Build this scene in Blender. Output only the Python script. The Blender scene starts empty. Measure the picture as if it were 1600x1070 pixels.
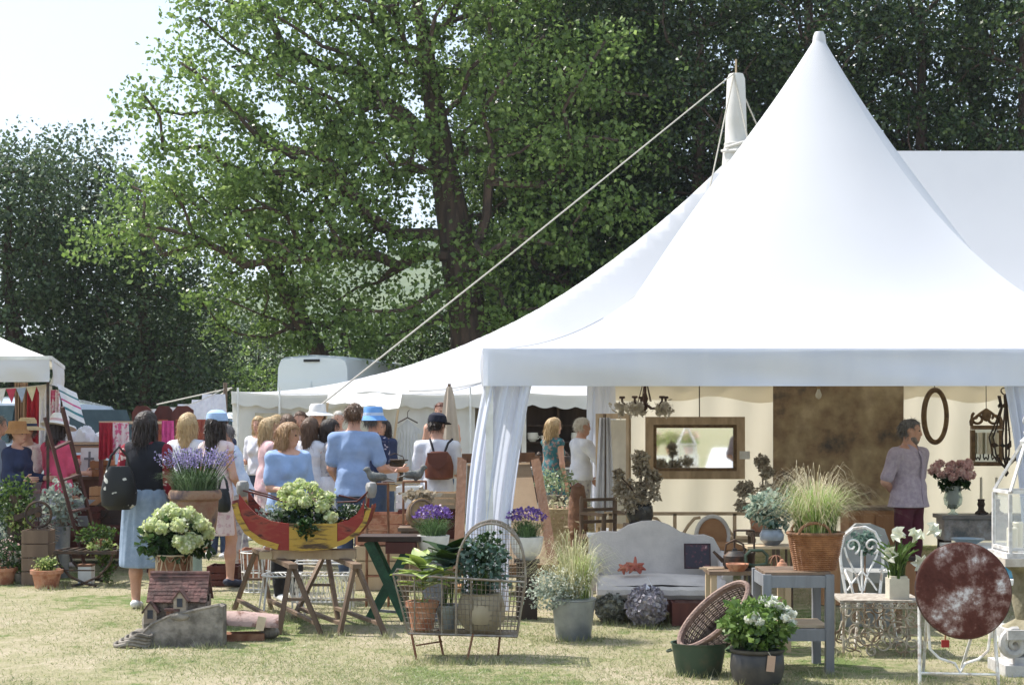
import bpy, math, random
import numpy as np
from mathutils import Vector, Matrix, Euler
R=math.radians
sc=bpy.context.scene
COL=sc.collection
# ---------------------------------------------------------------- camera, sky, sun, exposure
FPX, EYE, HOR = 2400.0, 1.6, 656.0            # focal length in photo pixels, eye height, horizon row
cd=bpy.data.cameras.new('camera'); cam=bpy.data.objects.new('camera',cd); COL.objects.link(cam)
cam.location=(0,0,EYE); cam.rotation_euler=(R(90),0,0)
cd.sensor_width=36; cd.lens=36*FPX/1600; cd.shift_y=(HOR-535)/1600; cd.clip_start=.1; cd.clip_end=6000
sc.camera=cam
SUNV=Vector((-.50,.25,.84)).normalized()
w=bpy.data.worlds.new('World'); sc.world=w; w.use_nodes=True
nt=w.node_tree; bg=nt.nodes['Background']; sky=nt.nodes.new('ShaderNodeTexSky'); sky.sky_type='NISHITA'
sky.sun_disc=False; sky.sun_elevation=math.asin(SUNV.z); sky.sun_rotation=math.atan2(SUNV.x,SUNV.y)
sky.air_density=1.0; sky.dust_density=2.0; sky.ozone_density=1.0
hz_=nt.nodes.new('ShaderNodeMix'); hz_.data_type='RGBA'; hz_.inputs[0].default_value=.5; hz_.inputs[7].default_value=(4.7,5.5,6.4,1)   # summer haze whitens the sky
nt.links.new(sky.outputs[0],hz_.inputs[6]); nt.links.new(hz_.outputs[2],bg.inputs[0]); bg.inputs[1].default_value=.15
sl=bpy.data.lights.new('sun','SUN'); sl.energy=4.7; sl.angle=R(.5); sl.color=(1,.955,.88)
so=bpy.data.objects.new('sun',sl); COL.objects.link(so); so.rotation_euler=SUNV.to_track_quat('Z','Y').to_euler()
sc.view_settings.view_transform='Standard'; sc.view_settings.look='None'; sc.view_settings.exposure=.63; sc.view_settings.gamma=1
sc.render.engine='CYCLES'
sc.cycles.use_denoising=True; sc.cycles.max_bounces=8; sc.cycles.transparent_max_bounces=12
sc.cycles.use_adaptive_sampling=True; sc.cycles.adaptive_threshold=.02
# ---------------------------------------------------------------- helpers
rng=np.random.default_rng(7); rnd=random.Random(7)
V=Vector
def P(px,py,D): return V(((px-800)/FPX*D, D, EYE+(HOR-py)/FPX*D))
def X_(px,D): return (px-800)/FPX*D
def Z_(py,D): return EYE+(HOR-py)/FPX*D
def G(px,py):
    D=FPX*EYE/(py-HOR); return V(((px-800)/FPX*D,D,0))
def GD(px,D): return V(((px-800)/FPX*D,D,0))
def S(D): return D/FPX
_ang=R(35)
class MB:
    def __init__(s): s.V=[]; s.F=[]; s.n=0
    def add(s,v,f,mi=0):
        v=np.asarray(v,dtype=np.float64).reshape(-1,3); base=s.n; s.V.append(v); s.n+=len(v)
        if isinstance(f,np.ndarray): s.F.append((f+base,mi))
        else:
            by={}
            for q in f: by.setdefault(len(q),[]).append(q)
            for k,a in by.items(): s.F.append((np.array(a,dtype=np.int64)+base,mi))
        return s
    def box(s,c,d,rz=0,mi=0,M=None,taper=1):
        x,y,z=d[0]/2,d[1]/2,d[2]/2; t=taper
        v=[(-x,-y,-z),(x,-y,-z),(x,y,-z),(-x,y,-z),(-x*t,-y*t,z),(x*t,-y*t,z),(x*t,y*t,z),(-x*t,y*t,z)]
        Mx=M if M is not None else Matrix.Rotation(rz,3,'Z')
        v=[tuple(Mx@V(p)+V(c)) for p in v]
        return s.add(v,[(3,2,1,0),(4,5,6,7),(0,1,5,4),(1,2,6,5),(2,3,7,6),(3,0,4,7)],mi)
    def bar(s,a,b,w,h=None,mi=0,up=(0,0,1)):
        a=V(a);b=V(b);d=b-a;L=d.length
        if L<1e-6: return s
        d/=L; u=V(up)
        if abs(d.dot(u))>.98: u=V((0,1,0))
        x=d.cross(u).normalized(); y=x.cross(d)
        M=Matrix((x,d,y)).transposed()
        return s.box((a+b)/2,(w,L,h or w),M=M,mi=mi)
    def tube(s,pts,r,n=7,mi=0,cap=True,closed=False):
        pts=[V(p) for p in pts]; m=len(pts); r=[r]*m if not hasattr(r,'__len__') else list(r)
        if m<2: return s
        vs=[]; t0=(pts[1]-pts[0]).normalized(); up=V((0,0,1)) if abs(t0.z)<.9 else V((1,0,0))
        x=t0.cross(up).normalized()
        for i,p in enumerate(pts):
            if closed: t=pts[(i+1)%m]-pts[i-1]
            else: t=pts[min(i+1,m-1)]-pts[max(i-1,0)]
            if t.length<1e-9: t=t0
            t=t.normalized(); x=x-t*x.dot(t)
            if x.length<1e-6: x=t.orthogonal()
            x.normalize(); y=t.cross(x)
            for k in range(n):
                a=2*math.pi*k/n; vs.append(p+(x*math.cos(a)+y*math.sin(a))*r[i])
        f=[]
        for i in range(m if closed else m-1):
            j=(i+1)%m
            for k in range(n): f.append((i*n+k,i*n+(k+1)%n,j*n+(k+1)%n,j*n+k))
        if cap and not closed: f.append(tuple(range(n-1,-1,-1))); f.append(tuple((m-1)*n+k for k in range(n)))
        return s.add([tuple(v) for v in vs],f,mi)
    def lathe(s,prof,c=(0,0,0),n=20,mi=0,M=None,sx=1,sy=1):
        vs=[];m=len(prof)
        for (r,z) in prof:
            for k in range(n):
                a=2*math.pi*k/n; p=V((r*math.cos(a)*sx,r*math.sin(a)*sy,z))
                if M is not None: p=M@p
                vs.append(tuple(p+V(c)))
        f=[]
        for i in range(m-1):
            for k in range(n): f.append((i*n+k,i*n+(k+1)%n,(i+1)*n+(k+1)%n,(i+1)*n+k))
        if prof[0][0]>1e-4: f.append(tuple(range(n-1,-1,-1)))
        if prof[-1][0]>1e-4: f.append(tuple((m-1)*n+k for k in range(n)))
        return s.add(vs,f,mi)
    def ball(s,c,r,nu=10,nv=7,mi=0,M=None):
        if not hasattr(r,'__len__'): r=(r,r,r)
        prof=[(math.sin(math.pi*i/nv),-math.cos(math.pi*i/nv)) for i in range(nv+1)]
        vs=[];f=[]
        for (q,z) in prof:
            for k in range(nu):
                a=2*math.pi*k/nu; p=V((q*math.cos(a)*r[0],q*math.sin(a)*r[1],z*r[2]))
                if M is not None: p=M@p
                vs.append(tuple(p+V(c)))
        for i in range(nv):
            for k in range(nu): f.append((i*nu+k,i*nu+(k+1)%nu,(i+1)*nu+(k+1)%nu,(i+1)*nu+k))
        return s.add(vs,f,mi)
    def sheet(s,g,mi=0,flip=False):
        g=np.asarray(g,dtype=float); a,b=g.shape[:2]
        i=np.arange(a*b).reshape(a,b)
        q=np.stack([i[:-1,:-1],i[1:,:-1],i[1:,1:],i[:-1,1:]],-1).reshape(-1,4)
        if flip: q=q[:,::-1].copy()
        return s.add(g.reshape(-1,3),q,mi)
    def slab(s,g,off,mi=0):
        """sheet with thickness: offset copy plus rim"""
        g=np.asarray(g,dtype=float); h=g+np.asarray(off,dtype=float)
        s.sheet(g,mi); s.sheet(h,mi,True)
        for e,k in ((0,0),(-1,1)): s.sheet(np.stack([g[e],h[e]],0),mi,bool(k)); s.sheet(np.stack([g[:,e],h[:,e]],0),mi,not k)
        return s
    def prism(s,poly,a0,a1,axis='y',mi=0):
        """extrude 2-D outline (list of (u,v)) along axis from a0 to a1; y: (u->x,v->z)  z: (u->x,v->y)  x: (u->y,v->z)"""
        n=len(poly); mk={'y':lambda u,v,t:(u,t,v),'z':lambda u,v,t:(u,v,t),'x':lambda u,v,t:(t,u,v)}[axis]
        vs=[mk(u,v,a0) for u,v in poly]+[mk(u,v,a1) for u,v in poly]
        f=[tuple(range(n)),tuple(range(2*n-1,n-1,-1))]
        for k in range(n): f.append((k,n+k,n+(k+1)%n,(k+1)%n))
        return s.add(vs,f,mi)
    def leaves(s,c,size,up=.4,mi=0,asp=.55,dirs=None,fold=.0):
        """one pointed four-cornered leaf per centre"""
        c=np.asarray(c,dtype=float).reshape(-1,3); n=len(c)
        if n==0: return s
        d=rng.normal(size=(n,3))
        if dirs is not None: d=d*.55+np.asarray(dirs)
        d/=np.linalg.norm(d,axis=1,keepdims=True)+1e-9
        nr=rng.normal(size=(n,3)); nr[:,2]+=up*2.5
        x=np.cross(d,nr); x/=np.linalg.norm(x,axis=1,keepdims=True)+1e-9
        L=size*rng.uniform(.6,1.25,size=(n,1)); W=L*asp*.5; nn=np.cross(x,d)
        v=np.stack([c-d*L*.5, c+x*W-d*L*.05+nn*L*fold, c+d*L*.5, c-x*W-d*L*.05+nn*L*fold],1)
        return s.add(v.reshape(-1,3),np.arange(n*4).reshape(n,4),mi)
    def blades(s,base,tip_off,wid,droop=.3,seg=4,mi=0):
        """curved tapering blades: base (n,3), tip offset (n,3)"""
        base=np.asarray(base,float);tip=np.asarray(tip_off,float);n=len(base)
        side=np.cross(tip,np.array([0,0,1.]))+rng.normal(size=(n,3))*.02; side/=np.linalg.norm(side,axis=1,keepdims=True)+1e-9
        rows=[]; L=np.linalg.norm(tip,axis=1,keepdims=True)
        for i in range(seg+1):
            t=i/seg; p=base+tip*np.array([1,1,0])*(t**1.6)+tip*np.array([0,0,1])*(t*(1+droop)-droop*t**3*1.6)
            wd=wid*(1-t*.9)
            rows.append(p-side*wd/2); rows.append(p+side*wd/2)
        v=np.stack(rows,1); m=2*(seg+1); f=[]
        for i in range(seg): f.append([2*i,2*i+1,2*i+3,2*i+2])
        f=np.array(f)[None]+ (np.arange(n)*m)[:,None,None]
        return s.add(v.reshape(-1,3),f.reshape(-1,4),mi)
    def mesh(s,name):
        me=bpy.data.meshes.new(name)
        if s.n==0: return me
        v=np.concatenate(s.V); me.vertices.add(len(v)); me.vertices.foreach_set('co',v.astype(np.float32).ravel())
        lp=np.concatenate([f.ravel() for f,_ in s.F]); tot=np.concatenate([np.full(len(f),f.shape[1]) for f,_ in s.F])
        mi=np.concatenate([np.full(len(f),m) for f,m in s.F])
        me.loops.add(len(lp)); me.loops.foreach_set('vertex_index',lp.astype(np.int32))
        me.polygons.add(len(tot)); st=np.concatenate([[0],np.cumsum(tot)[:-1]])
        me.polygons.foreach_set('loop_start',st.astype(np.int32))
        me.polygons.foreach_set('material_index',mi.astype(np.int32))
        me.update(calc_edges=True); me.validate()
        return me
    def build(s,name,m,parent=None,loc=None,smooth=True,rz=0):
        me=s.mesh(name)
        for x in (m if isinstance(m,(list,tuple)) else [m]): me.materials.append(x)
        if smooth:
            me.polygons.foreach_set('use_smooth',np.ones(len(me.polygons),dtype=bool))
            if len(me.polygons)<60000: me.set_sharp_from_angle(angle=_ang)
        o=bpy.data.objects.new(name,me); COL.objects.link(o)
        if parent is not None: o.parent=parent
        if loc is not None: o.location=loc
        if rz: o.rotation_euler=(0,0,rz)
        return o
def tag(o,label,cat,group=None):
    o['label']=label; o['category']=cat
    if group: o['group']=group
    return o
def T(name,label,cat,loc=(0,0,0),rz=0,group=None):
    o=bpy.data.objects.new(name,None); o.empty_display_size=.1; COL.objects.link(o); o.location=loc; o.rotation_euler=(0,0,rz)
    return tag(o,label,cat,group)
def dup(root,loc,rz=None,label=None,sc_=None):
    r=root.copy(); COL.objects.link(r); r.location=loc
    if rz is not None: r.rotation_euler=(0,0,rz)
    if label: r['label']=label
    if sc_: r.scale=(sc_,)*3 if not hasattr(sc_,'__len__') else sc_
    for ch in list(root.children):
        c=ch.copy(); COL.objects.link(c); c.parent=r
        for g in list(ch.children):
            d=g.copy(); COL.objects.link(d); d.parent=c
    return r
# ---------------------------------------------------------------- materials
_M={}
def mat(name,c,c2=None,sc_=6.,rough=.65,metal=0,bump=0,bsc=None,st=(1,1,1),lo=.38,hi=.62,trans=0,spec=.4,isl=False,c3=None,sheen=0,tint=None,coat=0,det=6):
    """procedural surface: two or three colours broken up by noise, optional bump, translucency, per-island variation"""
    if name in _M: return _M[name]
    m=bpy.data.materials.new(name); m.use_nodes=True; n=m.node_tree.nodes; l=m.node_tree.links
    b=n['Principled BSDF']; b.inputs['Roughness'].default_value=rough; b.inputs['Metallic'].default_value=metal
    b.inputs['Specular IOR Level'].default_value=spec
    if coat: b.inputs['Coat Weight'].default_value=coat
    if sheen: b.inputs['Sheen Weight'].default_value=sheen
    rgb=lambda q:(q[0],q[1],q[2],1)
    c2=c2 or tuple(x*.8 for x in c)
    tc=n.new('ShaderNodeTexCoord'); mp=n.new('ShaderNodeMapping'); l.new(tc.outputs['Object'],mp.inputs[0]); mp.inputs['Scale'].default_value=st
    ramp=n.new('ShaderNodeValToRGB'); ramp.color_ramp.elements[0].color=rgb(c); ramp.color_ramp.elements[1].color=rgb(c2)
    ramp.color_ramp.elements[0].position=lo; ramp.color_ramp.elements[1].position=hi
    if c3: e=ramp.color_ramp.elements.new((lo+hi)/2); e.color=rgb(c3)
    if isl:
        ge=n.new('ShaderNodeNewGeometry'); l.new(ge.outputs['Random Per Island'],ramp.inputs[0])
        ramp.color_ramp.elements[0].position=.1; ramp.color_ramp.elements[1].position=.9
        if c3: ramp.color_ramp.elements[1].position=.5
        if c3: ramp.color_ramp.elements[2].position=.9
    else:
        nz=n.new('ShaderNodeTexNoise'); nz.inputs['Scale'].default_value=sc_; nz.inputs['Detail'].default_value=det; nz.inputs['Roughness'].default_value=.62
        l.new(mp.outputs[0],nz.inputs[0]); l.new(nz.outputs[0],ramp.inputs[0])
    l.new(ramp.outputs[0],b.inputs['Base Color'])
    if bump:
        bn=n.new('ShaderNodeTexNoise'); bn.inputs['Scale'].default_value=bsc or sc_*4; bn.inputs['Detail'].default_value=5
        l.new(mp.outputs[0],bn.inputs[0]); bp=n.new('ShaderNodeBump'); bp.inputs['Strength'].default_value=bump; bp.inputs['Distance'].default_value=.02
        l.new(bn.outputs[0],bp.inputs['Height']); l.new(bp.outputs[0],b.inputs['Normal'])
    if trans:
        tr=n.new('ShaderNodeBsdfTranslucent'); mx=n.new('ShaderNodeMixShader'); mx.inputs[0].default_value=trans
        if tint: tr.inputs[0].default_value=rgb(tint)
        else: l.new(ramp.outputs[0],tr.inputs[0])
        l.new(b.outputs[0],mx.inputs[1]); l.new(tr.outputs[0],mx.inputs[2]); l.new(mx.outputs[0],n['Material Output'].inputs[0])
    _M[name]=m; return m
def leafmat(name,a,b,c=None,trans=.4,tint=None,rough=.45):
    return mat(name,a,b,isl=True,trans=trans,c3=c,tint=tint,rough=rough,spec=.5)
def glass(name,col=(.9,.95,.95),rough=.02,alpha=.25):
    if name in _M: return _M[name]
    m=bpy.data.materials.new(name); m.use_nodes=True; n=m.node_tree.nodes; l=m.node_tree.links; b=n['Principled BSDF']
    b.inputs['Base Color'].default_value=(*col,1); b.inputs['Roughness'].default_value=rough
    t=n.new('ShaderNodeBsdfTransparent'); t.inputs[0].default_value=(*col,1); mx=n.new('ShaderNodeMixShader'); mx.inputs[0].default_value=alpha
    l.new(t.outputs[0],mx.inputs[1]); l.new(b.outputs[0],mx.inputs[2]); l.new(mx.outputs[0],n['Material Output'].inputs[0])
    _M[name]=m; return m
def mirror(name):
    m=bpy.data.materials.new(name); m.use_nodes=True; b=m.node_tree.nodes['Principled BSDF']
    b.inputs['Base Color'].default_value=(.86,.88,.86,1); b.inputs['Metallic'].default_value=1; b.inputs['Roughness'].default_value=.03; return m
def wood(name,a,b,sc_=4,rough=.6): return mat(name,a,b,sc_=sc_,rough=rough,st=(1,1,.12),bump=.25,bsc=30)
canvas=mat('white_canvas',(.64,.645,.68),(.60,.605,.64),sc_=.8,rough=.55,trans=.13,tint=(.85,.80,.72),lo=.3,hi=.7,bump=.16,bsc=1.6,st=(1,1,.35))
canvas_thin=mat('thin_white_canvas',(.80,.83,.92),(.73,.77,.88),sc_=2,rough=.6,trans=.35,bump=.15,bsc=5,st=(1,1,.3))
canvas_old=mat('weathered_canvas',(.76,.75,.73),(.66,.65,.62),sc_=1.2,rough=.7,trans=.2,tint=(.75,.7,.6))
cloth_white=mat('white_cloth',(.8,.8,.82),(.7,.7,.74),sc_=3,rough=.8,trans=.25)
cream=mat('cream_lining',(.90,.865,.79),(.85,.80,.71),sc_=.6,rough=.8,trans=.5,tint=(.9,.83,.68))
iron_white=mat('chipped_white_iron',(.72,.71,.68),(.35,.25,.18),sc_=14,rough=.6,lo=.5,hi=.72,bump=.2)
iron_dark=mat('dark_iron',(.03,.028,.026),(.09,.05,.03),sc_=12,rough=.6,metal=.3)
iron_rust=mat('rusty_iron',(.16,.06,.03),(.28,.15,.09),sc_=9,rough=.8,bump=.2)
wood_old=wood('weathered_wood',(.22,.15,.10),(.12,.08,.055))
wood_grey=wood('grey_painted_wood',(.24,.25,.27),(.15,.15,.16))
wood_pine=wood('pine_wood',(.42,.22,.10),(.30,.14,.06))
wood_red=wood('red_brown_wood',(.12,.034,.026),(.07,.02,.016))
wood_dark=wood('dark_wood',(.06,.035,.025),(.03,.018,.014))
wood_light=wood('pale_wood',(.55,.42,.28),(.42,.31,.2))
terra=mat('terracotta',(.42,.17,.09),(.28,.10,.055),sc_=7,rough=.85,bump=.15,c3=(.46,.24,.15))
stone=mat('carved_stone',(.31,.275,.235),(.12,.105,.088),sc_=9,rough=.9,bump=.5)
zinc=mat('zinc',(.30,.33,.36),(.20,.22,.25),sc_=5,rough=.42,metal=.55,bump=.08)
soil=mat('soil',(.05,.035,.025),(.02,.015,.01),sc_=30,rough=.95)
white_paint=mat('white_paint',(.8,.8,.79),(.66,.65,.62),sc_=6,rough=.45)
gilt=mat('aged_gilt',(.22,.14,.07),(.12,.07,.04),sc_=20,rough=.5,metal=.25,bump=.3)
wax=mat('candle_wax',(.82,.76,.62),(.76,.69,.55),sc_=3,rough=.5,trans=.2)
wicker=mat('wicker',(.33,.17,.09),(.16,.08,.045),sc_=26,rough=.75,bump=.6)
brass=mat('aged_brass',(.30,.20,.10),(.16,.10,.05),sc_=10,rough=.45,metal=.7)
rope_m=mat('pale_rope',(.62,.58,.5),(.5,.46,.4),sc_=30,rough=.9)
leaf_g=leafmat('green_leaf',(.07,.13,.025),(.14,.22,.05),(.04,.08,.02))
leaf_d=leafmat('dark_green_leaf',(.02,.05,.018),(.05,.10,.03))
leaf_y=leafmat('lime_leaf',(.42,.50,.14),(.22,.34,.07),(.55,.60,.28))
leaf_s=leafmat('silver_leaf',(.30,.36,.30),(.20,.26,.22),(.42,.47,.40))
leaf_b=leafmat('blue_green_leaf',(.14,.24,.20),(.26,.36,.30),(.08,.15,.12))
leaf_dry=leafmat('dry_leaf',(.40,.34,.25),(.28,.22,.15),(.50,.44,.34),trans=.3)
grass_m=leafmat('grass_blade',(.30,.32,.14),(.47,.43,.29),(.21,.26,.10))
straw=leafmat('straw_blade',(.62,.54,.36),(.48,.40,.24),(.70,.62,.45))
pet_w=leafmat('white_petal',(.80,.80,.74),(.70,.72,.60),trans=.35)
pet_hy=leafmat('hydrangea_petal',(.66,.70,.40),(.78,.79,.58),(.50,.58,.24),trans=.35)
pet_v=leafmat('violet_petal',(.16,.08,.32),(.26,.15,.45),(.10,.05,.24),trans=.3)
pet_l=leafmat('lavender_petal',(.34,.29,.55),(.46,.40,.66),(.25,.2,.44),trans=.3)
pet_p=leafmat('pink_petal',(.80,.55,.52),(.86,.70,.64),(.72,.44,.43),trans=.35)
leaf_l=leafmat('pale_lime_leaf',(.52,.62,.16),(.66,.73,.36),(.40,.52,.12))
# ---------------------------------------------------------------- ground, hills
def ground_mat():
    m=bpy.data.materials.new('dry_lawn'); m.use_nodes=True; n=m.node_tree.nodes; l=m.node_tree.links; b=n['Principled BSDF']
    b.inputs['Roughness'].default_value=.95; b.inputs['Specular IOR Level'].default_value=.1
    tc=n.new('ShaderNodeTexCoord')
    def nz(s,d=5,st=(1,1,1)):
        mp=n.new('ShaderNodeMapping'); mp.inputs['Scale'].default_value=st; l.new(tc.outputs['Object'],mp.inputs[0])
        t=n.new('ShaderNodeTexNoise'); t.inputs['Scale'].default_value=s; t.inputs['Detail'].default_value=d; t.inputs['Roughness'].default_value=.65; l.new(mp.outputs[0],t.inputs[0]); return t
    a=nz(.75,6,(1,.8,1)); c=nz(9,5); f=nz(60,4)
    r=n.new('ShaderNodeValToRGB'); e=r.color_ramp.elements
    e[0].position=.42; e[0].color=(.145,.19,.068,1); e[1].position=.60; e[1].color=(.44,.375,.275,1); q=e.new(.47); q.color=(.29,.275,.155,1)
    mx=n.new('ShaderNodeMath'); mx.operation='MULTIPLY_ADD'; mx.inputs[1].default_value=.35; l.new(c.outputs[0],mx.inputs[0])
    sb=n.new('ShaderNodeMath'); sb.operation='MULTIPLY'; sb.inputs[1].default_value=.65; l.new(a.outputs[0],sb.inputs[0]); l.new(sb.outputs[0],mx.inputs[2])
    l.new(mx.outputs[0],r.inputs[0])
    mm=n.new('ShaderNodeMix'); mm.data_type='RGBA'; mm.blend_type='MULTIPLY'; mm.inputs[0].default_value=.55
    r2=n.new('ShaderNodeValToRGB'); r2.color_ramp.elements[0].position=.3; r2.color_ramp.elements[0].color=(.36,.37,.33,1); r2.color_ramp.elements[1].position=.7; r2.color_ramp.elements[1].color=(1.25,1.25,1.25,1)
    l.new(f.outputs[0],r2.inputs[0]); l.new(r.outputs[0],mm.inputs[6]); l.new(r2.outputs[0],mm.inputs[7]); l.new(mm.outputs[2],b.inputs['Base Color'])
    bp=n.new('ShaderNodeBump'); bp.inputs['Strength'].default_value=.6; bp.inputs['Distance'].default_value=.03; l.new(f.outputs[0],bp.inputs['Height']); l.new(bp.outputs[0],b.inputs['Normal'])
    return m
g=MB(); xs=np.concatenate([[-3000,-400,-80],np.linspace(-30,30,31),[80,400,3000]]); ys=np.concatenate([[-3000,-300,-60],np.linspace(0,60,31),[90,200,700,4000]])
gx,gy=np.meshgrid(xs,ys,indexing='ij'); gz=np.zeros_like(gx)
ground=g.sheet(np.stack([gx,gy,gz],-1),flip=True).build('ground',ground_mat()); ground['kind']='structure'
# mown grass blades on the near lawn
n=190000
D=9.0+14*rng.random(n)**1.6; xx=(rng.random(n)*2-1)*D*.36
pts=np.stack([xx,D,np.zeros(n)],1)
keep=rng.random(n)<.55+.45*np.sin(xx*1.7+np.sin(D*1.3)*2)*np.cos(D*1.1+xx*.6)
pts=pts[keep]; tip=rng.normal(size=(len(pts),3))*.014; tip[:,2]=rng.uniform(.007,.024,len(pts))
# longer tufts left by the mower round pots and legs
tb_=[G(*q) for q in ((240,1010),(330,1012),(367,950),(424,956),(437,988),(502,998),(458,970),(530,992),(602,997),(572,976),(640,976),(653,1036),(692,1037),(733,1037),(780,1036),(866,1000),(896,1002),(925,1000),(1060,1056),(1095,1058),(1130,1056),(1150,1070),(1215,1070),(1198,1056),(1296,1056),(1318,1026),(1440,1026),(1437,1069),(1558,1069),(73,922),(225,952),(272,975),(100,914),(180,914),(955,976),(1010,982),(1065,976),(40,912),(760,985),(1580,1066))]
ex=np.array([[v.x+rng.normal()*.075,v.y+rng.normal()*.05,0] for v in tb_ for _ in range(90)]); et=rng.normal(size=ex.shape)*.02; et[:,2]=rng.uniform(.02,.065,len(ex)); pts=np.concatenate([pts,ex]); tip=np.concatenate([tip,et])
gr=MB().blades(pts,tip,.006,seg=1,droop=0).build('grass',grass_m,smooth=False); gr['kind']='stuff'
tag(gr,'short dry mown grass blades on the lawn','grass')
# far hills behind the trees
hx=np.linspace(-900,900,90); hy=np.linspace(260,1100,40); a,b=np.meshgrid(hx,hy,indexing='ij')
def hz(a,b): return 100*np.exp(-((b-700)/230)**2)*(.80+.14*np.sin(a*.006+1.2)+.05*np.sin(a*.021)+.03*np.sin(b*.03+a*.013))*(1/(1+np.exp(-(a+190)/60)))
z=hz(a,b)+rng.normal(size=a.shape)*1.0-3
hill_m=mat('wooded_hill',(.05,.085,.035),(.10,.13,.05),sc_=.03,rough=.95,det=10)
hl=MB().sheet(np.stack([a,b,z],-1),flip=True).build('hills',hill_m); hl['kind']='structure'
# ---------------------------------------------------------------- trees
bark=mat('bark',(.11,.075,.056),(.05,.036,.03),sc_=3,st=(3,3,.5),rough=.95,bump=.6,bsc=8)
def grow(trunk,cl,r0,wob=.12):
    """nodes joined from the trunk out to every cluster centre; returns MB of tapering limbs"""
    pos=[V(p) for p in trunk]; par=[-1]+list(range(len(trunk)-1)); plen=[0]
    for i in range(1,len(trunk)): plen.append(plen[-1]+(pos[i]-pos[i-1]).length)
    chains=[list(range(len(trunk)))]; A=np.array([tuple(p) for p in pos]); L=np.array(plen)
    lo=min(3,len(trunk)-2)
    cl=sorted(cl,key=lambda c:min((V(c)-p).length for p in pos[lo:]))
    for c in cl:
        d=np.linalg.norm(A-np.array(c),axis=1)+.22*L; d[:lo]=1e9
        dz=A[:,2]-c[2]; d=d+np.maximum(dz-.3,0)*.8
        i=int(np.argmin(d)); a=V(A[i]); b=V(c); dist=(b-a).length; k=max(2,min(5,int(dist/.8)+1)); ch=[i]; pi=i
        for j in range(1,k+1):
            t=j/k; p=a.lerp(b,t)+V((rnd.gauss(0,wob),rnd.gauss(0,wob),rnd.gauss(0,wob)+.10*dist*t*(1-t)))*(1 if j<k else 0)
            pos.append(p); par.append(pi); L=np.append(L,L[pi]+dist/k); A=np.vstack([A,np.array(tuple(p))]); pi=len(pos)-1; ch.append(pi)
        chains.append(ch)
    cnt=np.zeros(len(pos))
    for ch in chains[1:]: cnt[ch[-1]]+=1
    for i in range(len(pos)-1,-1,-1):
        if par[i]>=0: cnt[par[i]]+=cnt[i]
    rr=np.maximum(r0*(cnt/cnt[0])**.5,.02)
    m=MB()
    for ch in chains:
        r=[rr[i] for i in ch]
        if ch is not chains[0]: r[0]=min(r[0],r[1]*1.25)
        else: r[0]*=1.35
        m.tube([pos[i] for i in ch],r,n=9 if ch is chains[0] else 5,cap=False)
    return m,[pos[i] for i in range(len(trunk),len(pos))]
def ellpts(ells,n,gap=0.):
    """cluster centres spread through ellipsoids (cx,cy,cz,rx,ry,rz,weight), biased outwards"""
    wt=np.array([e[6] for e in ells],float); wt/=wt.sum(); out=[]; tries=0
    while len(out)<n and tries<n*40:
        tries+=1; e=ells[rng.choice(len(ells),p=wt)]; d=rng.normal(size=3); d/=np.linalg.norm(d); r=rng.random()**.42
        p=np.array(e[:3])+d*r*np.array(e[3:6])
        if gap and out and np.min(np.linalg.norm(np.array(out)-p,axis=1))<gap: continue
        out.append(p)
    return out
def crown(cl,per,sig,lsize,flat=.7,up=.35):
    c=np.array(cl); n=len(c); k=rng.integers(int(per*.4),int(per*1.6),n); s=sig*rng.uniform(.6,1.35,n)
    idx=np.repeat(np.arange(n),k); q=np.clip(rng.normal(size=(len(idx),3)),-1.6,1.6); q*=np.array([1,1,flat]); q[:,2]-=.15
    return MB().leaves(c[idx]+q*s[idx][:,None],lsize,up=up,asp=.7,fold=.08)
def tree(label,base,trunk,ells,ncl,per,sig,lsize,lm,r0,group=None,gap=.55,name='tree',up=.35):
    t=T(name,label,'tree',base,group=group)
    cl=ellpts(ells,ncl,gap); m,_=grow(trunk,cl,r0)
    m.build('trunk',bark,t); crown(cl,per,sig,lsize,up=up).build('crown',lm,t,smooth=False)
    return t
oak_leaf=leafmat('oak_leaf',(.17,.27,.06),(.31,.43,.13),(.085,.145,.035),trans=.5,rough=.38)
dark_leaf=leafmat('shade_leaf',(.04,.078,.026),(.11,.165,.05),(.022,.042,.017),trans=.35,rough=.3)
hedge_leaf=leafmat('willow_leaf',(.07,.12,.05),(.14,.20,.09),(.04,.07,.035),trans=.35)
# the big spreading oak: everything measured at its own depth
D0=40.; s=S(D0); bx=X_(735,D0)
def E(px,py,rx,ry,rd,wt,dy=0): return (X_(px,D0)-bx,dy,Z_(py,D0),rx*s,rd*.72,ry*s,wt)
ells=[E(700,90,250,240,3.6,3.2),E(430,150,170,170,3.0,2.2,-.5),E(300,300,120,90,2.4,1.1,-1),E(300,170,90,60,1.8,.4,-.5),E(520,330,190,140,3.2,2,-.8),E(270,385,110,55,1.6,.55,-1),E(860,250,170,260,3.6,2.3),E(620,480,140,60,2.6,.9,-.3),E(500,-60,230,110,3,1.2),E(800,430,120,110,2.6,.9,-.5)]
tr=[(0,0,-.1),(.05,0,2.),(-.05,0,4.),(-.3,.1,6.),(-.7,.2,8.2),(-1.1,.2,10.8),(-1.5,.1,13.2)]
tree('broad oak with long sunlit limbs spreading toward the open sky',V((bx,D0,0)),tr,ells,235,330,.46,.155,oak_leaf,.50,name='oak_tree',gap=1.2)
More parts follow.
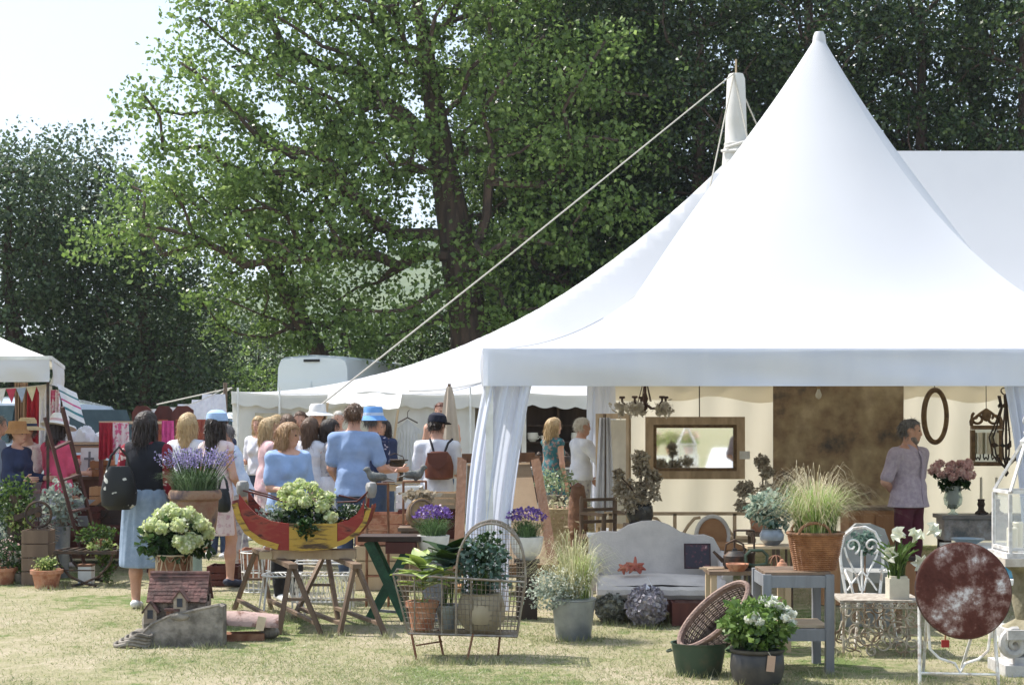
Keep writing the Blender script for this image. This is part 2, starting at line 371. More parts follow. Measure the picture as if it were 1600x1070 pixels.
# slim second stem of the same stand, leaning
D0=41.5; s=S(D0); bx=X_(545,D0)
ells=[E(430,470,120,60,2,1),E(400,330,110,100,2,1.2),E(545,260,90,160,2,1),E(520,520,90,40,1.8,.7)]
tree('slender leaning tree with a sparse crown under the oak limbs',V((bx,D0,0)),[(0,0,-.1),(-.1,0,1.5),(-.6,0,3),(-1.3,0,4.3),(-2.0,0,5.6)],ells,100,150,.33,.15,oak_leaf,.24,gap=.8)
# tall dark trees standing in a row behind the marquees
def darktree(seed,h=17.,w=2.6,nc=150,per=210):
    e=[(0,0,h*.62,w,w*.9,h*.40,3),(0,0,h*.30,w*1.1,w,h*.17,1.3)]
    t=T('tree','x','tree',(0,0,0),group='tall dark trees behind the marquees')
    cl=ellpts(e,nc,1.0); sw=rnd.uniform(-.3,.3)
    m,_=grow([(0,0,-.1),(.06,0,2),(sw*.3,.1,4.2),(sw,.1,6.4),(sw*.6,0,8.6),(sw*1.2,0,11),(sw,0,13.5)],cl,.27)
    m.build('trunk',bark,t); crown(cl,int(per*1.25),.46,.155,up=.5).build('crown',dark_leaf,t,smooth=False); return t
pa,pb=darktree(1),darktree(2,16,2.3,80,210)
row=[(905,42.0,0,1.0,'tall dark tree behind the oak and the tent guy rope'),(1015,45.0,1,1.05,'tall dark tree standing directly behind the canvas king pole'),(1085,41.5,0,.9,'dark tree in the row just beside the sleeved king pole'),(1165,46.0,1,1.1,'tall dark tree between the king pole and the pagoda peak'),
 (1265,43.0,0,1.0,'dark tree directly behind the white pagoda peak'),(1345,47.0,1,1.0,'bare stemmed dark tree just beyond the pagoda peak'),(1440,43.0,1,.95,'thin dark tree with sky showing through beside its trunk'),(1530,45.0,0,1.05,'bushy dark tree above the long marquee ridge'),(1600,42.0,1,1.0,'dark tree at the very edge of the photo above the marquee'),(960,49.0,0,1.1,'farthest dark tree filling the gap beside the oak crown'),(820,47.0,0,1.0,'dark tree half hidden behind the oak trunk')]
first={}
for i,(px,D,k,q,lb) in enumerate(row):
    src=(pa,pb)[k]; loc=GD(px,D); rz=i*1.9
    if k not in first: o=src; first[k]=1; o.location=loc; o.rotation_euler.z=rz; o['label']=lb
    else: o=dup(src,loc,rz,lb,q)
# dark leafy trees at the far side of the field
def bushy(label,px,D,top,wid,nc,per,lm,lsize=.24,group=None,low=.5,r0=.2,name='tree'):
    h=Z_(top,D); w=wid*S(D)/2
    e=[(0,0,h*.62,w,w*.8,h*.36,2.4),(0,0,h*.28,w*1.05,w*.85,h*.24,1.8)]
    if low>.5: e.append((0,0,h*.10,w,w*.8,h*.10,.6))
    return tree(label,GD(px,D),[(0,0,-.1),(.1,0,h*.15),(0,0,h*.28),(.1,0,h*.42),(-.1,0,h*.58),(0,0,h*.75)],e,int(nc*.72),int(per*1.35),.54,lsize,lm,r0,group,gap=.85,name=name,up=.5)
bushy('tall dark tree at the edge of the photo above the stall tent',15,44,178,190,260,230,hedge_leaf,.145,group='dark trees across the field',low=1)
bushy('dark round topped tree behind the parked estate car',125,47,196,190,260,230,hedge_leaf,.145,group='dark trees across the field',low=1)
bushy('dark tree overlapped by the lowest oak branches',225,45,268,170,220,230,hedge_leaf,.145,group='dark trees across the field',low=1)
bushy('lower dark tree below the gap where the hill shows',290,50,395,150,160,220,hedge_leaf,.145,group='dark trees across the field',low=1)
bushy('light green bush beyond the car park gap',395,60,480,130,130,200,hedge_leaf,.15,group='bushes behind the van',low=1)
bushy('small green bush in front of the dark trees',330,54,520,120,110,200,oak_leaf,.14,group='bushes behind the van',low=1)
for px,D,top,wd,lb in ((470,43,528,100,'green bush beside the white van roof'),(560,45,500,150,'dark bush right behind the white van'),(660,46,470,150,'dark bush under the oak beside its trunk'),(770,45,440,160,'dark bush behind the marquee slope and oak trunk'),(880,46,400,160,'dark tall bush behind the marquee slope')):
    bushy(lb,px,D,top,wd,120,200,oak_leaf if px==470 else dark_leaf,.13,'bushes under the oak',1,.1,name='bush')
# ---------------------------------------------------------------- pagoda marquee
DF=12.4; ZV=Z_(545,DF)
FL=V((X_(755,DF),DF,ZV)); FR=V((5.95,DF+.05,ZV)); BL=V((.10,19.5,ZV)); BR=V((6.9,19.6,ZV)); PK=V((X_(1280,16.1),16.1,Z_(50,16.1))); WL=V((1.10,19.5,ZV))
pag=T('pagoda_marquee','white peaked pagoda marquee with open front and cream lined back wall','marquee',(0,0,0))
def ridge(c,s,n=None):
    n=n or (1.98 if c.x<3 else 2.25); return V((c.x+(PK.x-c.x)*s, c.y+(PK.y-c.y)*s, c.z+(PK.z-c.z)*s**n))
def pface(a,b,nu=34,nv=40,up=0):
    """one slope: flat to the eave, rounding into a cone towards the peak, gently hollow between the ridges"""
    g=np.zeros((nv+1,nu+1,3))
    for i in range(nv+1):
        s=.985*i/nv; A=ridge(a,s); B=ridge(b,s); k=min(1,max(0,(s-.25)/.6)); k=k*k*(3-2*k)*.7
        for j in range(nu+1):
            u=j/nu; p=A.lerp(B,u); ctr=V((PK.x,PK.y,p.z)); d=p-ctr; r=d.length
            rr=(A-V((PK.x,PK.y,A.z))).length*(1-u)+(B-V((PK.x,PK.y,B.z))).length*u
            hol=.15*4*u*(1-u)*s**.8*(1-s)
            rn=r*(1-k)+rr*k
            if r>0: p=ctr+d/r*max(rn-hol*.35*(1-k),.01)
            p.z-=hol*.7*(1-k); g[i,j]=p
    return g
m=MB()
for a,b in ((FL,FR),(FR,BR),(BR,BL),(BL,FL)): m.sheet(pface(a,b),flip=False)
tip=ridge(FL,.985); m.lathe([(.075,tip.z-.04),(.064,PK.z-.05),(.045,PK.z-.005),(0,PK.z+.004)],c=(PK.x,PK.y,0),n=16)
m.build('roof',canvas,pag)
fg=pface(FL,FR); 

for a_ in (FL,FR): MB().tube([ridge(a_,s_)+V((0,0,.004)) for s_ in np.linspace(0,.3,12)],.003,4,cap=False).build('ridge_seam',canvas,pag)
MB().tube([(FL.x-.0,DF-.045,Z_(546,DF)+.004),(FR.x,DF-.0,Z_(546,DF)+.004)],.006,5).build('eaves_piping',canvas_thin,pag)
# scalloped-straight valance with soft folds
def valance(a,b,drop,mb,out,n=60,amp=.012,wave=3.,scal=0,th=.004):
    a=V(a);b=V(b); g=np.zeros((7,n+1,3)); d=(b-a).normalized(); o=V(out)
    for j in range(n+1):
        t=j/n
        for i in range(7):
            q=i/6; f=amp*(math.sin(t*wave*6.28+i*.5)+.6*math.sin(t*wave*15.1+1-i*.9))*q+.012*math.sin(q*3.1)
            z=a.lerp(b,t)-V((0,0,drop*q+ (scal*abs(math.sin(t*n/2*.5*math.pi))*q if scal else 0)))+o*(f+.01)
            g[i,j]=z
    return mb.sheet(g,flip=True)
m=MB(); dz=ZV-Z_(603,DF)
valance(FL,FR,dz,m,(0,-1,0),90,.03,1.3); valance(BL,FL,dz,m,(-1,0,0),30); valance(FR,BR,dz,m,(1,0,0),30)
m.build('valance',canvas_thin,pag)
m=MB(); m.bar(FL+V((.02,.02,-.02)),FR+V((-.02,.02,-.02)),.05,.05); m.bar(FL+V((.02,.03,-.02)),BL+V((0,0,-.02)),.05,.05); m.bar(FR+V((-.02,.03,-.02)),BR+V((0,0,-.02)),.05,.05); m.bar(BL+V((.02,-.02,-.02)),BR+V((0,-.02,-.02)),.05,.05); m.build('eaves_frame',white_paint,pag)
for c in (FL+V((.05,.06,0)),FR+V((-.05,.06,0)),BL+V((.05,-.06,0)),BR+V((-.05,-.06,0))):
    MB().box((c.x,c.y,ZV/2-.01),(.06,.06,ZV-.02)).build('pole',white_paint,pag)
MB().tube([V((PK.x,PK.y,2.6)),PK-V((0,0,.1))],.03,8).build('mast',white_paint,pag)
# back wall: cream lining with soft vertical sag, overlapping top drape
g=np.zeros((14,80,3))
for i in range(14):
    for j in range(80):
        t=j/79; q=i/13; p=WL.lerp(BR,t); g[i,j]=(p.x,p.y-.03-.02*math.sin(t*31)*q-.012*math.sin(t*77+q*3),(ZV-.03)*(1-q)+.01)
MB().sheet(g,flip=False).build('back_wall',cream,pag)
g=np.zeros((6,90,3))
for i in range(6):
    for j in range(90):
        t=j/89; q=i/5; p=WL.lerp(BR,t); sw=.07*abs(math.sin(t*13.5))+.02*math.sin(t*40); g[i,j]=(p.x,p.y-.07-.02*math.sin(t*60)*q,ZV-.03-(.24+sw)*q)
MB().sheet(g,flip=False).build('lining_drape',cream,pag)
# side wall far right (lined) so that the back is shaded
g=np.zeros((6,30,3))
for i in range(6):
    for j in range(30):
        t=j/29; p=FR.lerp(BR,.35+.65*t); g[i,j]=(p.x-.03+.02*math.sin(t*40),p.y,(ZV-.03)*(1-i/5)+.01)
MB().sheet(g).build('side_wall',cream,pag)
def curtain(top,bot,z1,z0,depth,mb,folds=7,amp=.05,mid=None,n=64,m=26):
    """gathered curtain: top (x0,x1,y), bottom (x0,x1,y), optional pinch"""
    g=np.zeros((m+1,n+1,3))
    for i in range(m+1):
        q=i/m; e=1-(1-q)**2.4
        x0=top[0]+(bot[0]-top[0])*e; x1=top[1]+(bot[1]-top[1])*e; y=top[2]+(bot[2]-top[2])*q
        if mid: k=math.exp(-((q-mid[0])/mid[3])**2); x0+=mid[1]*k; x1+=mid[2]*k
        for j in range(n+1):
            t=j/n; f=amp*(math.sin(t*folds*6.283+q*1.1+1.5*math.sin(t*5))+.3*math.sin(t*folds*12.9+2+q*2)+.06*math.sin(t*folds*29+q))
            g[i,j]=(x0+(x1-x0)*t+.25*f*math.cos(t*9),y+f,z1+(z0-z1)*q)
    mb.sheet(g,flip=True)
k=S(DF); xx=lambda p:X_(p,DF)
m=MB(); curtain((xx(757),xx(834),DF+.06),(xx(722),xx(796),DF+.10),1.93,.04,0,m,3.4,.05,mid=(.3,.0,.02,.3)); m.build('curtain',canvas_thin,pag)
m=MB(); curtain((xx(1572),xx(1640),DF+.08),(xx(1606),xx(1650),DF+.10),1.93,.04,0,m,4,.04); m.build('curtain',canvas_thin,pag)
m=MB(); curtain((X_(917,19.3),X_(960,19.3),19.28),(X_(915,19.3),X_(962,19.3),19.25),2.08,.03,0,m,3,.03); m.build('curtain',canvas_thin,pag)
# interior lining under the roof slopes stays the roof canvas itself
# ---------------------------------------------------------------- long traditional marquee with king pole
mq=T('pole_marquee','long white traditional pole marquee behind with scalloped eaves and sleeved king pole','marquee',(0,0,0))
YE,YR,YB=26.,30.5,35.; XL=X_(362,YE); XK=X_(1150,YR); XR=24.; ZE=Z_(611,YE); ZR=Z_(236,YR)
def hgt(x,y):
    ty=np.minimum((y-YE)/(YR-YE),(YB-y)/(YB-YR)); tx=(x-XL)/(XK-XL); t=np.clip(np.minimum(ty,tx),0,1)
    ts=np.minimum(ty,tx)-.06*np.exp(-((ty-tx)/.12)**2)*np.minimum(1,t*3)*0
    t=np.clip(ts,0,1); sag=-.10*np.sin(np.clip(x-XL,0,99)*2.05)**2*(t<.5)*(1-t*2)*0
    return ZE+(ZR-ZE)*t**1.98+.03*np.sin(x*1.5+y)*t*(1-t)+sag
gx=np.concatenate([XL+(XK-XL)*np.linspace(0,1,61),np.linspace(XK,XR,50)[1:]]); gy=np.concatenate([np.linspace(YE,YR,41),np.linspace(YR,YB,31)[1:]])
a,b=np.meshgrid(gx,gy,indexing='ij'); z=hgt(a,b)
dip=np.clip(1-(b-YE)/1.2,0,1); z=z-.07*dip*np.abs(np.sin((a-XL)/2.35*math.pi/1.0))*1.0
MB().sheet(np.stack([a,b,z],-1),flip=True).build('roof',canvas,mq)
def scallop(x0,x1,y,ztop,mb,drop=.24,per=.36,ax='x'):
    n=int(abs(x1-x0)/.045); g=np.zeros((5,n+1,3))
    for j in range(n+1):
        t=j/n; x=x0+(x1-x0)*t; dp=drop-.05*(1-abs(math.sin(x/per*math.pi))) ; zt=ztop(x)
        for i in range(5):
            q=i/4; f=.015*math.sin(x*5)*q; g[i,j]=(x,y-.01-f,zt-dp*q) if ax=='x' else (y-.01-f,x,zt-dp*q)
    mb.sheet(g,flip=True)
ztf=lambda x: ZE-.07*abs(math.sin((x-XL)/2.35*math.pi))
m=MB(); scallop(XL,13,YE,ztf,m); scallop(YB,YE,XL,lambda x:ZE,m,ax='y'); m.build('valance',canvas_old,mq)
def wallsheet(x0,x1,y,z1,mb,n=90,amp=.03):
    g=np.zeros((10,n+1,3))
    for i in range(10):
        for j in range(n+1):
            t=j/n; q=i/9; x=x0+(x1-x0)*t; g[i,j]=(x,y+amp*math.sin(x*7+.6*math.sin(x*2))*(.3+q*.7)+.01*math.sin(x*23),z1*(1-q)+.01)
    mb.sheet(g,flip=True)
m=MB(); wallsheet(XL,X_(742,YE),YE+.08,ZE-.05,m); m.build('wall',canvas_old,mq); m=MB(); wallsheet(5.2,13,YE+.08,ZE-.05,m); m.build('wall',canvas_old,mq); m=MB()
g=np.zeros((4,20,3))
for i in range(4):
    for j in range(20): g[i,j]=(XL+.05,YE+.1+(YB-YE-.1)*j/19,(ZE-.05)*(1-i/3)+.01)
m.sheet(g); m.build('wall',canvas_old,mq)
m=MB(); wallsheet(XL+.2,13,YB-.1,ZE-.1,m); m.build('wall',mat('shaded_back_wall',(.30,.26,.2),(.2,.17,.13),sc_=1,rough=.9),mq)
win=MB(); win.slab(np.array([[[X_(398,YE)-0,YE+.02,1.72],[X_(455,YE),YE+.02,1.72]],[[X_(398,YE),YE+.02,.8],[X_(455,YE),YE+.02,.8]]]),(0,.02,0)); win.build('wall_window',mat('window_film',(.42,.36,.26),(.52,.46,.36),sc_=2,rough=.2),mq)
for px in (372,437,735,960):
    x=X_(px,YE); MB().tube([(x,YE-.02,0),(x,YE-.02,ZE+.06)],.018,8).build('pole',white_paint,mq)
m=MB()
kx=XK; zt=Z_(115,YR)
g=[(.30,ZR-.35),(.27,ZR+.02),(.245,ZR+.1),(.255,ZR+.13),(.235,ZR+.17),(.225,ZR+.5),(.19,zt-.12),(.15,zt-.02),(.03,zt)]
MB().lathe(g,c=(kx,YR,0),n=18,sx=.95).build('king_pole_sleeve',canvas_old,mq)
m=MB(); m.tube([(kx,YR,zt-.2),(kx,YR,zt+.28)],.02,6); m.tube([(kx,YR,0),(kx,YR,zt-.2)],.05,8); m.build('king_pole',wood_light,mq)
m=MB(); m.tube([(kx-.24,YR-.2,ZR+.03),(kx+.1,YR-.33,ZR+.12),(kx+.28,YR-.12,ZR+.22)],.03,6); m.tube([(kx-.3,YR-.1,ZR-.02),(kx-.05,YR-.36,ZR-.05),(kx+.28,YR-.2,ZR+.05)],.03,6); m.build('sleeve_binding',canvas_old,mq)
top=V((kx-.06,YR-.15,zt-.03))
for e,r in ((G(227,850),.013),(V((X_(1078,29.),29.,hgt(X_(1078,29.),29.)+.0)),.016),(V((X_(1200,29.6),29.6,hgt(X_(1200,29.6),29.6))),.016),(V((X_(1230,31.),31.,hgt(X_(1230,31.),31.)+.3)),.016)):
    MB().tube([top,top.lerp(e,.5)-V((0,0,.04)),e],r,6).build('guy_rope',rope_m,mq)
# seam lines on the marquee roof
def drape(p0,p1,n=40,r=.018):
    pts=[]
    for i in range(n+1):
        t=i/n; x=p0[0]+(p1[0]-p0[0])*t; y=p0[1]+(p1[1]-p0[1])*t; pts.append((x,y,float(hgt(np.array(x),np.array(y)))+.004))
    return MB().tube(pts,r,4,cap=False)
for a_,b_ in (((XK,YR-.3),(XL+3,YE)),((XK+.3,YR-.3),(XK+.3,YE)),((11.5,YR-.3),(8.3,YE+.3)),((13,YR-2),(9.5,YE+.3))): drape(a_,b_).build('roof_seam',canvas_old,mq)
# left-hand end guys
for p,q in ((P(362,606,YE),G(205,700)),(P(362,606,YE),P(245,632,24))):
    MB().tube([p,q],.012,5).build('guy_rope',rope_m,mq)
# awning flap held out on two sticks in front of the eaves
aw=T('awning_flap','grey canvas awning flap propped out below the marquee eaves','awning',(0,0,0))
g=np.zeros((8,16,3))
A=P(513,613,25.85);B=P(628,617,25.85);C_=P(509,629,24.2);Dd=P(623,640,24.2)
for i in range(8):
    for j in range(16):
        u=j/15;v=i/7; p=A.lerp(B,u).lerp(C_.lerp(Dd,u),v); g[i,j]=p-V((0,0,.05*math.sin(v*3.1)+.02*math.sin(u*17)))
MB().slab(g,(0,0,.012)).build('flap',canvas_old,aw)
for px,py in ((512,629),(622,640)):
    p=P(px,py,24.2); MB().tube([(p.x-.25,24.4,0),p],.022,6).build('prop_stick',wood_light,aw)
# ---------------------------------------------------------------- stall tent at the left edge
DS=16.; st=T('stall_tent','small white market stall tent with deep valance at the edge of the photo','stall tent',(0,0,0))
c0=P(78,559,DS); zt=c0.z; c1=V((X_(99,18.4),18.4,zt-.02)); l0=V((c0.x-3.,DS+.4,zt)); l1=V((c1.x-3.,18.8,zt)); pk=V((c0.x-1.6,DS+1.3,zt+.66))
m=MB()
for a_,b_ in ((l0,c0),(c0,c1),(c1,l1),(l1,l0)):
    g=np.zeros((9,15,3))
    for i in range(9):
        for j in range(15):
            v=i/8;u=j/14; p=a_.lerp(b_,u).lerp(pk,v); g[i,j]=p-V((0,0,.05*math.sin(v*3.14)+.03*math.sin(u*3.14)*(1-v)))
    m.sheet(g)
m.build('roof',canvas_old,st)
m=MB(); valance(l0,c0,.25,m,(0,-1,0),50,.02,2.5); valance(c0,c1,.27,m,(1,0,0),30,.03,1.5); valance(l0,l1,.25,m,(-1,0,0),20); m.build('valance',canvas,st)
for c in (c0,c1,l0,l1): MB().box((c.x-.03,c.y+.03,zt/2),(.025,.025,zt)).build('pole',iron_dark,st)
m=MB(); m.bar(c0,l0,.04); m.bar(c0,c1,.04); m.bar(c1,l1,.04); m.build('eaves_frame',white_paint,st)
m=MB(); curtain((X_(22,DS+2.3),X_(44,DS+2.3),DS+2.3),(X_(24,DS+2.3),X_(42,DS+2.3),DS+2.3),zt-.2,.1,0,m,5,.03); m.build('curtain',mat('buff_cloth',(.55,.42,.33),(.45,.32,.25),sc_=3,rough=.9),st)
# bunting: each pennant a thing hung on the cord
bc=MB(); pts=[]
for i in range(13):
    t=i/12; pts.append(V((c0.x-1.3+1.28*t,DS+.12,zt-.27-.05*math.sin(t*3.14))))
bt=T('bunting','string of little triangular pennants hung under the stall valance','bunting',(0,0,0)); bc.tube(pts,.005,4).build('cord',rope_m,bt)
pcs=[(.6,.5,.4),(.7,.65,.6),(.5,.06,.1),(.35,.4,.5),(.65,.55,.35)]
for i in range(11):
    p=pts[i+1]; mm=mat('pennant_%d'%(i%5),pcs[i%5],None,sc_=14,rough=.9)
    MB().prism([(p.x-.055,p.z),(p.x+.055,p.z),(p.x+.01,p.z-.16)],p.y,p.y+.003).build('pennant',mm,bt)
# ---------------------------------------------------------------- people: one continuous surface each, from blended rounded cones
def snet(f,org,vx):
    s=f<0; A=s[:-1,:-1,:-1]; c=[s[i:s.shape[0]-1+i,j:s.shape[1]-1+j,k:s.shape[2]-1+k] for i in (0,1) for j in (0,1) for k in (0,1)]
    cnt=sum(x.astype(np.int8) for x in c); act=(cnt>0)&(cnt<8); idx=np.argwhere(act)
    if len(idx)==0: return np.zeros((0,3)),np.zeros((0,4),int)
    num=-np.ones(act.shape,dtype=np.int64); num[act]=np.arange(len(idx))
    fc=lambda o: f[idx[:,0]+o[0],idx[:,1]+o[1],idx[:,2]+o[2]]
    acc=np.zeros((len(idx),3)); n=np.zeros((len(idx),1))
    for ax in range(3):
        for a in (0,1):
            for b in (0,1):
                o=[0,0,0]; o[(ax+1)%3]=a; o[(ax+2)%3]=b; q=list(o); q[ax]=1
                f0,f1=fc(o),fc(q); cr=(f0<0)!=(f1<0); t=np.where(cr,f0/(f0-f1+1e-12),0)
                p=np.tile(np.array(o,float),(len(idx),1)); p[:,ax]=t
                acc+=p*cr[:,None]; n+=cr[:,None]
    v=org+(idx+acc/np.maximum(n,1))*vx
    F=[]
    for ax in range(3):
        d=[0,0,0]; d[ax]=1; u,w_=(ax+1)%3,(ax+2)%3
        sl0=[slice(1,-1)]*3; sl1=[slice(1,-1)]*3; sl0[ax]=slice(0,-1); sl1[ax]=slice(1,None)
        a,b=s[tuple(sl0)],s[tuple(sl1)]; ch=np.argwhere(a!=b)
        if len(ch)==0: continue
        base=ch.copy()
        for k in range(3):
            if k!=ax: base[:,k]+=1
        def nb(du,dw):
            q=base.copy(); q[:,u]+=du; q[:,w_]+=dw; return num[q[:,0],q[:,1],q[:,2]]
        quad=np.stack([nb(-1,-1),nb(0,-1),nb(0,0),nb(-1,0)],1); ok=(quad>=0).all(1)
        ins=a[ch[:,0],ch[:,1],ch[:,2]]; quad[~ins]=quad[~ins][:,::-1]; F.append(quad[ok])
    return v,np.concatenate(F) if F else np.zeros((0,4),int)
def sdf(prims,vx=.016,k=.03,clips=(),fn=None):
    """prims: (a,b,ra,rb[,flat axis,flat factor]); clips: (point,normal) keep the side the normal points away from"""
    lo=np.full(3,9.);hi=-lo
    for p in prims:
        for q,r in ((p[0],p[2]),(p[1],p[3])): lo=np.minimum(lo,np.array(q)-r*1.3); hi=np.maximum(hi,np.array(q)+r*1.3)
    lo-=vx*3; n=np.ceil((hi+vx*3-lo)/vx).astype(int)+1; f=np.full(n,.5)
    for p in prims:
        a,b=np.array(p[0],float),np.array(p[1],float); ra,rb=p[2],p[3]; rm=max(ra,rb)*1.3+k+vx*2
        l=np.maximum(np.floor((np.minimum(a,b)-rm-lo)/vx).astype(int),0); h=np.minimum(np.ceil((np.maximum(a,b)+rm-lo)/vx).astype(int)+1,n)
        ax=[lo[i]+np.arange(l[i],h[i])*vx for i in range(3)]; X,Y,Z=np.meshgrid(*ax,indexing='ij'); W=np.stack([X,Y,Z],-1)
        ab=b-a; t=np.clip(((W-a)@ab)/(ab@ab+1e-12),0,1); d=W-a-t[...,None]*ab
        if len(p)>4:
            e=np.array(p[4],float); e/=np.linalg.norm(e); d=d+(d@e*(1/p[5]-1))[...,None]*e
        D=np.linalg.norm(d,axis=-1)-(ra+(rb-ra)*t)
        s=tuple(slice(l[i],h[i]) for i in range(3)); g=f[s]; q=np.maximum(k-np.abs(g-D),0)/k; f[s]=np.minimum(g,D)-q*q*k*.25
    ax=[lo[i]+np.arange(n[i])*vx for i in range(3)]; X,Y,Z=np.meshgrid(*ax,indexing='ij')
    for pt,nn in clips: f=np.maximum(f,(X-pt[0])*nn[0]+(Y-pt[1])*nn[1]+(Z-pt[2])*nn[2])
    if fn is not None: f=np.maximum(f,fn(X,Y,Z))
    return snet(f,lo,vx)
skin_m=mat('skin',(.58,.33,.24),(.50,.27,.19),sc_=8,rough=.55,spec=.35)
skin_t=mat('tanned_skin',(.60,.35,.26),(.50,.27,.19),sc_=8,rough=.55,spec=.35)
eye_m=mat('dark_eye',(.03,.025,.02),(.02,.02,.02)); lip_m=mat('lips',(.45,.16,.14),(.4,.14,.12))
def hairm(nm,a,b):
    m=mat(nm,a,b,sc_=26,st=(1,1,.12),rough=.5,bump=.7,bsc=60); m['c']=[list(a),list(b)]; return m
h_dk=hairm('dark_brown_hair',(.035,.02,.014),(.012,.008,.006)); h_bl=hairm('blonde_hair',(.50,.36,.19),(.33,.22,.11)); h_rb=hairm('reddish_blonde_hair',(.36,.22,.11),(.24,.13,.06))
h_br=hairm('brown_hair',(.13,.07,.04),(.07,.04,.022)); h_gr=hairm('grey_hair',(.22,.20,.19),(.10,.09,.09)); h_wh=hairm('white_hair',(.66,.62,.56),(.5,.46,.4)); h_au=hairm('auburn_hair',(.16,.05,.025),(.09,.03,.015))
def cl(nm,a,b=None,sc_=8,**k): return mat(nm,a,b or tuple(x*.78 for x in a),sc_=sc_,rough=.88,bump=.5,bsc=9,**k)
ARMS={'down':((.16,-.02,-1),(.08,.22,-1)),'bent':((.14,.05,-1),(-.05,1,-.05)),'low':((.16,.12,-1),(-.15,.75,-.7)),'up':((.35,.5,-.75),(-.1,.6,.8)),'back':((.22,-.28,-1),(-.85,-.25,-.45)),'front':((.25,.35,-1),(-.55,.8,.25)),'reach':((.3,.75,-.55),(.0,.95,.25)),'bagarm':((.22,-.05,-1),(.0,.5,-.85)),'side':((.55,.1,-.85),(.35,.7,-.35))}
def person(label,loc,h,yaw,hair=(h_br,'short'),top=None,bottom=None,shoes=None,armL='down',armR='down',lean=0,hy=0,hp=0,fem=True,skin=None,legs=None,hat=None,vx=.017,group='visitors browsing the fair',wide=1.,dress=None):
    """faces +y before the yaw; top=(material, hem, sleeve 0..2, inflate), bottom=(kind, material, hem), dress=(material, hem)"""
    skin=skin or skin_m; s=h/1.70; q=T('person',label,'person',loc,R(yaw),group); v3=lambda *a:np.array(a,float)
    sw=(.155 if fem else .185)*wide; cl_=R(lean); pel=v3(0,0,.93)
    def up(p):
        p=np.array(p,float)-pel; c,sn=math.cos(cl_),math.sin(cl_); return v3(p[0],p[1]*c+p[2]*sn,-p[1]*sn+p[2]*c)+pel
    tor=[(up((0,.005,1.27)),up((0,0,1.30)),.150*wide,.145*wide,(0,1,0),.72),(up((0,0,1.06)),up((0,.005,1.27)),.128*wide,.148*wide,(0,1,0),.74),(up((0,-.01,.95)),up((0,0,1.06)),.160*wide,.128*wide,(0,1,0),.76)]
    if fem: tor+= [(up((sx*.07,.075,1.235)),up((sx*.07,.08,1.23)),.062,.06) for sx in (-1,1)]
    sh=[(up((0,-.012,1.405)),up((sx*sw,0,1.365)),.056,.056) for sx in (-1,1)]
    nk=up((0,-.01,1.42)); hc=up((0,.02,1.585)); neck=[(nk,up((0,.012,1.52)),.054 if fem else .064,.048 if fem else .058)]
    cy,sy,cp,sp=math.cos(R(hy)),math.sin(R(hy)),math.cos(R(hp)),math.sin(R(hp))
    def hd(x,y,z):
        y,z=y*cp+z*sp,-y*sp+z*cp; return hc+v3(x*cy-y*sy,x*sy+y*cy,z)
    fx=hd(1,0,0)-hc
    head=[(hd(0,-.018,.022),hd(0,.012,.03),.086,.084,fx,.86),(hd(0,.03,-.035),hd(0,.052,-.072),.062,.042,fx,.92),(hd(0,.093,.0),hd(0,.104,-.028),.011,.015)]+[(hd(sx*.074,-.005,-.018),hd(sx*.078,-.01,.012),.012,.018) for sx in(-1,1)]
    arms=[];hands=[]; ends=[]; fing=MB()
    for sx,a in ((-1,armL),(1,armR)):
        u,fo=ARMS[a] if isinstance(a,str) else a; u=v3(u[0]*sx,u[1],u[2]); fo=v3(fo[0]*sx,fo[1],fo[2]); u/=np.linalg.norm(u); fo/=np.linalg.norm(fo)
        s0=up((sx*sw,0,1.362)); el=s0+u*.285; wr=el+fo*.245; k=.88 if fem else 1.06
        arms.append((s0,el,wr,k))
        pn=np.cross(fo,v3(0,0,1)); pn=pn/(np.linalg.norm(pn)+1e-6) if np.linalg.norm(pn)>.3 else v3(sx,0,0)
        if abs(fo[2])>.75: pn=v3(sx,0,0)
        side=np.cross(pn,fo); side/=np.linalg.norm(side)+1e-9
        if side[1]<0: side=-side
        pal=wr+fo*.055; hands.append((wr,wr+fo*.075,.026,.034,pn,.55))
        inw=-pn*sx*np.sign(pn[0]*sx+1e-9) if abs(pn[0])>.5 else -pn
        for i,(o,L) in enumerate(((.028,.072),(.01,.08),(-.010,.074),(-.028,.058))):
            b0=wr+fo*.085+side*o; b1=b0+fo*L*.45+inw*.006; b2=b1+fo*L*.33+inw*L*.28; b3=b2+fo*L*.12+inw*L*.24
            fing.tube([b0-fo*.02,b1,b2,b3],[.0095,.009,.008,.006],6)
        b0=wr+fo*.03+side*.026; b1=b0+side*.03+fo*.025; b2=b1+fo*.03+side*.006; fing.tube([b0,b1,b2],[.012,.010,.007],6)
    ar=[];
    for s0,el,wr,k in arms: ar+=[(s0,el,.050*k,.040*k),(el,wr,.041*k,.027*k)]
    lg=legs or ((( .0,.02,-1),(.0,-.02,-1)),((.0,.0,-1),(0,-.02,-1))); lp=[];feet=[];joints=[]
    for sx,(th,shn) in zip((-1,1),lg):
        th=v3(*th);shn=v3(*shn); th/=np.linalg.norm(th); shn/=np.linalg.norm(shn); h0=v3(sx*.088,0,.91); kn=h0+th*.43; an=kn+shn*.41
        lp+=[(h0,kn,.088 if fem else .086,.056),(kn+shn*.02,kn+shn*.17-v3(0,.012,0),.053,.055),(kn+shn*.17-v3(0,.012,0),an,.055,.036)]
        fd=np.cross(v3(1,0,0),-shn); fd=fd if fd[1]>0 else -fd; fd[2]-=.12; fd/=np.linalg.norm(fd)
        if abs(fd[1])>.97: fd=v3(sx*.15,1,-.06)/1.01
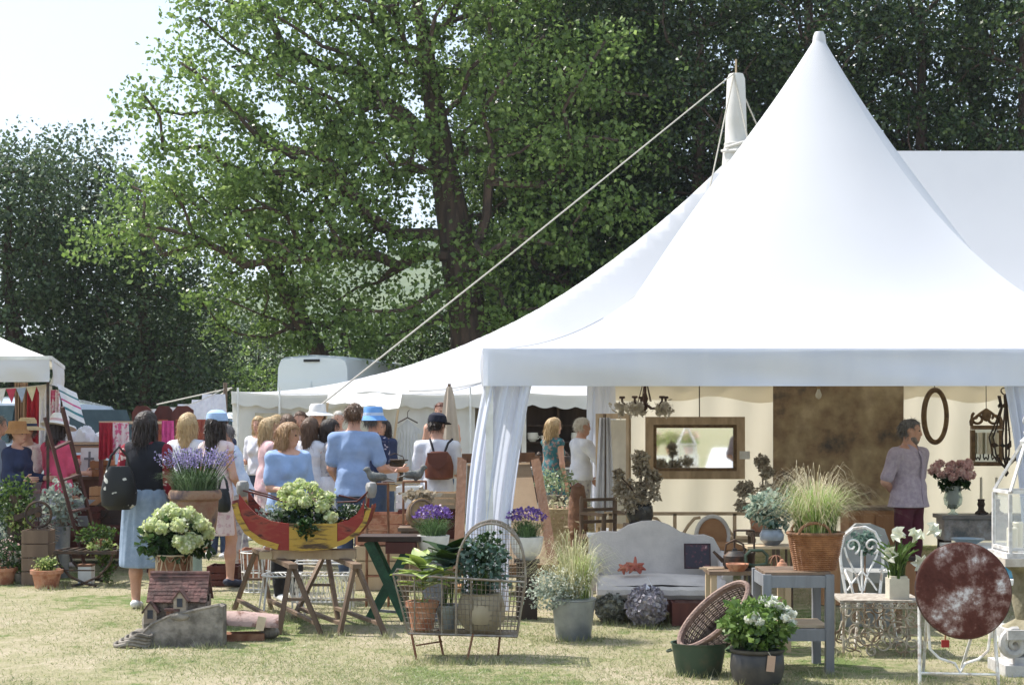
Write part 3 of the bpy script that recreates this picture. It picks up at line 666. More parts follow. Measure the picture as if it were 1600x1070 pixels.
        feet+=[(an-v3(0,0,.02)+shn*.01-fd*.035,an+fd*.13+shn*.045,.038,.034,np.cross(fd,v3(1,0,0)),.8)]; joints.append((h0,kn,an,shn))
    def mk(nm,prims,m,k=.03,vv=None,extra=None,parent=q,**kw):
        a,b=sdf(prims,vv or vx,k,**kw); mb=MB()
        if len(a) and nm in('top','trousers','skirt','shorts'):
            k3=a-np.array([0,0,1.1]); nrm=np.stack([k3[:,0],k3[:,1],np.zeros(len(a))],1); nrm/=np.linalg.norm(nrm,axis=1,keepdims=True)+1e-6; th=np.arctan2(a[:,1],a[:,0]); o1,o2=rng.uniform(0,6.3,2)
            fo=(np.sin(th*9+o1+a[:,2]*4)*.5+np.sin(th*17+o2-a[:,2]*7)*.3) if nm=='skirt' else ((1-2*np.abs(np.sin(a[:,2]*15+a[:,0]*13+o1+1.6*np.sin(a[:,0]*9+o2))))*.7+(1-2*np.abs(np.sin(a[:,0]*21-a[:,2]*11+o2)))*.5)
            a=a+nrm*(fo*(.010 if nm=='skirt' else .0055))[:,None]
        if len(a): mb.add(a*s,b)
        if len(a) and nm=='hair':
            n_=900; p_=a[rng.integers(0,len(a),n_)]; out=p_-np.array(hc); out[:,2]*=.3; out/=np.linalg.norm(out,axis=1,keepdims=True)+1e-6
            L_={'short':.035,'up':.05}.get(hs,.10); tp=out*.016+rng.normal(size=(n_,3))*.016; tp[:,2]-=L_*rng.uniform(.5,1.2,n_)
            sm_=leafmat(m.name+'_strands',tuple(m['c'][0]),tuple(x*1.25 for x in m['c'][0]),tuple(m['c'][1]),trans=.1,rough=.4); MB().blades((p_+out*.002)*s,tp*s,.0065,droop=0,seg=3).build('loose_strands',sm_,q,smooth=False)
        if extra: extra(mb)
        return mb.build(nm,m,parent)
    fv=np.concatenate(fing.V)*s; fF=fing.F
    def addf(mb):
        b=mb.n; mb.V.append(fv); mb.n+=len(fv)
        for x,mi in fF: mb.F.append((x+b,mi))
    body=mk('body',tor+sh+neck+head+ar+hands+lp+feet,skin,.028,extra=addf)
    sc3=lambda p:tuple(np.array(p)*s)
    for sx in(-1,1): MB().ball(sc3(hd(sx*.03,.083,.008)),(.013*s,.008*s,.008*s),8,5).build('eye',eye_m,q)
    MB().ball(sc3(hd(0,.088,-.058)),(.022*s,.008*s,.007*s),8,5).build('mouth',lip_m,q)
    # hair
    hm,hs=hair
    if hs!='none':
        hq=.094 if hs=='short' else .099; hp_=[(hd(0,-.024,.03),hd(0,.006,.04),hq,hq-.005,fx,.90)]
        fwd=hd(0,1,0)-hc; upv=hd(0,0,1)-hc
        if hs in('bob','long','up','longer'):
            z1={'bob':-.13,'long':-.27,'longer':-.40,'up':-.03}[hs]
            hp_+=[(hd(0,-.045,.0),hd(0,-.06,z1),.092,.082 if hs=='bob' else .07,fx,.95)]
            if hs in('bob','long','longer'): hp_+=[(hd(sx*.066,-.012,.0),hd(sx*.068,-.02,z1*.9),.036,.03) for sx in(-1,1)]
            if hs=='up': hp_+=[(hd(0,-.10,.05),hd(0,-.11,.07),.05,.045)]
        def face(X,Y,Z):
            y=(X-hc[0])*fwd[0]+(Y-hc[1])*fwd[1]+(Z-hc[2])*fwd[2]; z=(X-hc[0])*upv[0]+(Y-hc[1])*upv[1]+(Z-hc[2])*upv[2]
            f=np.minimum(y-.028-.25*np.clip(z,0,.1),.066-z)
            if hs=='short': f=np.maximum(f,-.052-z); f=np.maximum(f,np.minimum(y+.01,.03-z))
            return f
        mk('hair',hp_,hm,.03,vv=.013,fn=face)
    # clothing
    if top:
        m,hem,slv,inf=top; pr=[(a[0],a[1],a[2]+inf,a[3]+inf)+tuple(a[4:]) for a in tor]+[(a[0],a[1],a[2]+inf,a[3]+inf) for a in sh]
        hb=up((0,0,hem)); pr+=[(up((0,-.005,hem-.03)),up((0,0,1.02)),.176*wide+inf+(.016 if fem else .004),.145*wide+inf+(.012 if fem else .008),(0,1,0),.86)] if hem<.95 else []
        for s0,el,wr,k in arms:
            if slv>0: t=min(slv,1); pr.append((s0,s0+(el-s0)*t,.054*k+inf,.046*k+inf+.006))
            if slv>1: pr.append((el,el+(wr-el)*(slv-1),.046*k+inf,.036*k+inf))
        nn=up((0,0,1.))-up((0,0,0.)); ct=up((0,.03,1.425)); nt_=up((0,.42 if fem else .25,1))-up((0,0,0))
        mk('top',pr,m,.03,clips=[(hb,-nn),(ct,nt_/np.linalg.norm(nt_))])
    if bottom:
        kd,m,hem=bottom
        if kd=='trousers':
            pr=[(v3(0,-.01,.95),v3(0,0,1.02),.170*wide,.145*wide,(0,1,0),.78)]
            for h0,kn,an,shn in joints:
                pr+=[(h0,kn,.10,.078)]; 
                if hem<.45: pr+=[(kn-v3(0,.01,0),kn+shn*.2-v3(0,.016,0),.078,.076),(kn+shn*.2-v3(0,.016,0),an-shn*max(0,hem-.08),.076,.06)]
            mk('trousers' if hem<.3 else 'shorts',pr,m,.025,clips=[((0,0,1.03),(0,0,1))])
        else:
            e=.21 if kd=='skirt' else .24
            mk('skirt',[(v3(0,0,.95),v3(0,0,1.03),.182*wide,.150*wide,(0,1,0),.84),(v3(0,0,hem),v3(0,0,.92),e*wide,.192*wide,(0,1,0),.8)],m,.02,clips=[((0,0,1.04),(0,0,1)),((0,0,hem),(0,0,-1))])
    if shoes:
        pr=[(a[0],a[1],a[2]+.008,a[3]+.010)+tuple(a[4:]) for a in feet]
        for a in pr: mk('shoe',[a],shoes,.02,vv=.013)
    if hat:
        kd,m,*ex=hat; tb=MB(); M3=Matrix.Rotation(R(hy),3,'Z')@Matrix.Rotation(-R(hp+lean*.6),3,'X')
        o=hd(0,-.01,.045)*s
        prof={'cap':[(.112,0),(.112,.03),(.10,.075),(.06,.105),(0,.112)],'bucket':[(.165,-.035),(.155,-.03),(.118,.015),(.112,.02),(.105,.10),(.095,.112),(0,.115)],'sun':[(.215,-.03),(.20,-.012),(.125,.012),(.116,.02),(.108,.085),(.085,.118),(.03,.122),(0,.118)],'boater':[(.19,0),(.19,.012),(.118,.014),(.112,.075),(0,.082)]}[kd]
        tb.lathe([(a*s,b*s) for a,b in prof],c=tuple(o),n=24,M=M3,sx=.92)
        ho=tb.build('hat',m,q)
        if kd=='cap':
            pb=MB(); f=[]
            g=np.zeros((5,9,3))
            for i in range(5):
                for j in range(9):
                    a=(j/8-.5)*2.0; r=.105+i/4*.075*math.cos(a*.75); p=M3@V((math.sin(a)*r*.9*s,math.cos(a)*r*s,(.006-.012*(i/4)**2)*s)); g[i,j]=o+np.array(p)
            pb.slab(g,(0,0,.006)); pb.build('hat_brim',m,ho)
        if ex: MB().lathe([(.118*s,.016*s),(.113*s,.05*s)],c=tuple(o),n=24,M=M3,sx=.92).build('hat_band',ex[0],ho)
    q['_s']=s
    return q
t_bk=cl('black_knit',(.014,.015,.022)); t_dot=mat('red_dotted_cotton',(.22,.015,.03),(.60,.45,.42),sc_=22,rough=.9,lo=.60,hi=.66,det=1); denim=cl('pale_denim',(.26,.33,.44),(.21,.28,.38),20); t_wh=mat('white_cotton',(.70,.70,.74),(.60,.61,.68),sc_=9,rough=.9,bump=.45,bsc=9); t_bl=cl('light_blue_cotton',(.30,.42,.66),(.25,.36,.58)); t_mb=cl('mid_blue_cotton',(.27,.37,.58),(.22,.31,.5))
t_pk=cl('pink_cardigan',(.66,.44,.45),(.58,.37,.39)); t_navy=cl('navy_cotton',(.03,.04,.09)); jean=cl('dark_denim',(.06,.09,.16),(.045,.07,.13),20); t_teal=mat('teal_floral_print',(.03,.12,.14),(.25,.16,.14),sc_=24,rough=.9,lo=.52,hi=.6,det=2); t_gr=mat('grey_print_cotton',(.46,.44,.44),(.24,.23,.27),sc_=16,rough=.9,lo=.5,hi=.62,bump=.2,bsc=12); t_co=cl('coral_cotton',(.66,.16,.15)); t_blk=cl('black_trouser',(.015,.015,.018)); t_pal=mat('pale_pink_print',(.70,.56,.54),(.55,.33,.36),sc_=20,rough=.9,lo=.52,hi=.64,bump=.2,bsc=12); t_cer=cl('cerise_cotton',(.62,.08,.16))
sh_w=mat('white_shoe',(.75,.75,.74)); sh_n=mat('navy_trainer',(.03,.035,.06)); straw_h=mat('straw_hat',(.62,.48,.30),(.5,.38,.22),sc_=40,rough=.9); wh_h=mat('white_hat',(.8,.78,.75),(.7,.68,.66),sc_=12,rough=.9); tan_h=mat('tan_hat',(.42,.22,.09),(.34,.17,.07),sc_=20,rough=.9)
def at(px,ytop,D,h=None): return GD(px,D)
# the woman with her back turned, near the hydrangea
person('woman seen from behind in black waistcoat, red dotted sleeves and pale denim skirt',G(228,950),1.665,-4,(h_dk,'bob'),(t_dot,.95,1.75,.010),('skirt',denim,.36),sh_w,'bagarm','down',wide=1.08,hy=-14)
w1=COL.objects['person']; pr=[]
a,b=sdf([((0,-.0,1.27),(0,0,1.30),.175,.166,(0,1,0),.76),((0,0,.90),(0,0,1.26),.178,.172,(0,1,0),.78),((-.13,0,1.375),(.13,0,1.375),.075,.075)],.016,.04,clips=[((0,0,.90),(0,0,-1)),((0,0,1.45),(0,0,1))]); MB().add(a*1.665/1.7,b).build('waistcoat',t_bk,w1)
bagm=mat('black_spotted_leather',(.012,.012,.012),(.6,.58,.52),sc_=13,rough=.5,lo=.66,hi=.69,det=1)
def shoulderbag(label,loc,w,h,d,m,L,rz=0):
    t=T('shoulder_bag',label,'bag',loc,R(rz)); g=[(.30*w,0),(.48*w,.10*h),(.52*w,.4*h),(.42*w,.8*h),(.3*w,h)]
    MB().lathe(g,n=18,sy=d/w).build('bag_body',m,t)
    MB().tube([(-.33*w,0,h*.9),(-.22*w,0,h+L*.55),(0,0,h+L),(.22*w,0,h+L*.55),(.33*w,0,h*.9)],.012,6).build('strap',m,t); return t
p=P(186,796,12.75); shoulderbag('slouchy black shoulder bag with pale spots hanging from the waistcoat woman',(p.x,p.y,p.z),.29,.36,.16,bagm,.16,20)
# crowd between the goods
D=15.2; person('woman with long blonde hair seen from behind in a white top',GD(293,D),1.66,-8,(h_bl,'long'),(t_wh,.93,.7,.012),('skirt',t_pal,.5),sh_w,'low','low')
D=14.6; person('walking woman with light blue cap, long dark hair and navy trainers',GD(338,D),1.66,-28,(h_dk,'longer'),(t_pal,.9,0,.010),('skirt',t_pal,.52),sh_n,'down','low',legs=(((.02,-.10,-1),(0,-.75,-.75)),((.0,.30,-1),(0,-.05,-1))),hat=('cap',cl('pale_blue_cap',(.36,.50,.72))),wide=.92)
D=18; person('woman with auburn hair facing the stalls near the hanging white linen',GD(342,D),1.66,165,(h_au,'long'),(t_navy,.95,.6,.012),('trousers',jean,.08),sh_w,'bent','bent')
D=16; person('woman with short grey hair looking down in a white and blue shirt',GD(374,D),1.56,95,(h_gr,'short'),(cl('white_blue_stripe_shirt',(.62,.68,.80),(.45,.55,.72),14),.9,.9,.014),('trousers',t_gr,.08),sh_w,'low','front',lean=12,hp=30,hy=10)
D=16.8; person('woman with short pale blonde hair in a pink cardigan',GD(420,D),1.62,-70,(h_bl,'bob'),(t_pk,.85,1.9,.016),('skirt',t_pal,.4),sh_w,'low','bent',hy=-15)
D=13.7; person('woman in a loose blue top with reddish blonde hair and black trousers',GD(450,D),1.57,-138,(h_rb,'bob'),(t_bl,.78,.75,.022),('trousers',t_blk,.08),sh_w,'low','bent',hy=30,hp=6,wide=1.15)
D=17; person('woman with straight brown hair in a white sleeveless top',GD(484,D),1.62,-20,(h_br,'long'),(t_wh,.92,0,.010),('skirt',t_gr,.5),sh_w,'down','low')
D=20; person('person wearing a white wide brimmed hat deep in the crowd',GD(497,D),1.76,150,(h_br,'short'),(t_wh,.92,.8,.012),('trousers',jean,.08),sh_w,hat=('sun',wh_h))
D=17; person('woman with long dark hair wearing sunglasses and a coral waist scarf',GD(514,D),1.6,-75,(h_dk,'long'),(t_gr,.95,0,.010),('skirt',t_wh,.35),sh_w,'low','bent'); 
D=15.3; person('man with cropped brown hair in a light blue t-shirt and jeans seen from behind',GD(553,D),1.755,-8,(h_br,'short'),(t_mb,.82,.75,.016),('trousers',jean,.08),sh_w,'low',((.30,.12,-1),(.25,.85,-.25)),fem=False,hy=-10,vx=.016)
D=16.4; person('person in a blue bucket hat and navy spotted top beside the blue t-shirt man',GD(582,D),1.70,-40,(h_gr,'short'),(mat('navy_spot_print',(.02,.03,.08),(.45,.4,.45),sc_=30,lo=.62,hi=.68,rough=.9,det=1),.95,.7,.012),('trousers',jean,.08),sh_w,'low','bent',hat=('bucket',cl('blue_hat_cotton',(.16,.36,.72)),cl('pale_hat_patch',(.5,.6,.75))))
D=16.2; bm=person('man in navy cap and white t-shirt seen from behind',GD(683,D),1.64,-10,(h_dk,'short'),(t_wh,.85,.85,.018),('trousers',t_wh,.08),sh_w,'bent','bent',fem=False,hat=('cap',cl('navy_cap',(.012,.014,.03))),hy=-25,hp=6)
lea=mat('brown_leather',(.18,.055,.025),(.11,.03,.015),sc_=8,rough=.45)
bp=T('backpack','brown leather backpack worn by the man in the navy cap','backpack',GD(683,D)+V((.03,-.20,0)),R(-10))
MB().lathe([(.10,.98),(.15,1.0),(.155,1.12),(.13,1.22),(.09,1.27),(0,1.275)],n=20,sy=.42).build('pack_body',lea,bp)
MB().slab(np.array([[[-.11,-.075,1.26],[.11,-.075,1.26]],[[-.10,-.085,1.16],[.10,-.085,1.16]],[[0,-.085,1.08],[.02,-.085,1.08]]]),(0,-.008,0)).build('flap',mat('dark_leather',(.12,.035,.018)),bp)
for sx in(-1,1): MB().tube([(sx*.05,-.0,1.24),(sx*.09,.03,1.36),(sx*.12,.10,1.40)],.013,6).build('strap',t_bk,bp)
D=22; person('man with auburn hair standing by the marquee wall behind the capped man',GD(690,D),1.84,160,(h_au,'short'),(skin_m,.95,.5,.01),('trousers',jean,.08),sh_w,fem=False)
D=20; person('woman with a blonde bob in a teal floral dress beyond the tied curtain',GD(864,D),1.62,-52,(h_bl,'bob'),(t_teal,.9,0,.012),('dress',t_teal,.45),sh_w,'low','down',hy=-10)
D=19; person('white haired person in a pale shirt with one arm raised at the tent post',GD(908,D),1.62,-70,(h_wh,'short'),(t_wh,.9,1.2,.018),('trousers',t_gr,.08),sh_w,'low','up',fem=False)
# the stallholder under the pagoda
D=14.3; person('grey bearded man in a lilac short sleeved shirt standing inside the pagoda, hands behind back',GD(1420,D),1.60,-140,(hairm('dark_grey_hair',(.19,.18,.175),(.08,.075,.075)),'short'),(mat('lilac_check_shirt',(.46,.39,.45),(.36,.30,.37),sc_=30,rough=.9,bump=.1),.84,.8,.013),('trousers',cl('maroon_trouser',(.10,.02,.035)),.08),sh_n,'back','back',fem=False,skin=skin_t,hy=34,vx=.015,group='x',wide=1.18)
man=[o for o in COL.objects if o.get('label','').startswith('grey bearded')][0]; del man['group']
a,b=sdf([((0,.05,1.52),(0,.068,1.49),.048,.036),((0,.03,1.53),(.0,.035,1.52),.060,.056,(1,0,0),.95)],.010,.02,clips=[((0,0,1.535),(0,-.35,1))]); 
cA,sA=math.cos(R(34)),math.sin(R(34)); a=a-np.array([0,.02,0]); a=np.stack([a[:,0]*cA-a[:,1]*sA,a[:,0]*sA+a[:,1]*cA+.02,a[:,2]],1)
MB().add(a*1.6/1.7,b).build('beard',hairm('grey_stubble',(.26,.21,.19),(.16,.13,.12)),man)
kf=1.6/1.7; shm=_M['lilac_check_shirt']; plk=cl('lilac_placket',(.42,.35,.43),(.36,.30,.37))
MB().slab(np.array([[(x*kf,(y+.012)*kf,z*kf) for x in(-.018,.018)] for y,z in((.105,1.40),(.148,1.33),(.157,1.24),(.142,1.12),(.150,1.0),(.168,.88))]),(0,.006,0)).build('placket',plk,man)
for sx in(-1,1): MB().slab(np.array([[(sx*.012*kf,.098*kf,1.415*kf),(sx*.06*kf,.05*kf,1.455*kf),(sx*.075*kf,-.02*kf,1.46*kf)],[(sx*.045*kf,.128*kf,1.375*kf),(sx*.085*kf,.075*kf,1.405*kf),(sx*.095*kf,-.02*kf,1.42*kf)]]),(0,.004,.004)).build('collar',plk,man)
# people at the left stall
D=17.4; person('grey haired person at the edge of the photo in a blue grey jacket',GD(-6,D),1.64,-60,(h_gr,'short'),(cl('blue_grey_jacket',(.22,.26,.36)),.85,1.8,.02),('trousers',jean,.08),sh_n,'bent','bent')
D=16.5; person('visitor in a tan felt hat and dark jacket',GD(26,D),1.55,-110,(h_dk,'short'),(t_navy,.85,1.8,.02),('trousers',t_blk,.08),sh_n,'bent','bent',hat=('bucket',tan_h))
D=17.0; person('visitor in a cream straw sun hat beside the stall curtain',GD(44,D),1.58,150,(h_gr,'short'),(t_pal,.85,.8,.014),('skirt',t_gr,.4),sh_w,'low','low',hat=('sun',straw_h,t_navy))
D=16.7; person('woman in a white hat with pink band and a rose pink top',GD(90,D),1.62,-25,(h_dk,'bob'),(t_cer,.85,.9,.014),('trousers',t_wh,.08),sh_w,'front','bent',hat=('sun',wh_h,t_pk),hp=15)
D=19; person('dark haired visitor between the red screens and hanging linen',GD(282,D),1.70,10,(h_dk,'bob'),(t_cer,.9,.8,.012),('trousers',jean,.08),sh_w,'low','low')
D=19; person('woman with curly brown hair behind the pink cardigan',GD(450,D),1.66,30,(h_br,'bob'),(t_pal,.9,.8,.014),('trousers',jean,.08),sh_w,'low','low')
D=21; person('fair haired woman at the marquee window',GD(432,D),1.66,-20,(h_bl,'up'),(t_pk,.9,.8,.014),('trousers',jean,.08),sh_w,'low','low')

p=P(349,800,14.3); shoulderbag('small black handbag carried at the hip of the walking woman in the blue cap',(p.x,p.y,p.z),.15,.22,.08,mat('plain_black_leather',(.012,.012,.013),rough=.4),.12,-20)
# more visitors deeper in the crowd, between the stalls and the marquee wall
for D,px,h,yaw,hr,tp,lb,ht in ((20.5,405,1.64,160,(h_bl,'bob'),t_wh,'fair bobbed woman facing us near the marquee corner pole',None),(19.2,470,1.70,175,(h_br,'short'),t_gr,'brown haired man in a printed grey shirt facing us in the crowd',None),(22,528,1.72,-160,(h_wh,'short'),t_pk,'white haired visitor in pink below the awning flap',None),(21,600,1.60,150,(h_dk,'bob'),t_navy,'dark haired visitor in navy beside the hanging white dress',None),(20,232,1.62,-150,(h_gr,'bob'),t_wh,'grey bobbed visitor in white beyond the red screens',('sun',straw_h))):
    person(lb,GD(px,D),h,yaw,hr,(tp,.9,.8,.014),('trousers',jean,.08),sh_w,'low','bent',hat=ht,fem=hr[1]!='short')
# ---------------------------------------------------------------- plant builders
def bush(t,c,r,n,size,m,name='foliage',up=.35,asp=.6,shell=.35):
    d=rng.normal(size=(n,3)); d/=np.linalg.norm(d,axis=1,keepdims=True); q=rng.random((n,1))**shell
    # lumpy outline
    ph=rng.uniform(0,6.28,6); lump=1+.16*np.sin(d[:,:1]*5+ph[0])*np.cos(d[:,1:2]*5+ph[1])+.12*np.sin(d[:,2:3]*7+d[:,:1]*4+ph[2])
    p=np.array(c)+d*q*lump*np.array(r)
    return MB().leaves(p,size,up=up,asp=asp,dirs=d*.6,fold=.12).build(name,m,t,smooth=False)
def stems(t,base,c,r,n,m,rad=.004,name='stem'):
    mb=MB()
    for i in range(n):
        a=rnd.uniform(0,6.28); e=V(c)+V((math.cos(a)*r[0]*.7,math.sin(a)*r[1]*.7,rnd.uniform(-.3,.5)*r[2])); b=V(base)+V((rnd.gauss(0,.02),rnd.gauss(0,.02),0))
        mb.tube([b,b.lerp(e,.5)+V((0,0,.02)),e],[rad,rad*.8,rad*.5],4,cap=False)
    return mb.build(name,m,t)
def tuft(t,c,n,L,spread,wid,m,name='grass_blades',droop=.5,rad=.05,low=.3):
    a=rng.uniform(0,6.283,n); q=rng.random(n)**.7; ln=L*rng.uniform(.55,1.1,n)
    base=np.stack([np.cos(a)*rad*rng.random(n),np.sin(a)*rad*rng.random(n),np.zeros(n)],1)+np.array(c)
    out=spread*q*ln; zz=np.sqrt(np.maximum(ln**2-out**2*.8,(low*ln)**2)); tip=np.stack([np.cos(a)*out,np.sin(a)*out,zz],1)
    return MB().blades(base,tip,wid,droop=droop,seg=6).build(name,m,t,smooth=False)
def heads(t,cs,r,m,per=70,size=.022,name='flower_head'):
    """dense round flower heads, each its own part"""
    for c in cs:
        k=r*rnd.uniform(.8,1.15); d=rng.normal(size=(per,3)); d/=np.linalg.norm(d,axis=1,keepdims=True)
        mb=MB(); mb.ball(c,k*.82,8,6); mb.leaves(np.array(c)+d*k*np.array([1,1,.85]),size*1.5,up=.1,asp=.95,fold=.15)
        mb.build(name,m,t,smooth=False)
def spikes(t,c,r,n,L,m,sm,name='flower_spikes'):
    mb=MB(); sb=MB()
    for i in range(n):
        a=rnd.uniform(0,6.28);q=rnd.random()**.6; b=V((c[0]+math.cos(a)*q*r*.5,c[1]+math.sin(a)*q*r*.5,c[2])); e=b+V((math.cos(a)*q*r*.8,math.sin(a)*q*r*.8,L*rnd.uniform(.75,1.1)))
        sb.tube([b,e],.0022,3,cap=False); k=8; tt=np.linspace(.72,1,k)[:,None]; p=np.array(b)+(np.array(e)-np.array(b))*tt
        mb.leaves(p+rng.normal(size=p.shape)*.006,.022,up=.2,asp=.7)
    sb.build('flower_stalks',sm,t,smooth=False); return mb.build(name,m,t,smooth=False)
def pot(t,prof,m,name='pot',n=24,sy=1,so=True,c=(0,0,0)):
    mb=MB().lathe(prof,n=n,sy=sy,c=c); o=mb.build(name,m,t)
    if so:
        rt,zt=prof[-1]; MB().lathe([(rt*.97,zt-.03),(0,zt-.022)],n=n,sy=sy,c=c).build('soil',soil,t)
    return o
def flowerpot(r0,r1,h,rim=.012): return [(r0,0),(r1*.97,h*.78),(r1+rim,h*.79),(r1+rim*1.2,h),(r1*.9,h),(r1*.88,h*.9)]
# ---------------------------------------------------------------- vehicles beyond the marquee
glassy=mat('car_glass',(.02,.04,.045),(.03,.055,.06),rough=.18,spec=.3); tyre_m=mat('tyre',(.02,.02,.02),rough=.9); rim_m=mat('alloy_rim',(.5,.5,.52),metal=.8,rough=.35)
carpaint=mat('silver_blue_paint',(.42,.46,.50),(.38,.42,.46),rough=.25,metal=.5,coat=.6); whitepaint=mat('white_van_paint',(.74,.78,.80),(.70,.74,.77),rough=.28,coat=.5,sc_=1); lampr=mat('red_lamp',(.35,.02,.02),rough=.2); blackpl=mat('black_plastic',(.02,.02,.022),rough=.6)
def wheel(t,x,y,r,wd=.2):
    M90=Matrix.Rotation(R(90),3,'Y'); o=MB().lathe([(r*.6,-wd/2),(r*.95,-wd/2),(r,-wd*.3),(r,wd*.3),(r*.95,wd/2),(r*.6,wd/2)],c=(x,y,r),n=24,M=M90).build('wheel',tyre_m,t)
    MB().lathe([(0,-wd*.44),(r*.6,-wd*.40),(r*.62,wd*.40),(0,wd*.44)],c=(x,y,r),n=18,M=M90).build('rim',rim_m,o)
v=T('parked_van','white high roofed panel van parked behind the marquee with its rear doors toward us','van',GD(488,38.5),R(-16))
def rsec(w0,w1,z0,z1,y,n=6):
    pts=[(-w0,z0),(-w0,z0+(z1-z0)*.45),(-(w0*.35+w1*.65),z1-.22),(-w1+.02,z1-.07),(-w1+.14,z1),(0,z1+.05),(w1-.14,z1),(w1-.02,z1-.07),(w0*.35+w1*.65,z1-.22),(w0,z0+(z1-z0)*.45),(w0,z0)]
    return [(x,y,z) for x,z in pts]
H=Z_(557,38.5); secs=[(0,.99,.90,H-.06),(.10,1.0,.92,H),(3.9,1.0,.92,H),(4.5,1.0,.86,H-.2),(5.2,.98,.80,1.75),(5.75,.94,.80,1.25)]
g=np.array([rsec(a,b,.42,h_,y) for y,a,b,h_ in secs]); mb=MB().sheet(g,flip=True)
mb.add(g[0],[tuple(range(10,-1,-1))]); mb.add(g[-1],[tuple(range(11))]); mb.build('body',whitepaint,v)
for sx in(-1,1):
    MB().box((sx*.46,-.015,1.55),(.86,.03,H-1.15)).build('rear_door',whitepaint,v); MB().box((sx*.90,-.03,1.3),(.10,.03,.4)).build('tail_light',lampr,v)
MB().box((-.01,-.02,H-.10),(.42,.05,.06)).build('brake_light',blackpl,v); MB().box((0,-.04,.5),(1.9,.12,.2)).build('bumper',blackpl,v)
for x in(-.88,.88):
    for y in(1.0,4.8): wheel(v,x,y,.34)
def car(label,loc,rz,paint,hgt_=1.68):
    t=T('parked_car',label,'car',loc,R(rz)); k=hgt_/1.68
    S_=[(-2.2,.78,.45,.80,.78),(-2.1,.88,.35,1.0,.82),(-1.9,.90,.32,1.06,.84),(-1.0,.92,.3,1.06,.86),(.6,.92,.3,1.04,.86),(1.2,.92,.3,1.0,.86),(1.9,.88,.32,.88,.82),(2.2,.75,.45,.75,.7)]
    g=np.array([[(-w_*.93,y,z0),(-w_,y,z0+.2),(-w_,y,z1*.85),(-w2,y,z1),(0,y,z1+.02),(w2,y,z1),(w_,y,z1*.85),(w_,y,z0+.2),(w_*.93,y,z0)] for y,w_,z0,z1,w2 in S_])*np.array([1,1,k])
    mb=MB().sheet(g,flip=True); mb.add(g[0],[tuple(range(8,-1,-1))]); mb.add(g[-1],[tuple(range(9))]); mb.build('body',paint,t)
    C=[(-2.05,.80,.80,1.05,1.1),(-1.75,.80,.66,1.05,1.55),(-1.2,.82,.66,1.05,1.64),(-.2,.82,.67,1.05,1.66),(.35,.82,.64,1.03,1.58),(1.15,.80,.74,1.0,1.04)]
    g=np.array([[(-w_,y,z0),(-w2,y,z1-.06),(-w2*.8,y,z1),(0,y,z1+.03),(w2*.8,y,z1),(w2,y,z1-.06),(w_,y,z0)] for y,w_,w2,z0,z1 in C])*np.array([1,1,k])
    mb=MB().sheet(g,flip=True); mb.build('roof',paint,t)
    for sx in(-1,1):
        for y0,y1,a0,a1 in((-1.72,-1.15,.12,0),(-1.05,-.25,0,0),(-.15,.75,0,.45)):
            q=[(sx*.825,y0,1.10*k),(sx*.82,y1+a1*.4,1.08*k),(sx*.70,y1-a1*.4,1.56*k),(sx*.70,y0+a0,1.56*k)]; MB().add([(p[0]-sx*.002+sx*.02,p[1],p[2]) for p in q]+[(p[0]-sx*.02,p[1],p[2]) for p in q],[(0,1,2,3),(7,6,5,4),(0,4,5,1),(1,5,6,2),(2,6,7,3),(3,7,4,0)]).build('side_window',glassy,t)
    MB().box((0,-2.02,1.32*k),(1.3,.04,.40*k),M=Matrix.Rotation(R(-24),3,'X')).build('rear_window',glassy,t); MB().box((0,.82,1.31*k),(1.35,.04,.55),M=Matrix.Rotation(R(54),3,'X')).build('windscreen',glassy,t)
    for sx in(-1,1): MB().box((sx*.70,-2.2,.88*k),(.24,.06,.16)).build('tail_light',lampr,t)
    for x in(-.82,.82):
        for y in(-1.35,1.4): wheel(t,x,y,.32)
    return t
car('silver blue estate car parked behind the striped towel',GD(0,23.5),62,carpaint,1.95); car('pale car parked behind the washing line of white linen',GD(285,29),75,whitepaint,1.75)
# ---------------------------------------------------------------- left stalls
def tbl(label,name,p0,w,d,h,m,legm=None,top=.03,leg=.05,rz=0,cat='table'):
    t=T(name,label,cat,p0,R(rz)); MB().box((0,0,h-top/2),(w,d,top)).build('table_top',m,t)
    for sx in(-1,1):
        for sy in(-1,1): MB().box((sx*(w/2-leg),sy*(d/2-leg),(h-top)/2),(leg,leg,h-top)).build('leg',legm or m,t)
    MB().box((0,-d/2+leg,h-top-.05),(w-2*leg,.02,.08)).build('apron',legm or m,t)
    return t
def crate(label,loc,w,d,h,m,rz=0,name='wooden_crate',cat='crate',group=None,slats=3):
    t=T(name,label,cat,loc,R(rz),group); k=.014
    b=MB()
    for i in range(slats):
        z0=h*i/slats+.004; hh=h/slats-.01
        b.box((0,-d/2,z0+hh/2),(w,k,hh)); b.box((0,d/2,z0+hh/2),(w,k,hh)); b.box((-w/2+k/2,0,z0+hh/2),(k,d-k*1.2,hh)); b.box((w/2-k/2,0,z0+hh/2),(k,d-k*1.2,hh))
    b.box((0,0,.01),(w-2*k,d-2*k,.012)); b.build('slatted_sides',m,t)
    for sx in(-1,1):
        for sy in(-1,1): MB().box((sx*(w/2-.03),sy*(d/2-.022),h/2),(.025,.022,h)).build('corner_post',m,t)
    return t
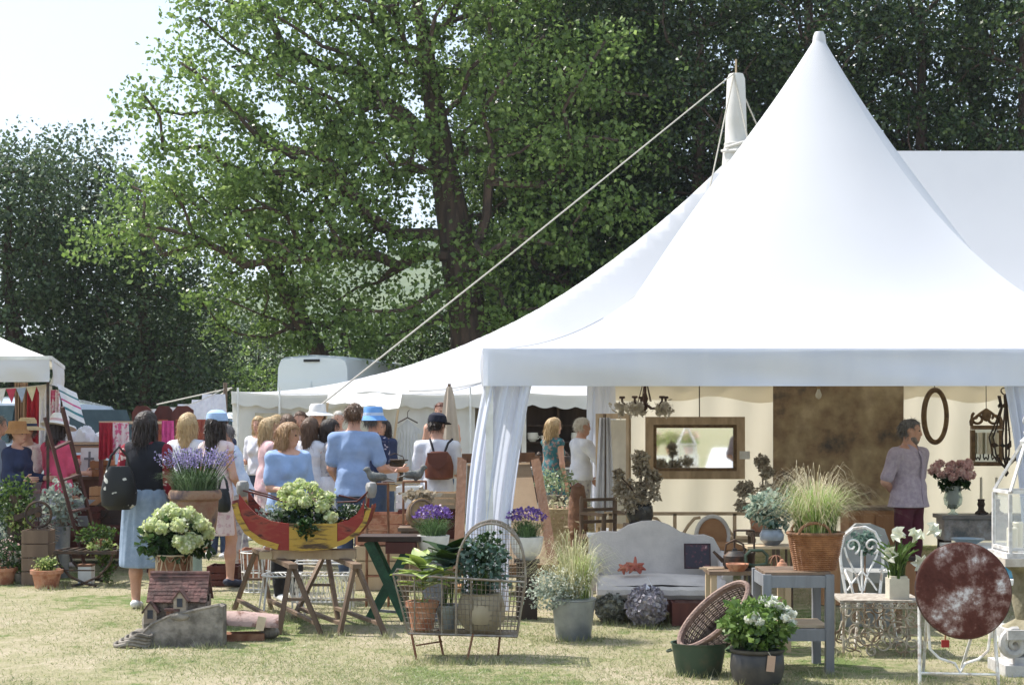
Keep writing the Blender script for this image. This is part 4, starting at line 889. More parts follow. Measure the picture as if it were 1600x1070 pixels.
# green stump with ivy, flower pots
p=G(26,906); t=T('ivy_stump','ivy covered bark stump with silver green leaves at the photo edge','plant',p)
MB().lathe([(.13,0),(.10,.25),(.09,.6),(.07,.85)],n=12).build('stump',bark,t); bush(t,(-.02,0,.76),(.22,.18,.28),900,.05,leaf_g); bush(t,(.05,-.05,.6),(.16,.14,.2),250,.05,leaf_y,'pale_leaves'); bush(t,(.02,0,.30),(.17,.15,.34),420,.05,leaf_g); bush(t,(-.13,-.05,.45),(.10,.1,.3),200,.045,leaf_s)
p=G(6,912); t=T('potted_plant','pink flowering plant in a low pot at the photo edge','plant',p); pot(t,flowerpot(.09,.12,.16),terra); bush(t,(0,0,.28),(.18,.16,.16),420,.05,leaf_d); bush(t,(0,-.02,.33),(.18,.16,.14),130,.03,pet_p,'blossoms')
p=G(38,910); t=T('potted_plant','white flowering plant in a grey bowl beside the ivy stump','plant',p); pot(t,[(.08,0),(.13,.06),(.14,.10)],stone); bush(t,(0,0,.2),(.14,.12,.14),300,.045,leaf_g); heads(t,[(.02,-.05,.30),(-.06,-.06,.24),(.07,-.03,.23)],.055,pet_w,70,.02)
p=G(73,918); t=T('potted_plant','small feathery green plant in a squat terracotta pot on the grass','plant',p); pot(t,flowerpot(.105,.14,.175),terra); tuft(t,(0,0,.16),160,.17,.7,.008,leaf_g,rad=.08); bush(t,(0,0,.22),(.13,.12,.08),240,.03,leaf_y)
p=G(80,902); t=T('wire_ball','round ball of pale dried twigs on a wooden stool','wire ball',p+V((0,0,.30)))
mb=MB()
for i in range(46):
    a=rnd.uniform(0,6.28);b=rnd.uniform(.2,2.9); mb.tube([V((math.cos(a+u*2.2)*math.sin(b+u*.9),math.sin(a+u*2.2)*math.sin(b+u*.9),math.cos(b+u*.9)))*.145+V((0,0,.145)) for u in np.linspace(0,1,8)],.004,4)
mb.build('twigs',mat('silver_twig',(.42,.38,.33),(.28,.24,.21),sc_=20),t)
tbl('small grey stool holding the twig ball','plant_stool',p,.28,.28,.30,wood_grey,cat='stool')
p=G(96,902); t=T('dried_bouquet','tall bunch of dried silver grey foliage in a tin','dried flowers',p); pot(t,[(.07,0),(.09,.5),(.095,.52)],zinc); bush(t,(0,0,.72),(.22,.16,.28),620,.055,leaf_s); stems(t,(0,0,.5),(0,0,.8),(.15,.15,.2),20,leaf_dry,.004,'stems')
# black metal garden bench holding ivy and a white tin
p=G(140,914); be=T('metal_bench','low black metal garden bench with curved legs beside the terracotta pot','bench',p,R(-4))
mb=MB(); mb.bar((-.30,-.15,.33),(.32,-.15,.33),.03); mb.bar((-.30,.2,.33),(.32,.2,.33),.03)
for i in range(7): mb.bar((-.28+.095*i,-.15,.345),(-.28+.095*i,.2,.345),.035,.01)
mb.build('seat',iron_dark,be)
for y in(-.15,.2):
    for sx in(-1,1): MB().tube([(sx*.28,y,.33),(sx*.25,y,.22),(sx*.14,y,.10),(sx*-.02,y,.03),(sx*-.12,y,.012)],.013,6).build('leg',iron_dark,be)
MB().bar((-.34,-.16,.16),(.1,-.16,.16),.025,.012).build('stretcher',iron_dark,be)
p=G(135,912); t=T('storage_tin','rusty edged white square tin standing under the bench','tin',p); MB().box((0,0,.09),(.13,.13,.18)).build('tin_body',white_paint,t); MB().box((0,0,.185),(.137,.137,.02)).build('lid',iron_rust,t)
p=G(158,912)+V((0,.02,.352)); t=T('ivy_plant','trailing ivy spilling off the black metal bench','plant',p); pot(t,[(.07,0),(.09,.09)],terra); bush(t,(-.05,-.02,.13),(.2,.13,.10),500,.042,leaf_g); bush(t,(.10,-.18,-.12),(.08,.05,.24),300,.042,leaf_g,'trailing_stems'); bush(t,(.05,-.17,.0),(.16,.05,.10),200,.042,leaf_y,'trailing_tips')
# stepladder
t=T('stepladder','red brown wooden stepladder with slanting rails behind the bench','ladder',GD(110,15.2))
ladm=wood('dark_red_wood',(.075,.026,.02),(.045,.016,.013)); D=15.2; mb=lambda a,b,w=.05: MB().bar(V(P(*a))-t.location,V(P(*b))-t.location,w,.03)
for a,b in (((70,652,15.0),(136,896,15.2)),((97,636,15.5),(163,896,15.9))): mb(a,b,.038).build('rail',ladm,t)
for k in (.2,.4,.6,.8): 
    a=P(70,652,15.0).lerp(P(136,896,15.2),k); b=P(97,636,15.5).lerp(P(163,896,15.9),k); MB().bar(a-t.location,b-t.location,.045,.02).build('rung',ladm,t)
# low table under the clutter
tb=tbl('long low red brown table carrying boxes behind the bench','low_table',GD(140,16.4),1.5,.6,.50,wood_red)
zt=.5
def on(px,D,z): q=GD(px,D); q.z=z; return q
crate('shallow red brown wooden box on the low table',on(128,16.2,zt),.42,.3,.20,wood_red); crate('small dark trunk shaped box at the end of the low table',on(176,16.3,zt),.34,.28,.16,wood_dark,slats=2)
crate('bright orange brown wooden box stacked on the red one',on(158,16.25,zt+.20+.0),.20,.18,.20,wood_pine,slats=2)
for i,(px,dz,r,lb) in enumerate(((112,.20,.06,'little terracotta pot on the red wooden box'),(122,.20,.05,'smaller terracotta pot beside the first on the red box'))):
    t=T('plant_pot',lb,'pot',on(px,16.15,zt+dz)); pot(t,flowerpot(r*.7,r,r*1.7,.006),terra)
t=T('wooden_star','pale grey wooden star standing among the boxes','star',on(130,15.95,.60),R(10)); MB().prism([((.13 if i%2==0 else .055)*math.sin(i*math.pi/5),.13+(.13 if i%2==0 else .055)*math.cos(i*math.pi/5)) for i in range(10)],-.01,.01).build('star_body',wood_grey,t); MB().box((0,0,-.05),(.1,.1,.1)).build('base',wood_grey,t)
t=T('cart_wheel','small dark spoked wheel propped beside the stepladder','wheel',on(60,14.98,.50+.18)); M9=Matrix.Rotation(R(90),3,'X')
MB().tube([(math.cos(a)*.125,0,math.sin(a)*.125) for a in np.linspace(0,6.283,25)[:-1]],.013,6,closed=True).build('tyre',iron_dark,t); mb=MB()
for k in range(8): a=k*math.pi/4; mb.tube([(0,0,0),(math.cos(a)*.12,0,math.sin(a)*.12)],.005,4)
mb.lathe([(.03,-.02),(.03,.02)],n=10,M=M9); mb.build('spokes',iron_dark,t)
mb=MB(); mb.bar((-.24,.02,-.04),(.02,.02,.06),.05,.05); mb.build('axle_shaft',wood_dark,t)
crate('rough narrow crate standing on end beneath the small spoked wheel',GD(60,15.0),.26,.22,.535,wood_old,slats=4)
def cloth(nm,a,b=None,s=12,lo=.45,hi=.6): return mat(nm,a,b,sc_=s,rough=.9,trans=.12,lo=lo,hi=hi,det=3)
cm_r0=cloth('red_textile',(.42,.03,.05),(.30,.02,.04)); cm_p0=cloth('rose_print_textile',(.74,.62,.64),(.62,.12,.25),16,.5,.58); cm_k0=cloth('hot_pink_textile',(.66,.10,.30),(.5,.06,.22))
# tall sideboard behind the low table, heaped with goods
sb=T('sideboard','brown wooden sideboard heaped with textiles behind the stepladder','sideboard',GD(142,17.3)); MB().box((0,0,.5),(1.05,.4,.88)).build('carcass',mat('worn_brown_wood',(.20,.10,.06),(.10,.05,.03),sc_=5,st=(1,1,.2),bump=.2),sb); MB().box((0,0,.955),(1.12,.46,.03)).build('top',wood_old,sb)
for x in(-.26,.26): d_=MB().box((x,-.206,.5),(.46,.02,.7)).build('door',wood_red,sb); MB().ball((x*.2,-.225,.55),.018,7,5).build('knob',brass,d_)
for x in(-.48,.48): MB().box((x,-.15,.03),(.06,.06,.06)).build('foot',wood_old,sb)
ztp=.9705
for px,w,h,m_,lb in ((98,.22,.16,cm_p0,'rose printed cushion at the stall end of the sideboard'),(124,.24,.20,cm_k0,'hot pink cushion in the middle of the sideboard'),(196,.22,.15,cm_r0,'dark red cushion at the far end of the sideboard')):
    t=T('cushion',lb,'cushion',(X_(px,17.2),17.2,ztp)); MB().ball((0,0,h*.5),(w*.55,.09,h*.5),12,8).build('cover',m_,t)
t=T('framed_print','white framed print of a grey cross leaning on the sideboard','framed print',(X_(140,17.1),17.1,ztp)); MB().box((0,0,.16),(.20,.02,.32),M=Matrix.Rotation(R(-8),3,'X')).build('board',white_paint,t); MB().box((0,-.014,.16),(.025,.006,.24),M=Matrix.Rotation(R(-8),3,'X')).build('cross_upright',wood_grey,t); MB().box((0,-.021,.20),(.11,.006,.025),M=Matrix.Rotation(R(-8),3,'X')).build('cross_arm',wood_grey,t)
t=T('round_basket','round red brown wicker basket on the sideboard near the waistcoat woman','basket',(X_(178,17.15),17.15,ztp)); MB().lathe([(.09,0),(.14,.10),(.15,.13),(.135,.13),(.08,.02)],n=18).build('body',wicker,t); MB().tube([(-.14,0,.12),(-.11,0,.24),(0,0,.29),(.11,0,.24),(.14,0,.12)],.011,6).build('handle',wicker,t)
crate('orange stained wooden box on the sideboard behind the ladder',(X_(160,17.15),17.15,ztp),.22,.2,.18,wood_pine,slats=2)
t=T('iron_mangle','black cast iron frame with crossed bars on the low table','iron frame',on(150,16.15,zt)); mb=MB(); mb.bar((-.2,0,.02),(.15,0,.30),.025); mb.bar((.2,.02,.02),(-.12,.02,.28),.025); mb.build('crossed_bars',iron_dark,t); MB().tube([(math.cos(a)*.07+.05,-.03,.14+math.sin(a)*.07) for a in np.linspace(0,6.283,17)[:-1]],.01,5,closed=True).build('wheel_ring',iron_dark,t)
# red rack with pink textiles
rk=T('garment_rail','red wooden drying frame with a top rail for textiles','clothes rail',GD(205,16.9)); z1=Z_(660,16.9)
for px in (158,268): MB().bar((X_(px,16.9)-rk.location.x,0,0),(X_(px,16.9)-rk.location.x,0,z1),.04).build('post',wood_red,rk)
MB().bar((X_(155,16.9)-rk.location.x,0,z1),(X_(271,16.9)-rk.location.x,0,z1),.03).build('rail',wood_light,rk)
def hang(label,px,D,z,w,h,m,name='hanging_cloth',group=None,flare=1.15,cat='cloth',folds=3):
    t=T(name,label,cat,on(px,D,z),group=group); g=np.zeros((10,17,3)); ph=rnd.uniform(0,6)
    for i in range(10):
        for j in range(17):
            q=i/9;u=j/16-.5; g[i,j]=(u*w*(1+(flare-1)*q),.02*math.sin(u*folds*6.28+ph+q)*(.3+q),-h*q+.012*math.sin(u*9+ph)*q)
    MB().slab(g,(0,.006,0)).build('cloth',m,t); return t
def cloth(nm,a,b=None,s=12,lo=.45,hi=.6): return mat(nm,a,b,sc_=s,rough=.9,trans=.12,lo=lo,hi=hi,det=3)
cm_r=cloth('red_textile',(.42,.03,.05),(.30,.02,.04)); cm_p=cloth('rose_print_textile',(.74,.62,.64),(.62,.12,.25),16,.5,.58); cm_k=cloth('hot_pink_textile',(.66,.10,.30),(.5,.06,.22)); cm_w=cloth('white_linen',(.78,.78,.83),(.70,.70,.77)); cm_o=cloth('faded_orange_rug',(.45,.14,.08),(.32,.08,.06),14)
hang('plain dark red textile at the near end of the drying frame',166,16.85,z1,.14,.40,cm_r); hang('white textile printed with roses on the drying frame',189,16.85,z1,.17,.34,cm_p); hang('hot pink cloth over the far end of the drying frame',262,16.85,z1+.02,.13,.5,cm_k)
sc_r=T('folding_screen','tall red brown folding screen with arched top behind the waistcoat woman','screen',GD(250,18.2)); 
for i,(x0,x1,yy) in enumerate(((206,236,.0),(238,266,.10),(268,302,.0))):
    a=X_(x0,18.2)-sc_r.location.x;b=X_(x1,18.2)-sc_r.location.x; z=Z_(634,18.2); f=MB().prism([(a,.02),(b,.02),(b,z-.05),((a+b)/2+.06,z),((a+b)/2-.06,z),(a,z-.08)],yy,yy+.03).build('panel',wood_red,sc_r); MB().prism([(a+.05,.8),(b-.05,.8),(b-.05,z-.16),(a+.05,z-.16)],yy-.006,yy+.002).build('inset',cm_o,f)
hang('pink and orange rug thrown over the folding screen',318,18.0,Z_(655,18.0),.2,.5,cm_o)
hang('dark red cloth hung inside the stall tent beside the buff curtain',53,18.2,2.0,.16,.75,cm_r); hang('white lace panel hung inside the stall tent corner',71,18.0,2.0,.15,.8,cm_w); hang('rose printed cloth hung under the stall valance corner',86,17.8,1.95,.10,.4,cm_p)
# striped towel on the stall pole and linen heap
tw=cloth('striped_towel',(.80,.80,.82),(.78,.78,.8)); t=T('striped_towel','white towel with teal and pink stripes hung from the stall corner','towel',P(104,602,15.9),0)
def towel():
    cols=[cm_w,cloth('teal_stripe',(.08,.25,.30)),cm_w,cm_k,cm_w,cloth('teal_stripe',(.08,.25,.30)),cm_w]; z=0
    for i,hh in enumerate((.06,.02,.07,.02,.06,.03,.06)):
        g=np.zeros((3,9,3))
        for a in range(3):
            for b in range(9): u=b/8;zz=z+hh*a/2; g[a,b]=(-.10+.20*u+zz*.28,.012*math.sin(u*8),-zz-u*.10+.02)
        MB().slab(g,(0,.005,0)).build('stripe' if i%2 else 'towel_field',cols[i],t); z+=hh
towel()
lt=tbl('trestle table piled with folded white linen behind the pink hat','linen_table',GD(128,17.6),.7,.5,1.35,wood_light)
for i,(px,w,lb) in enumerate(((112,.20,'crumpled white linen heap at the towel end of the table'),(134,.26,'biggest heap of crumpled white linen on the table'),(155,.15,'small folded white linen at the far end of the table'))):
    t=T('linen_heap',lb,'linen',on(px,17.5,1.35)); d=rng.normal(size=(1,3)); mb=MB(); g=np.zeros((9,19,3))
    for a in range(9):
        for b in range(19):
            th=b/18*6.283; r=w/2*math.cos(a/8*1.5)*(1+.14*math.sin(th*5+a)); g[a,b]=(r*math.cos(th),r*.7*math.sin(th),.002+(.17 if i<2 else .1)*math.sin(a/8*1.57)*(1+.12*math.sin(th*3+a*2)))
    mb.sheet(g,flip=False).build('cloth',cm_w,t)
# washing line of white garments
wl=T('washing_line','sagging washing line tied between the marquee corner and a stall pole','washing line',(0,0,0)); A=P(225,640,21.5);B=P(352,606,23); pts=[A.lerp(B,i/20)-V((0,0,.10*math.sin(i/20*3.14))) for i in range(21)]
MB().tube(pts,.008,5).build('cord',rope_m,wl); MB().tube([(A.x,A.y,0),(A.x,A.y,A.z+.05)],.03,8).build('pole',wood_old,wl); MB().tube([(B.x,B.y,0),(B.x,B.y,B.z+.08)],.03,8).build('pole',wood_old,wl)
for i,(k,w,h,lb) in enumerate(((2,.30,.5,'white pillowcase hung at the low end of the washing line'),(5,.34,.62,'white nightdress second from the low end of the line'),(8,.26,.45,'short white blouse in the middle of the washing line'),(11,.36,.7,'long white petticoat near the middle of the washing line'),(14,.30,.55,'white camisole hanging toward the marquee corner'),(17,.34,.72,'white lace dress nearest the marquee on the line'))):
    q=pts[k]; hang(lb,0,1,0,w,h,cm_w,'white_garment','white linen on the washing line',1.35,'garment').location=q
# ---------------------------------------------------------------- lavender bowl on its stand, hydrangea planter
p=GD(305,12.75); zb=Z_(846,12.75)
t=T('plant_stand','pale green painted pedestal under the lavender bowl','plant stand',p); MB().lathe([(.16,0),(.15,.04),(.06,.08),(.055,zb-.06),(.14,zb-.02),(.15,zb)],n=20).build('pedestal',mat('pale_green_paint',(.42,.52,.46),(.33,.42,.37),rough=.6,bump=.1),t)
t=T('lavender_bowl','wide terracotta bowl overflowing with flowering lavender','potted lavender',p+V((0,0,zb))); pot(t,[(.13,0),(.17,.10),(.185,.22),(.19,.34),(.215,.36),(.22,.40),(.205,.43),(.18,.43)],mat('mottled_clay',(.27,.13,.08),(.12,.085,.09),sc_=5,rough=.85,bump=.2,c3=(.32,.2,.13)))
tuft(t,(0,0,.40),1300,.26,.85,.008,leafmat('lavender_leaf',(.16,.26,.12),(.25,.34,.2),(.10,.17,.08)),rad=.19); spikes(t,(0,0,.45),.26,190,.30,pet_l,leaf_g)
p=G(272,972); t=T('hydrangea_planter','tall rusted iron planter with pale wire hearts and cream hydrangeas','potted hydrangea',p); zt=Z_(866,p.y); pot(t,[(.105,0),(.125,zt*.9),(.135,zt-.01),(.135,zt)],iron_rust)
wm=mat('cream_wire',(.62,.52,.38),(.5,.4,.28)); mb=MB()
mb.tube([(math.cos(a)*.142,math.sin(a)*.142,zt) for a in np.linspace(0,6.283,25)[:-1]],.007,5,closed=True)
for a0 in range(-2,8):
    c=a0*math.pi/4; f=lambda da,z:(math.cos(c+da)*(.141),math.sin(c+da)*.141,z)
    mb.tube([f(-.0,zt-.19),f(-.15,zt-.13),f(-.30,zt-.05),f(-.2,zt-.008),f(-.03,zt-.05)],.005,4); mb.tube([f(0,zt-.19),f(.15,zt-.13),f(.30,zt-.05),f(.2,zt-.008),f(.03,zt-.05)],.005,4)
mb.build('wire_heart',wm,t)
bush(t,(0.01,0,zt+.12),(.29,.22,.18),760,.08,leaf_d); s=S(p.y)
heads(t,[((px-272)*s,dy,(866-py)*s+zt) for px,py,dy in((235,832,-.05),(243,818,-.12),(252,805,0),(263,796,.05),(280,800,-.1),(262,822,-.18),(297,802,-.08),(308,812,-.02),(303,838,-.15),(318,826,.02),(288,818,-.17),(272,808,-.05),(228,828,.05),(290,843,-.2),(312,843,-.14),(326,832,-.05),(318,818,-.1),(300,850,-.2))],.06,pet_hy,90,.024)
# ---------------------------------------------------------------- carved stone cottage
p=G(262,1008); s=S(p.y); t=T('stone_cottage','carved stone cottage with red tiled roof on a sloping rock','garden ornament',p,R(0))
f=lambda px,py:((px-262)*s,(1008-py)*s)
MB().prism([f(x,y) for x,y in((222,1008),(222,992),(240,975),(268,962),(300,955),(343,944),(350,946),(350,1012),(300,1014),(250,1012))],-.06,.10).build('rock_base',stone,t)
ridge_=MB(); ridge_.tube([(f(x,y)[0],-.055,f(x,y)[1]) for x,y in((222,990),(240,973),(268,960),(300,953),(345,943))],.012,6); ridge_.build('ledge',stone,t)
mb=MB()
for k in range(4): mb.tube([((-52+k*5)*s+math.cos(a)*(.12-.015*k),-.07+math.sin(a)*.07,.02+.022*k+.01*math.sin(a*3)) for a in np.linspace(0,6.283,20)[:-1]],.014,6,closed=True)
mb.build('stone_rope',stone,t)
MB().ball((-.20,.03,.06),(.07,.05,.06),9,6).build('rock',stone,t); MB().ball((-.12,.0,.09),(.06,.06,.05),8,6).build('rock',stone,t); MB().ball((.10,-.04,.21),(.09,.04,.035),8,6).build('rock',stone,t); MB().ball((.30,.02,.235),(.07,.07,.03),8,6).build('rock',stone,t)
wallm=mat('flinty_wall',(.29,.235,.19),(.10,.075,.06),sc_=22,rough=.9,bump=.6); til=mat('red_tile_stone',(.17,.085,.075),(.06,.038,.034),sc_=9,rough=.85,bump=.4)
x0,z0=f(233,985);x1,z1=f(320,932); MB().box(((x0+x1)/2,.13,(.05+z1)/2),(x1-x0,.20,z1-.05)).build('cottage_wall',wallm,t)
def slope(xa,xb,ya,za,yb,zb,rows,mb):
    for i in range(rows):
        u=i/rows;v_=(i+1)/rows; y_0=ya+(yb-ya)*u;y_1=ya+(yb-ya)*v_;z_0=za+(zb-za)*u;z_1=za+(zb-za)*v_
        for j in range(9):
            a=xa+(xb-xa)*j/9; b=xa+(xb-xa)*(j+1)/9; d=.005*rnd.random()
            mb.box(((a+b)/2,(y_0+y_1)/2,(z_0+z_1)/2+.004+d),((b-a)*.98,math.hypot(y_1-y_0,z_1-z_0)*1.12,.012),M=Matrix.Rotation(math.atan2(z_1-z_0,y_1-y_0)-.08,3,'X'))
mb=MB(); zr=f(0,900)[1]; ze=f(0,942)[1]; slope(x0-.02,x1+.01,.0,ze,.13,zr,8,mb); slope(x0-.02,x1+.01,.27,ze,.135,zr,8,mb); mb.tube([(x0-.02,.132,zr+.012),(x1+.01,.132,zr+.010)],.016,6)
mb.prism([(x0,ze),(x1,ze),(x1-.0,zr-.01),(x0,zr-.01)],.10,.16); rf=mb.build('roof',til,t)
dk=mat('dark_pane',(.05,.06,.08),(.03,.03,.04))
for px,py in((237,957),(283,939)):
    a,b=f(px,py); d=MB().prism([(a-.045,b-.07),(a+.045,b-.07),(a+.045,b+.02),(a,b+.075),(a-.045,b+.02)],-.045,.06).build('dormer',mat('pale_render',(.40,.335,.27),(.24,.19,.15),sc_=14,rough=.9,bump=.3),t)
    mb=MB(); mb.bar((a-.06,-.0,b+.01),(a,-.0,b+.085),.13,.016,up=(0,1,0)) if False else None
    for sx in(-1,1): mb.add([(a,-.055,b+.09),(a,.07,b+.09),(a+sx*.062,.07,b+.008),(a+sx*.062,-.055,b+.008),(a,-.055,b+.075),(a,.07,b+.075),(a+sx*.055,.07,b-.0),(a+sx*.055,-.055,b-.0)],[(0,1,2,3),(7,6,5,4),(0,3,7,4),(1,5,6,2),(3,2,6,7)])
    mb.build('dormer_roof',til,d); MB().box((a,-.047,b-.005),(.038,.008,.06)).build('window',dk,d)
a,b=f(271,962); MB().prism([(a-.045,b-.07),(a+.045,b-.07),(a+.045,b+.04),(a-.045,b+.04)],-.03,.06).build('porch',mat('brick_porch',(.33,.15,.10),(.2,.1,.07),sc_=30,bump=.4),t); MB().box((a,.01,b+.048),(.11,.12,.018)).build('porch_roof',til,t)
a,b=f(226,980); MB().ball((a+.02,.05,b+.03),(.05,.06,.09),9,7).build('boulder',stone,t)
# rusty pink painted tin trough
p=G(392,998); s=S(p.y); t=T('rusty_trough','rusty trough with flaking pink paint and a paper label lying on the grass','trough',p,R(8))
rp=mat('flaking_pink_paint',(.40,.28,.25),(.13,.055,.035),sc_=9,rough=.8,bump=.3,lo=.5,hi=.62)
g=np.zeros((11,13,3))
for i in range(11):
    for j in range(13):
        a=-.3+3.4*j/12; x=-.22+.42*i/10; r=.125*(1-.22*abs(i/10-.4)); g[i,j]=(x,math.cos(a)*r-.0,.115-.10*(i/10-.3)*.3+math.sin(a)*r*.75)
MB().slab(g,(0,0,-.006)).build('shell',rp,t); MB().ball((.14,-.02,.05),(.07,.06,.05),8,6).build('foot',stone,t); MB().box((-.05,-.02,.025),(.3,.16,.05)).build('base',iron_rust,t)
MB().box((.075,-.128,.13),(.06,.006,.10),M=Matrix.Rotation(R(12),3,'Y')).build('paper_label',mat('aged_paper',(.66,.55,.40),(.58,.46,.32),sc_=8),t)
# ---------------------------------------------------------------- swing boat on trestles
DBt=12.0; s=S(DBt); p=GD(476,DBt); zB=Z_(856,DBt)
t=T('swing_boat','old fairground swing boat painted red and yellow, filled with flowers','swing boat',p+V((0,0,zB)))
f=lambda px,py:((px-476)*s,(856-py)*s)
red=mat('worn_red_paint',(.23,.024,.018),(.045,.012,.010),sc_=9,rough=.6,bump=.2,st=(.5,1,1.4),lo=.5,hi=.68,c3=(.26,.05,.03)); yel=mat('worn_yellow_paint',(.42,.26,.04),(.07,.04,.02),sc_=13,rough=.6,bump=.2,st=(.35,1,1.6),lo=.50,hi=.62)
top=[(372,764),(382,770),(392,785),(408,801),(430,811),(456,815),(530,815),(548,810),(562,800),(571,785),(576,768),(584,764)]
bot=[(584,792),(577,815),(564,832),(545,845),(520,854),(476,857),(440,855),(412,846),(390,830),(377,808),(370,785)]
dep=.22
def side(poly,y0,y1,m,nm): return MB().prism([f(*q) for q in poly],y0,y1).build(nm,m,t)
def sub(x0,x1):
    def ip(c,x):
        c=sorted(c); xs=[q[0] for q in c]; return float(np.interp(x,xs,[q[1] for q in c]))
    xs=np.linspace(x0,x1,12); tp=[q for q in top]; lw=[(370,785)]+bot
    return [(x,ip(tp,x)) for x in xs]+[(x,ip(lw,x)) for x in xs[::-1]]
for y0 in(-dep,dep-.025):
    nm='side_panel'
    side(sub(381,458),y0,y0+.025,red,nm); side(sub(458.3,531.7),y0-.004,y0+.029,yel,nm); side(sub(532,573),y0,y0+.025,red,nm)
# painted borders following the keel line, bowed hull bottom and prow blocks
def border(a,b,y0,m,w=9):
    pts=[q for q in bot[::-1] if a<=q[0]<=b]; out=[]; 
    for i,q in enumerate(pts):
        u=V((pts[min(i+1,len(pts)-1)][0]-pts[max(i-1,0)][0],pts[min(i+1,len(pts)-1)][1]-pts[max(i-1,0)][1])).normalized(); n=V((u.y,-u.x)); out.append((q[0]+n.x*w,q[1]+n.y*w))
    return MB().prism([f(*q) for q in pts]+[f(*q) for q in out[::-1]],y0,y0+.035).build('painted_border',m,t)
for y0 in(-dep-.008,dep-.027): border(368,442,y0,yel); border(518,586,y0,yel,7)
g=np.array([[(f(*q)[0],y,f(*q)[1]+.003) for q in bot] for y in np.linspace(-dep+.02,dep-.02,5)]); MB().slab(g,(0,0,.02)).build('hull_bottom',red,t)
for px,py in((379,763),(580,765)):
    a,b=f(px,py); MB().lathe([(.03,-.06),(.042,-.02),(.045,.03),(.035,.055),(0,.065)],c=(a,0,b),n=12,sy=3.2).build('prow_block',mat('grey_metal_cap',(.28,.27,.26),(.2,.19,.18)),t)
for y in(-.12,.12):
    a=MB().tube([(f(384,765)[0],y,f(384,765)[1]),(f(415,773)[0],y*.8,f(415,773)[1]),(f(455,786)[0],y*.5,f(455,786)[1])],.007,5); a.build('pull_rope',wood_red,t)
    a=MB().tube([(f(578,766)[0],y,f(578,766)[1]),(f(560,782)[0],y*.9,f(560,782)[1]-.0),(f(528,784 if y<0 else 774)[0],y*.5,f(528,784 if y<0 else 774)[1])],.007,5); a.build('pull_rope',wood_red,t)

MB().box((f(478,822)[0],0,f(0,828)[1]),(.56,.38,.02)).build('floor_board',wood_dark,t)
def inboat(name,label,px,py,cat='plant'): a,b=f(px,py); return T(name,label,cat,(p.x+a,DBt,zB+b))
q=inboat('hydrangea_plant','cream and lime hydrangea planted in the middle of the swing boat',480,826); bush(q,(0,0,.10),(.26,.17,.12),520,.06,leaf_d); bush(q,(-.02,-.03,.24),(.24,.15,.12),260,.05,leaf_y); bush(q,(.03,-.22,.02),(.10,.05,.08),120,.06,leaf_d,'drooping_leaves')
heads(q,[((x-480)*s,d,(826-y)*s) for x,y,d in((470,772,-.06),(453,764,0),(487,760,.02),(468,757,.05),(505,790,-.12),(520,806,-.14),(444,772,.03),(499,772,0),(512,778,.05),(480,783,-.12),(458,782,-.06))],.05,pet_hy,90,.022)
q=inboat('silver_plant','small silver leaved plant with pale flowers in the near end of the swing boat',432,822); bush(q,(0,0,.09),(.17,.12,.085),330,.035,leaf_s); bush(q,(-.05,-.03,.10),(.12,.09,.07),60,.02,pet_w,'blossoms')
q=inboat('trailing_plant','dark green plant dotted with tiny white flowers at the far end of the swing boat',548,822); bush(q,(0,0,.11),(.15,.12,.075),360,.035,leaf_d); bush(q,(0,-.02,.13),(.14,.12,.06),60,.018,pet_w,'blossoms')
t=T('timber_beam','pale timber beam laid across the trestles beneath the swing boat','beam',(X_(490,DBt),DBt,Z_(872,DBt)))
bh=(872-857)*s-.004; MB().box((0,0,bh/2),(.66,.16,bh)).build('timber',wood_light,t); MB().box((-.36,-.0,bh*.42),(.1,.18,bh*.8)).build('end_block',mat('dry_end_grain',(.55,.46,.30),(.45,.36,.22)),t)
def trestle(label,e1,e2):
    """e=(top px,py,D, foot a px,py, foot b px,py)"""
    t=T('trestle',label,'trestle',G(e2[3],e2[4]),group='wooden trestles under the swing boat'); o=t.location; zt=Z_(872,DBt)-.045
    tops=[]; feet=[]
    for (px,D,_,ax,ay,bx,by) in (e1,e2):
        tp=V((X_(px,D),D,zt)); tops.append(tp-o)
        fa=G(ax,ay); fb=G(bx,by); ym=(fa.y+fb.y)/2; fa=V((X_(ax,ym),ym,0));fb=V((X_(bx,ym),ym,0))
        for k,q in enumerate((fa,fb)): MB().bar(tp-o+V(((-.012 if k==0 else .012),(.026 if k else -.026)*0+(.015 if k else -.015),.02)),q-o,.036,.030).build('leg',wood_old,t)
        feet.append((fa-o,fb-o,tp-o))
    d=(tops[1]-tops[0]).normalized(); MB().bar(tops[0]-d*.06+V((0,0,.035)),tops[1]+d*.06+V((0,0,.035)),.07,.035).build('top_bar',wood_old,t)
    r=[[x[2].lerp(x[k],.82) for x in feet] for k in(0,1)]
    for k in(0,1): MB().bar(r[k][0],r[k][1],.035,.025).build('rail',wood_old,t)
    for x in feet: MB().bar(x[2].lerp(x[0],.45),x[2].lerp(x[1],.45),.03,.02).build('brace',wood_old,t)
trestle('wooden trestle under the yellow edged near end of the swing boat',(402,12.9,0,366,950,424,954),(456,11.5,0,436,986,502,996))
trestle('wooden trestle under the far end of the swing boat beside the green table',(509,12.6,0,458,968,528,966),(556,11.5,0,530,990,602,995))
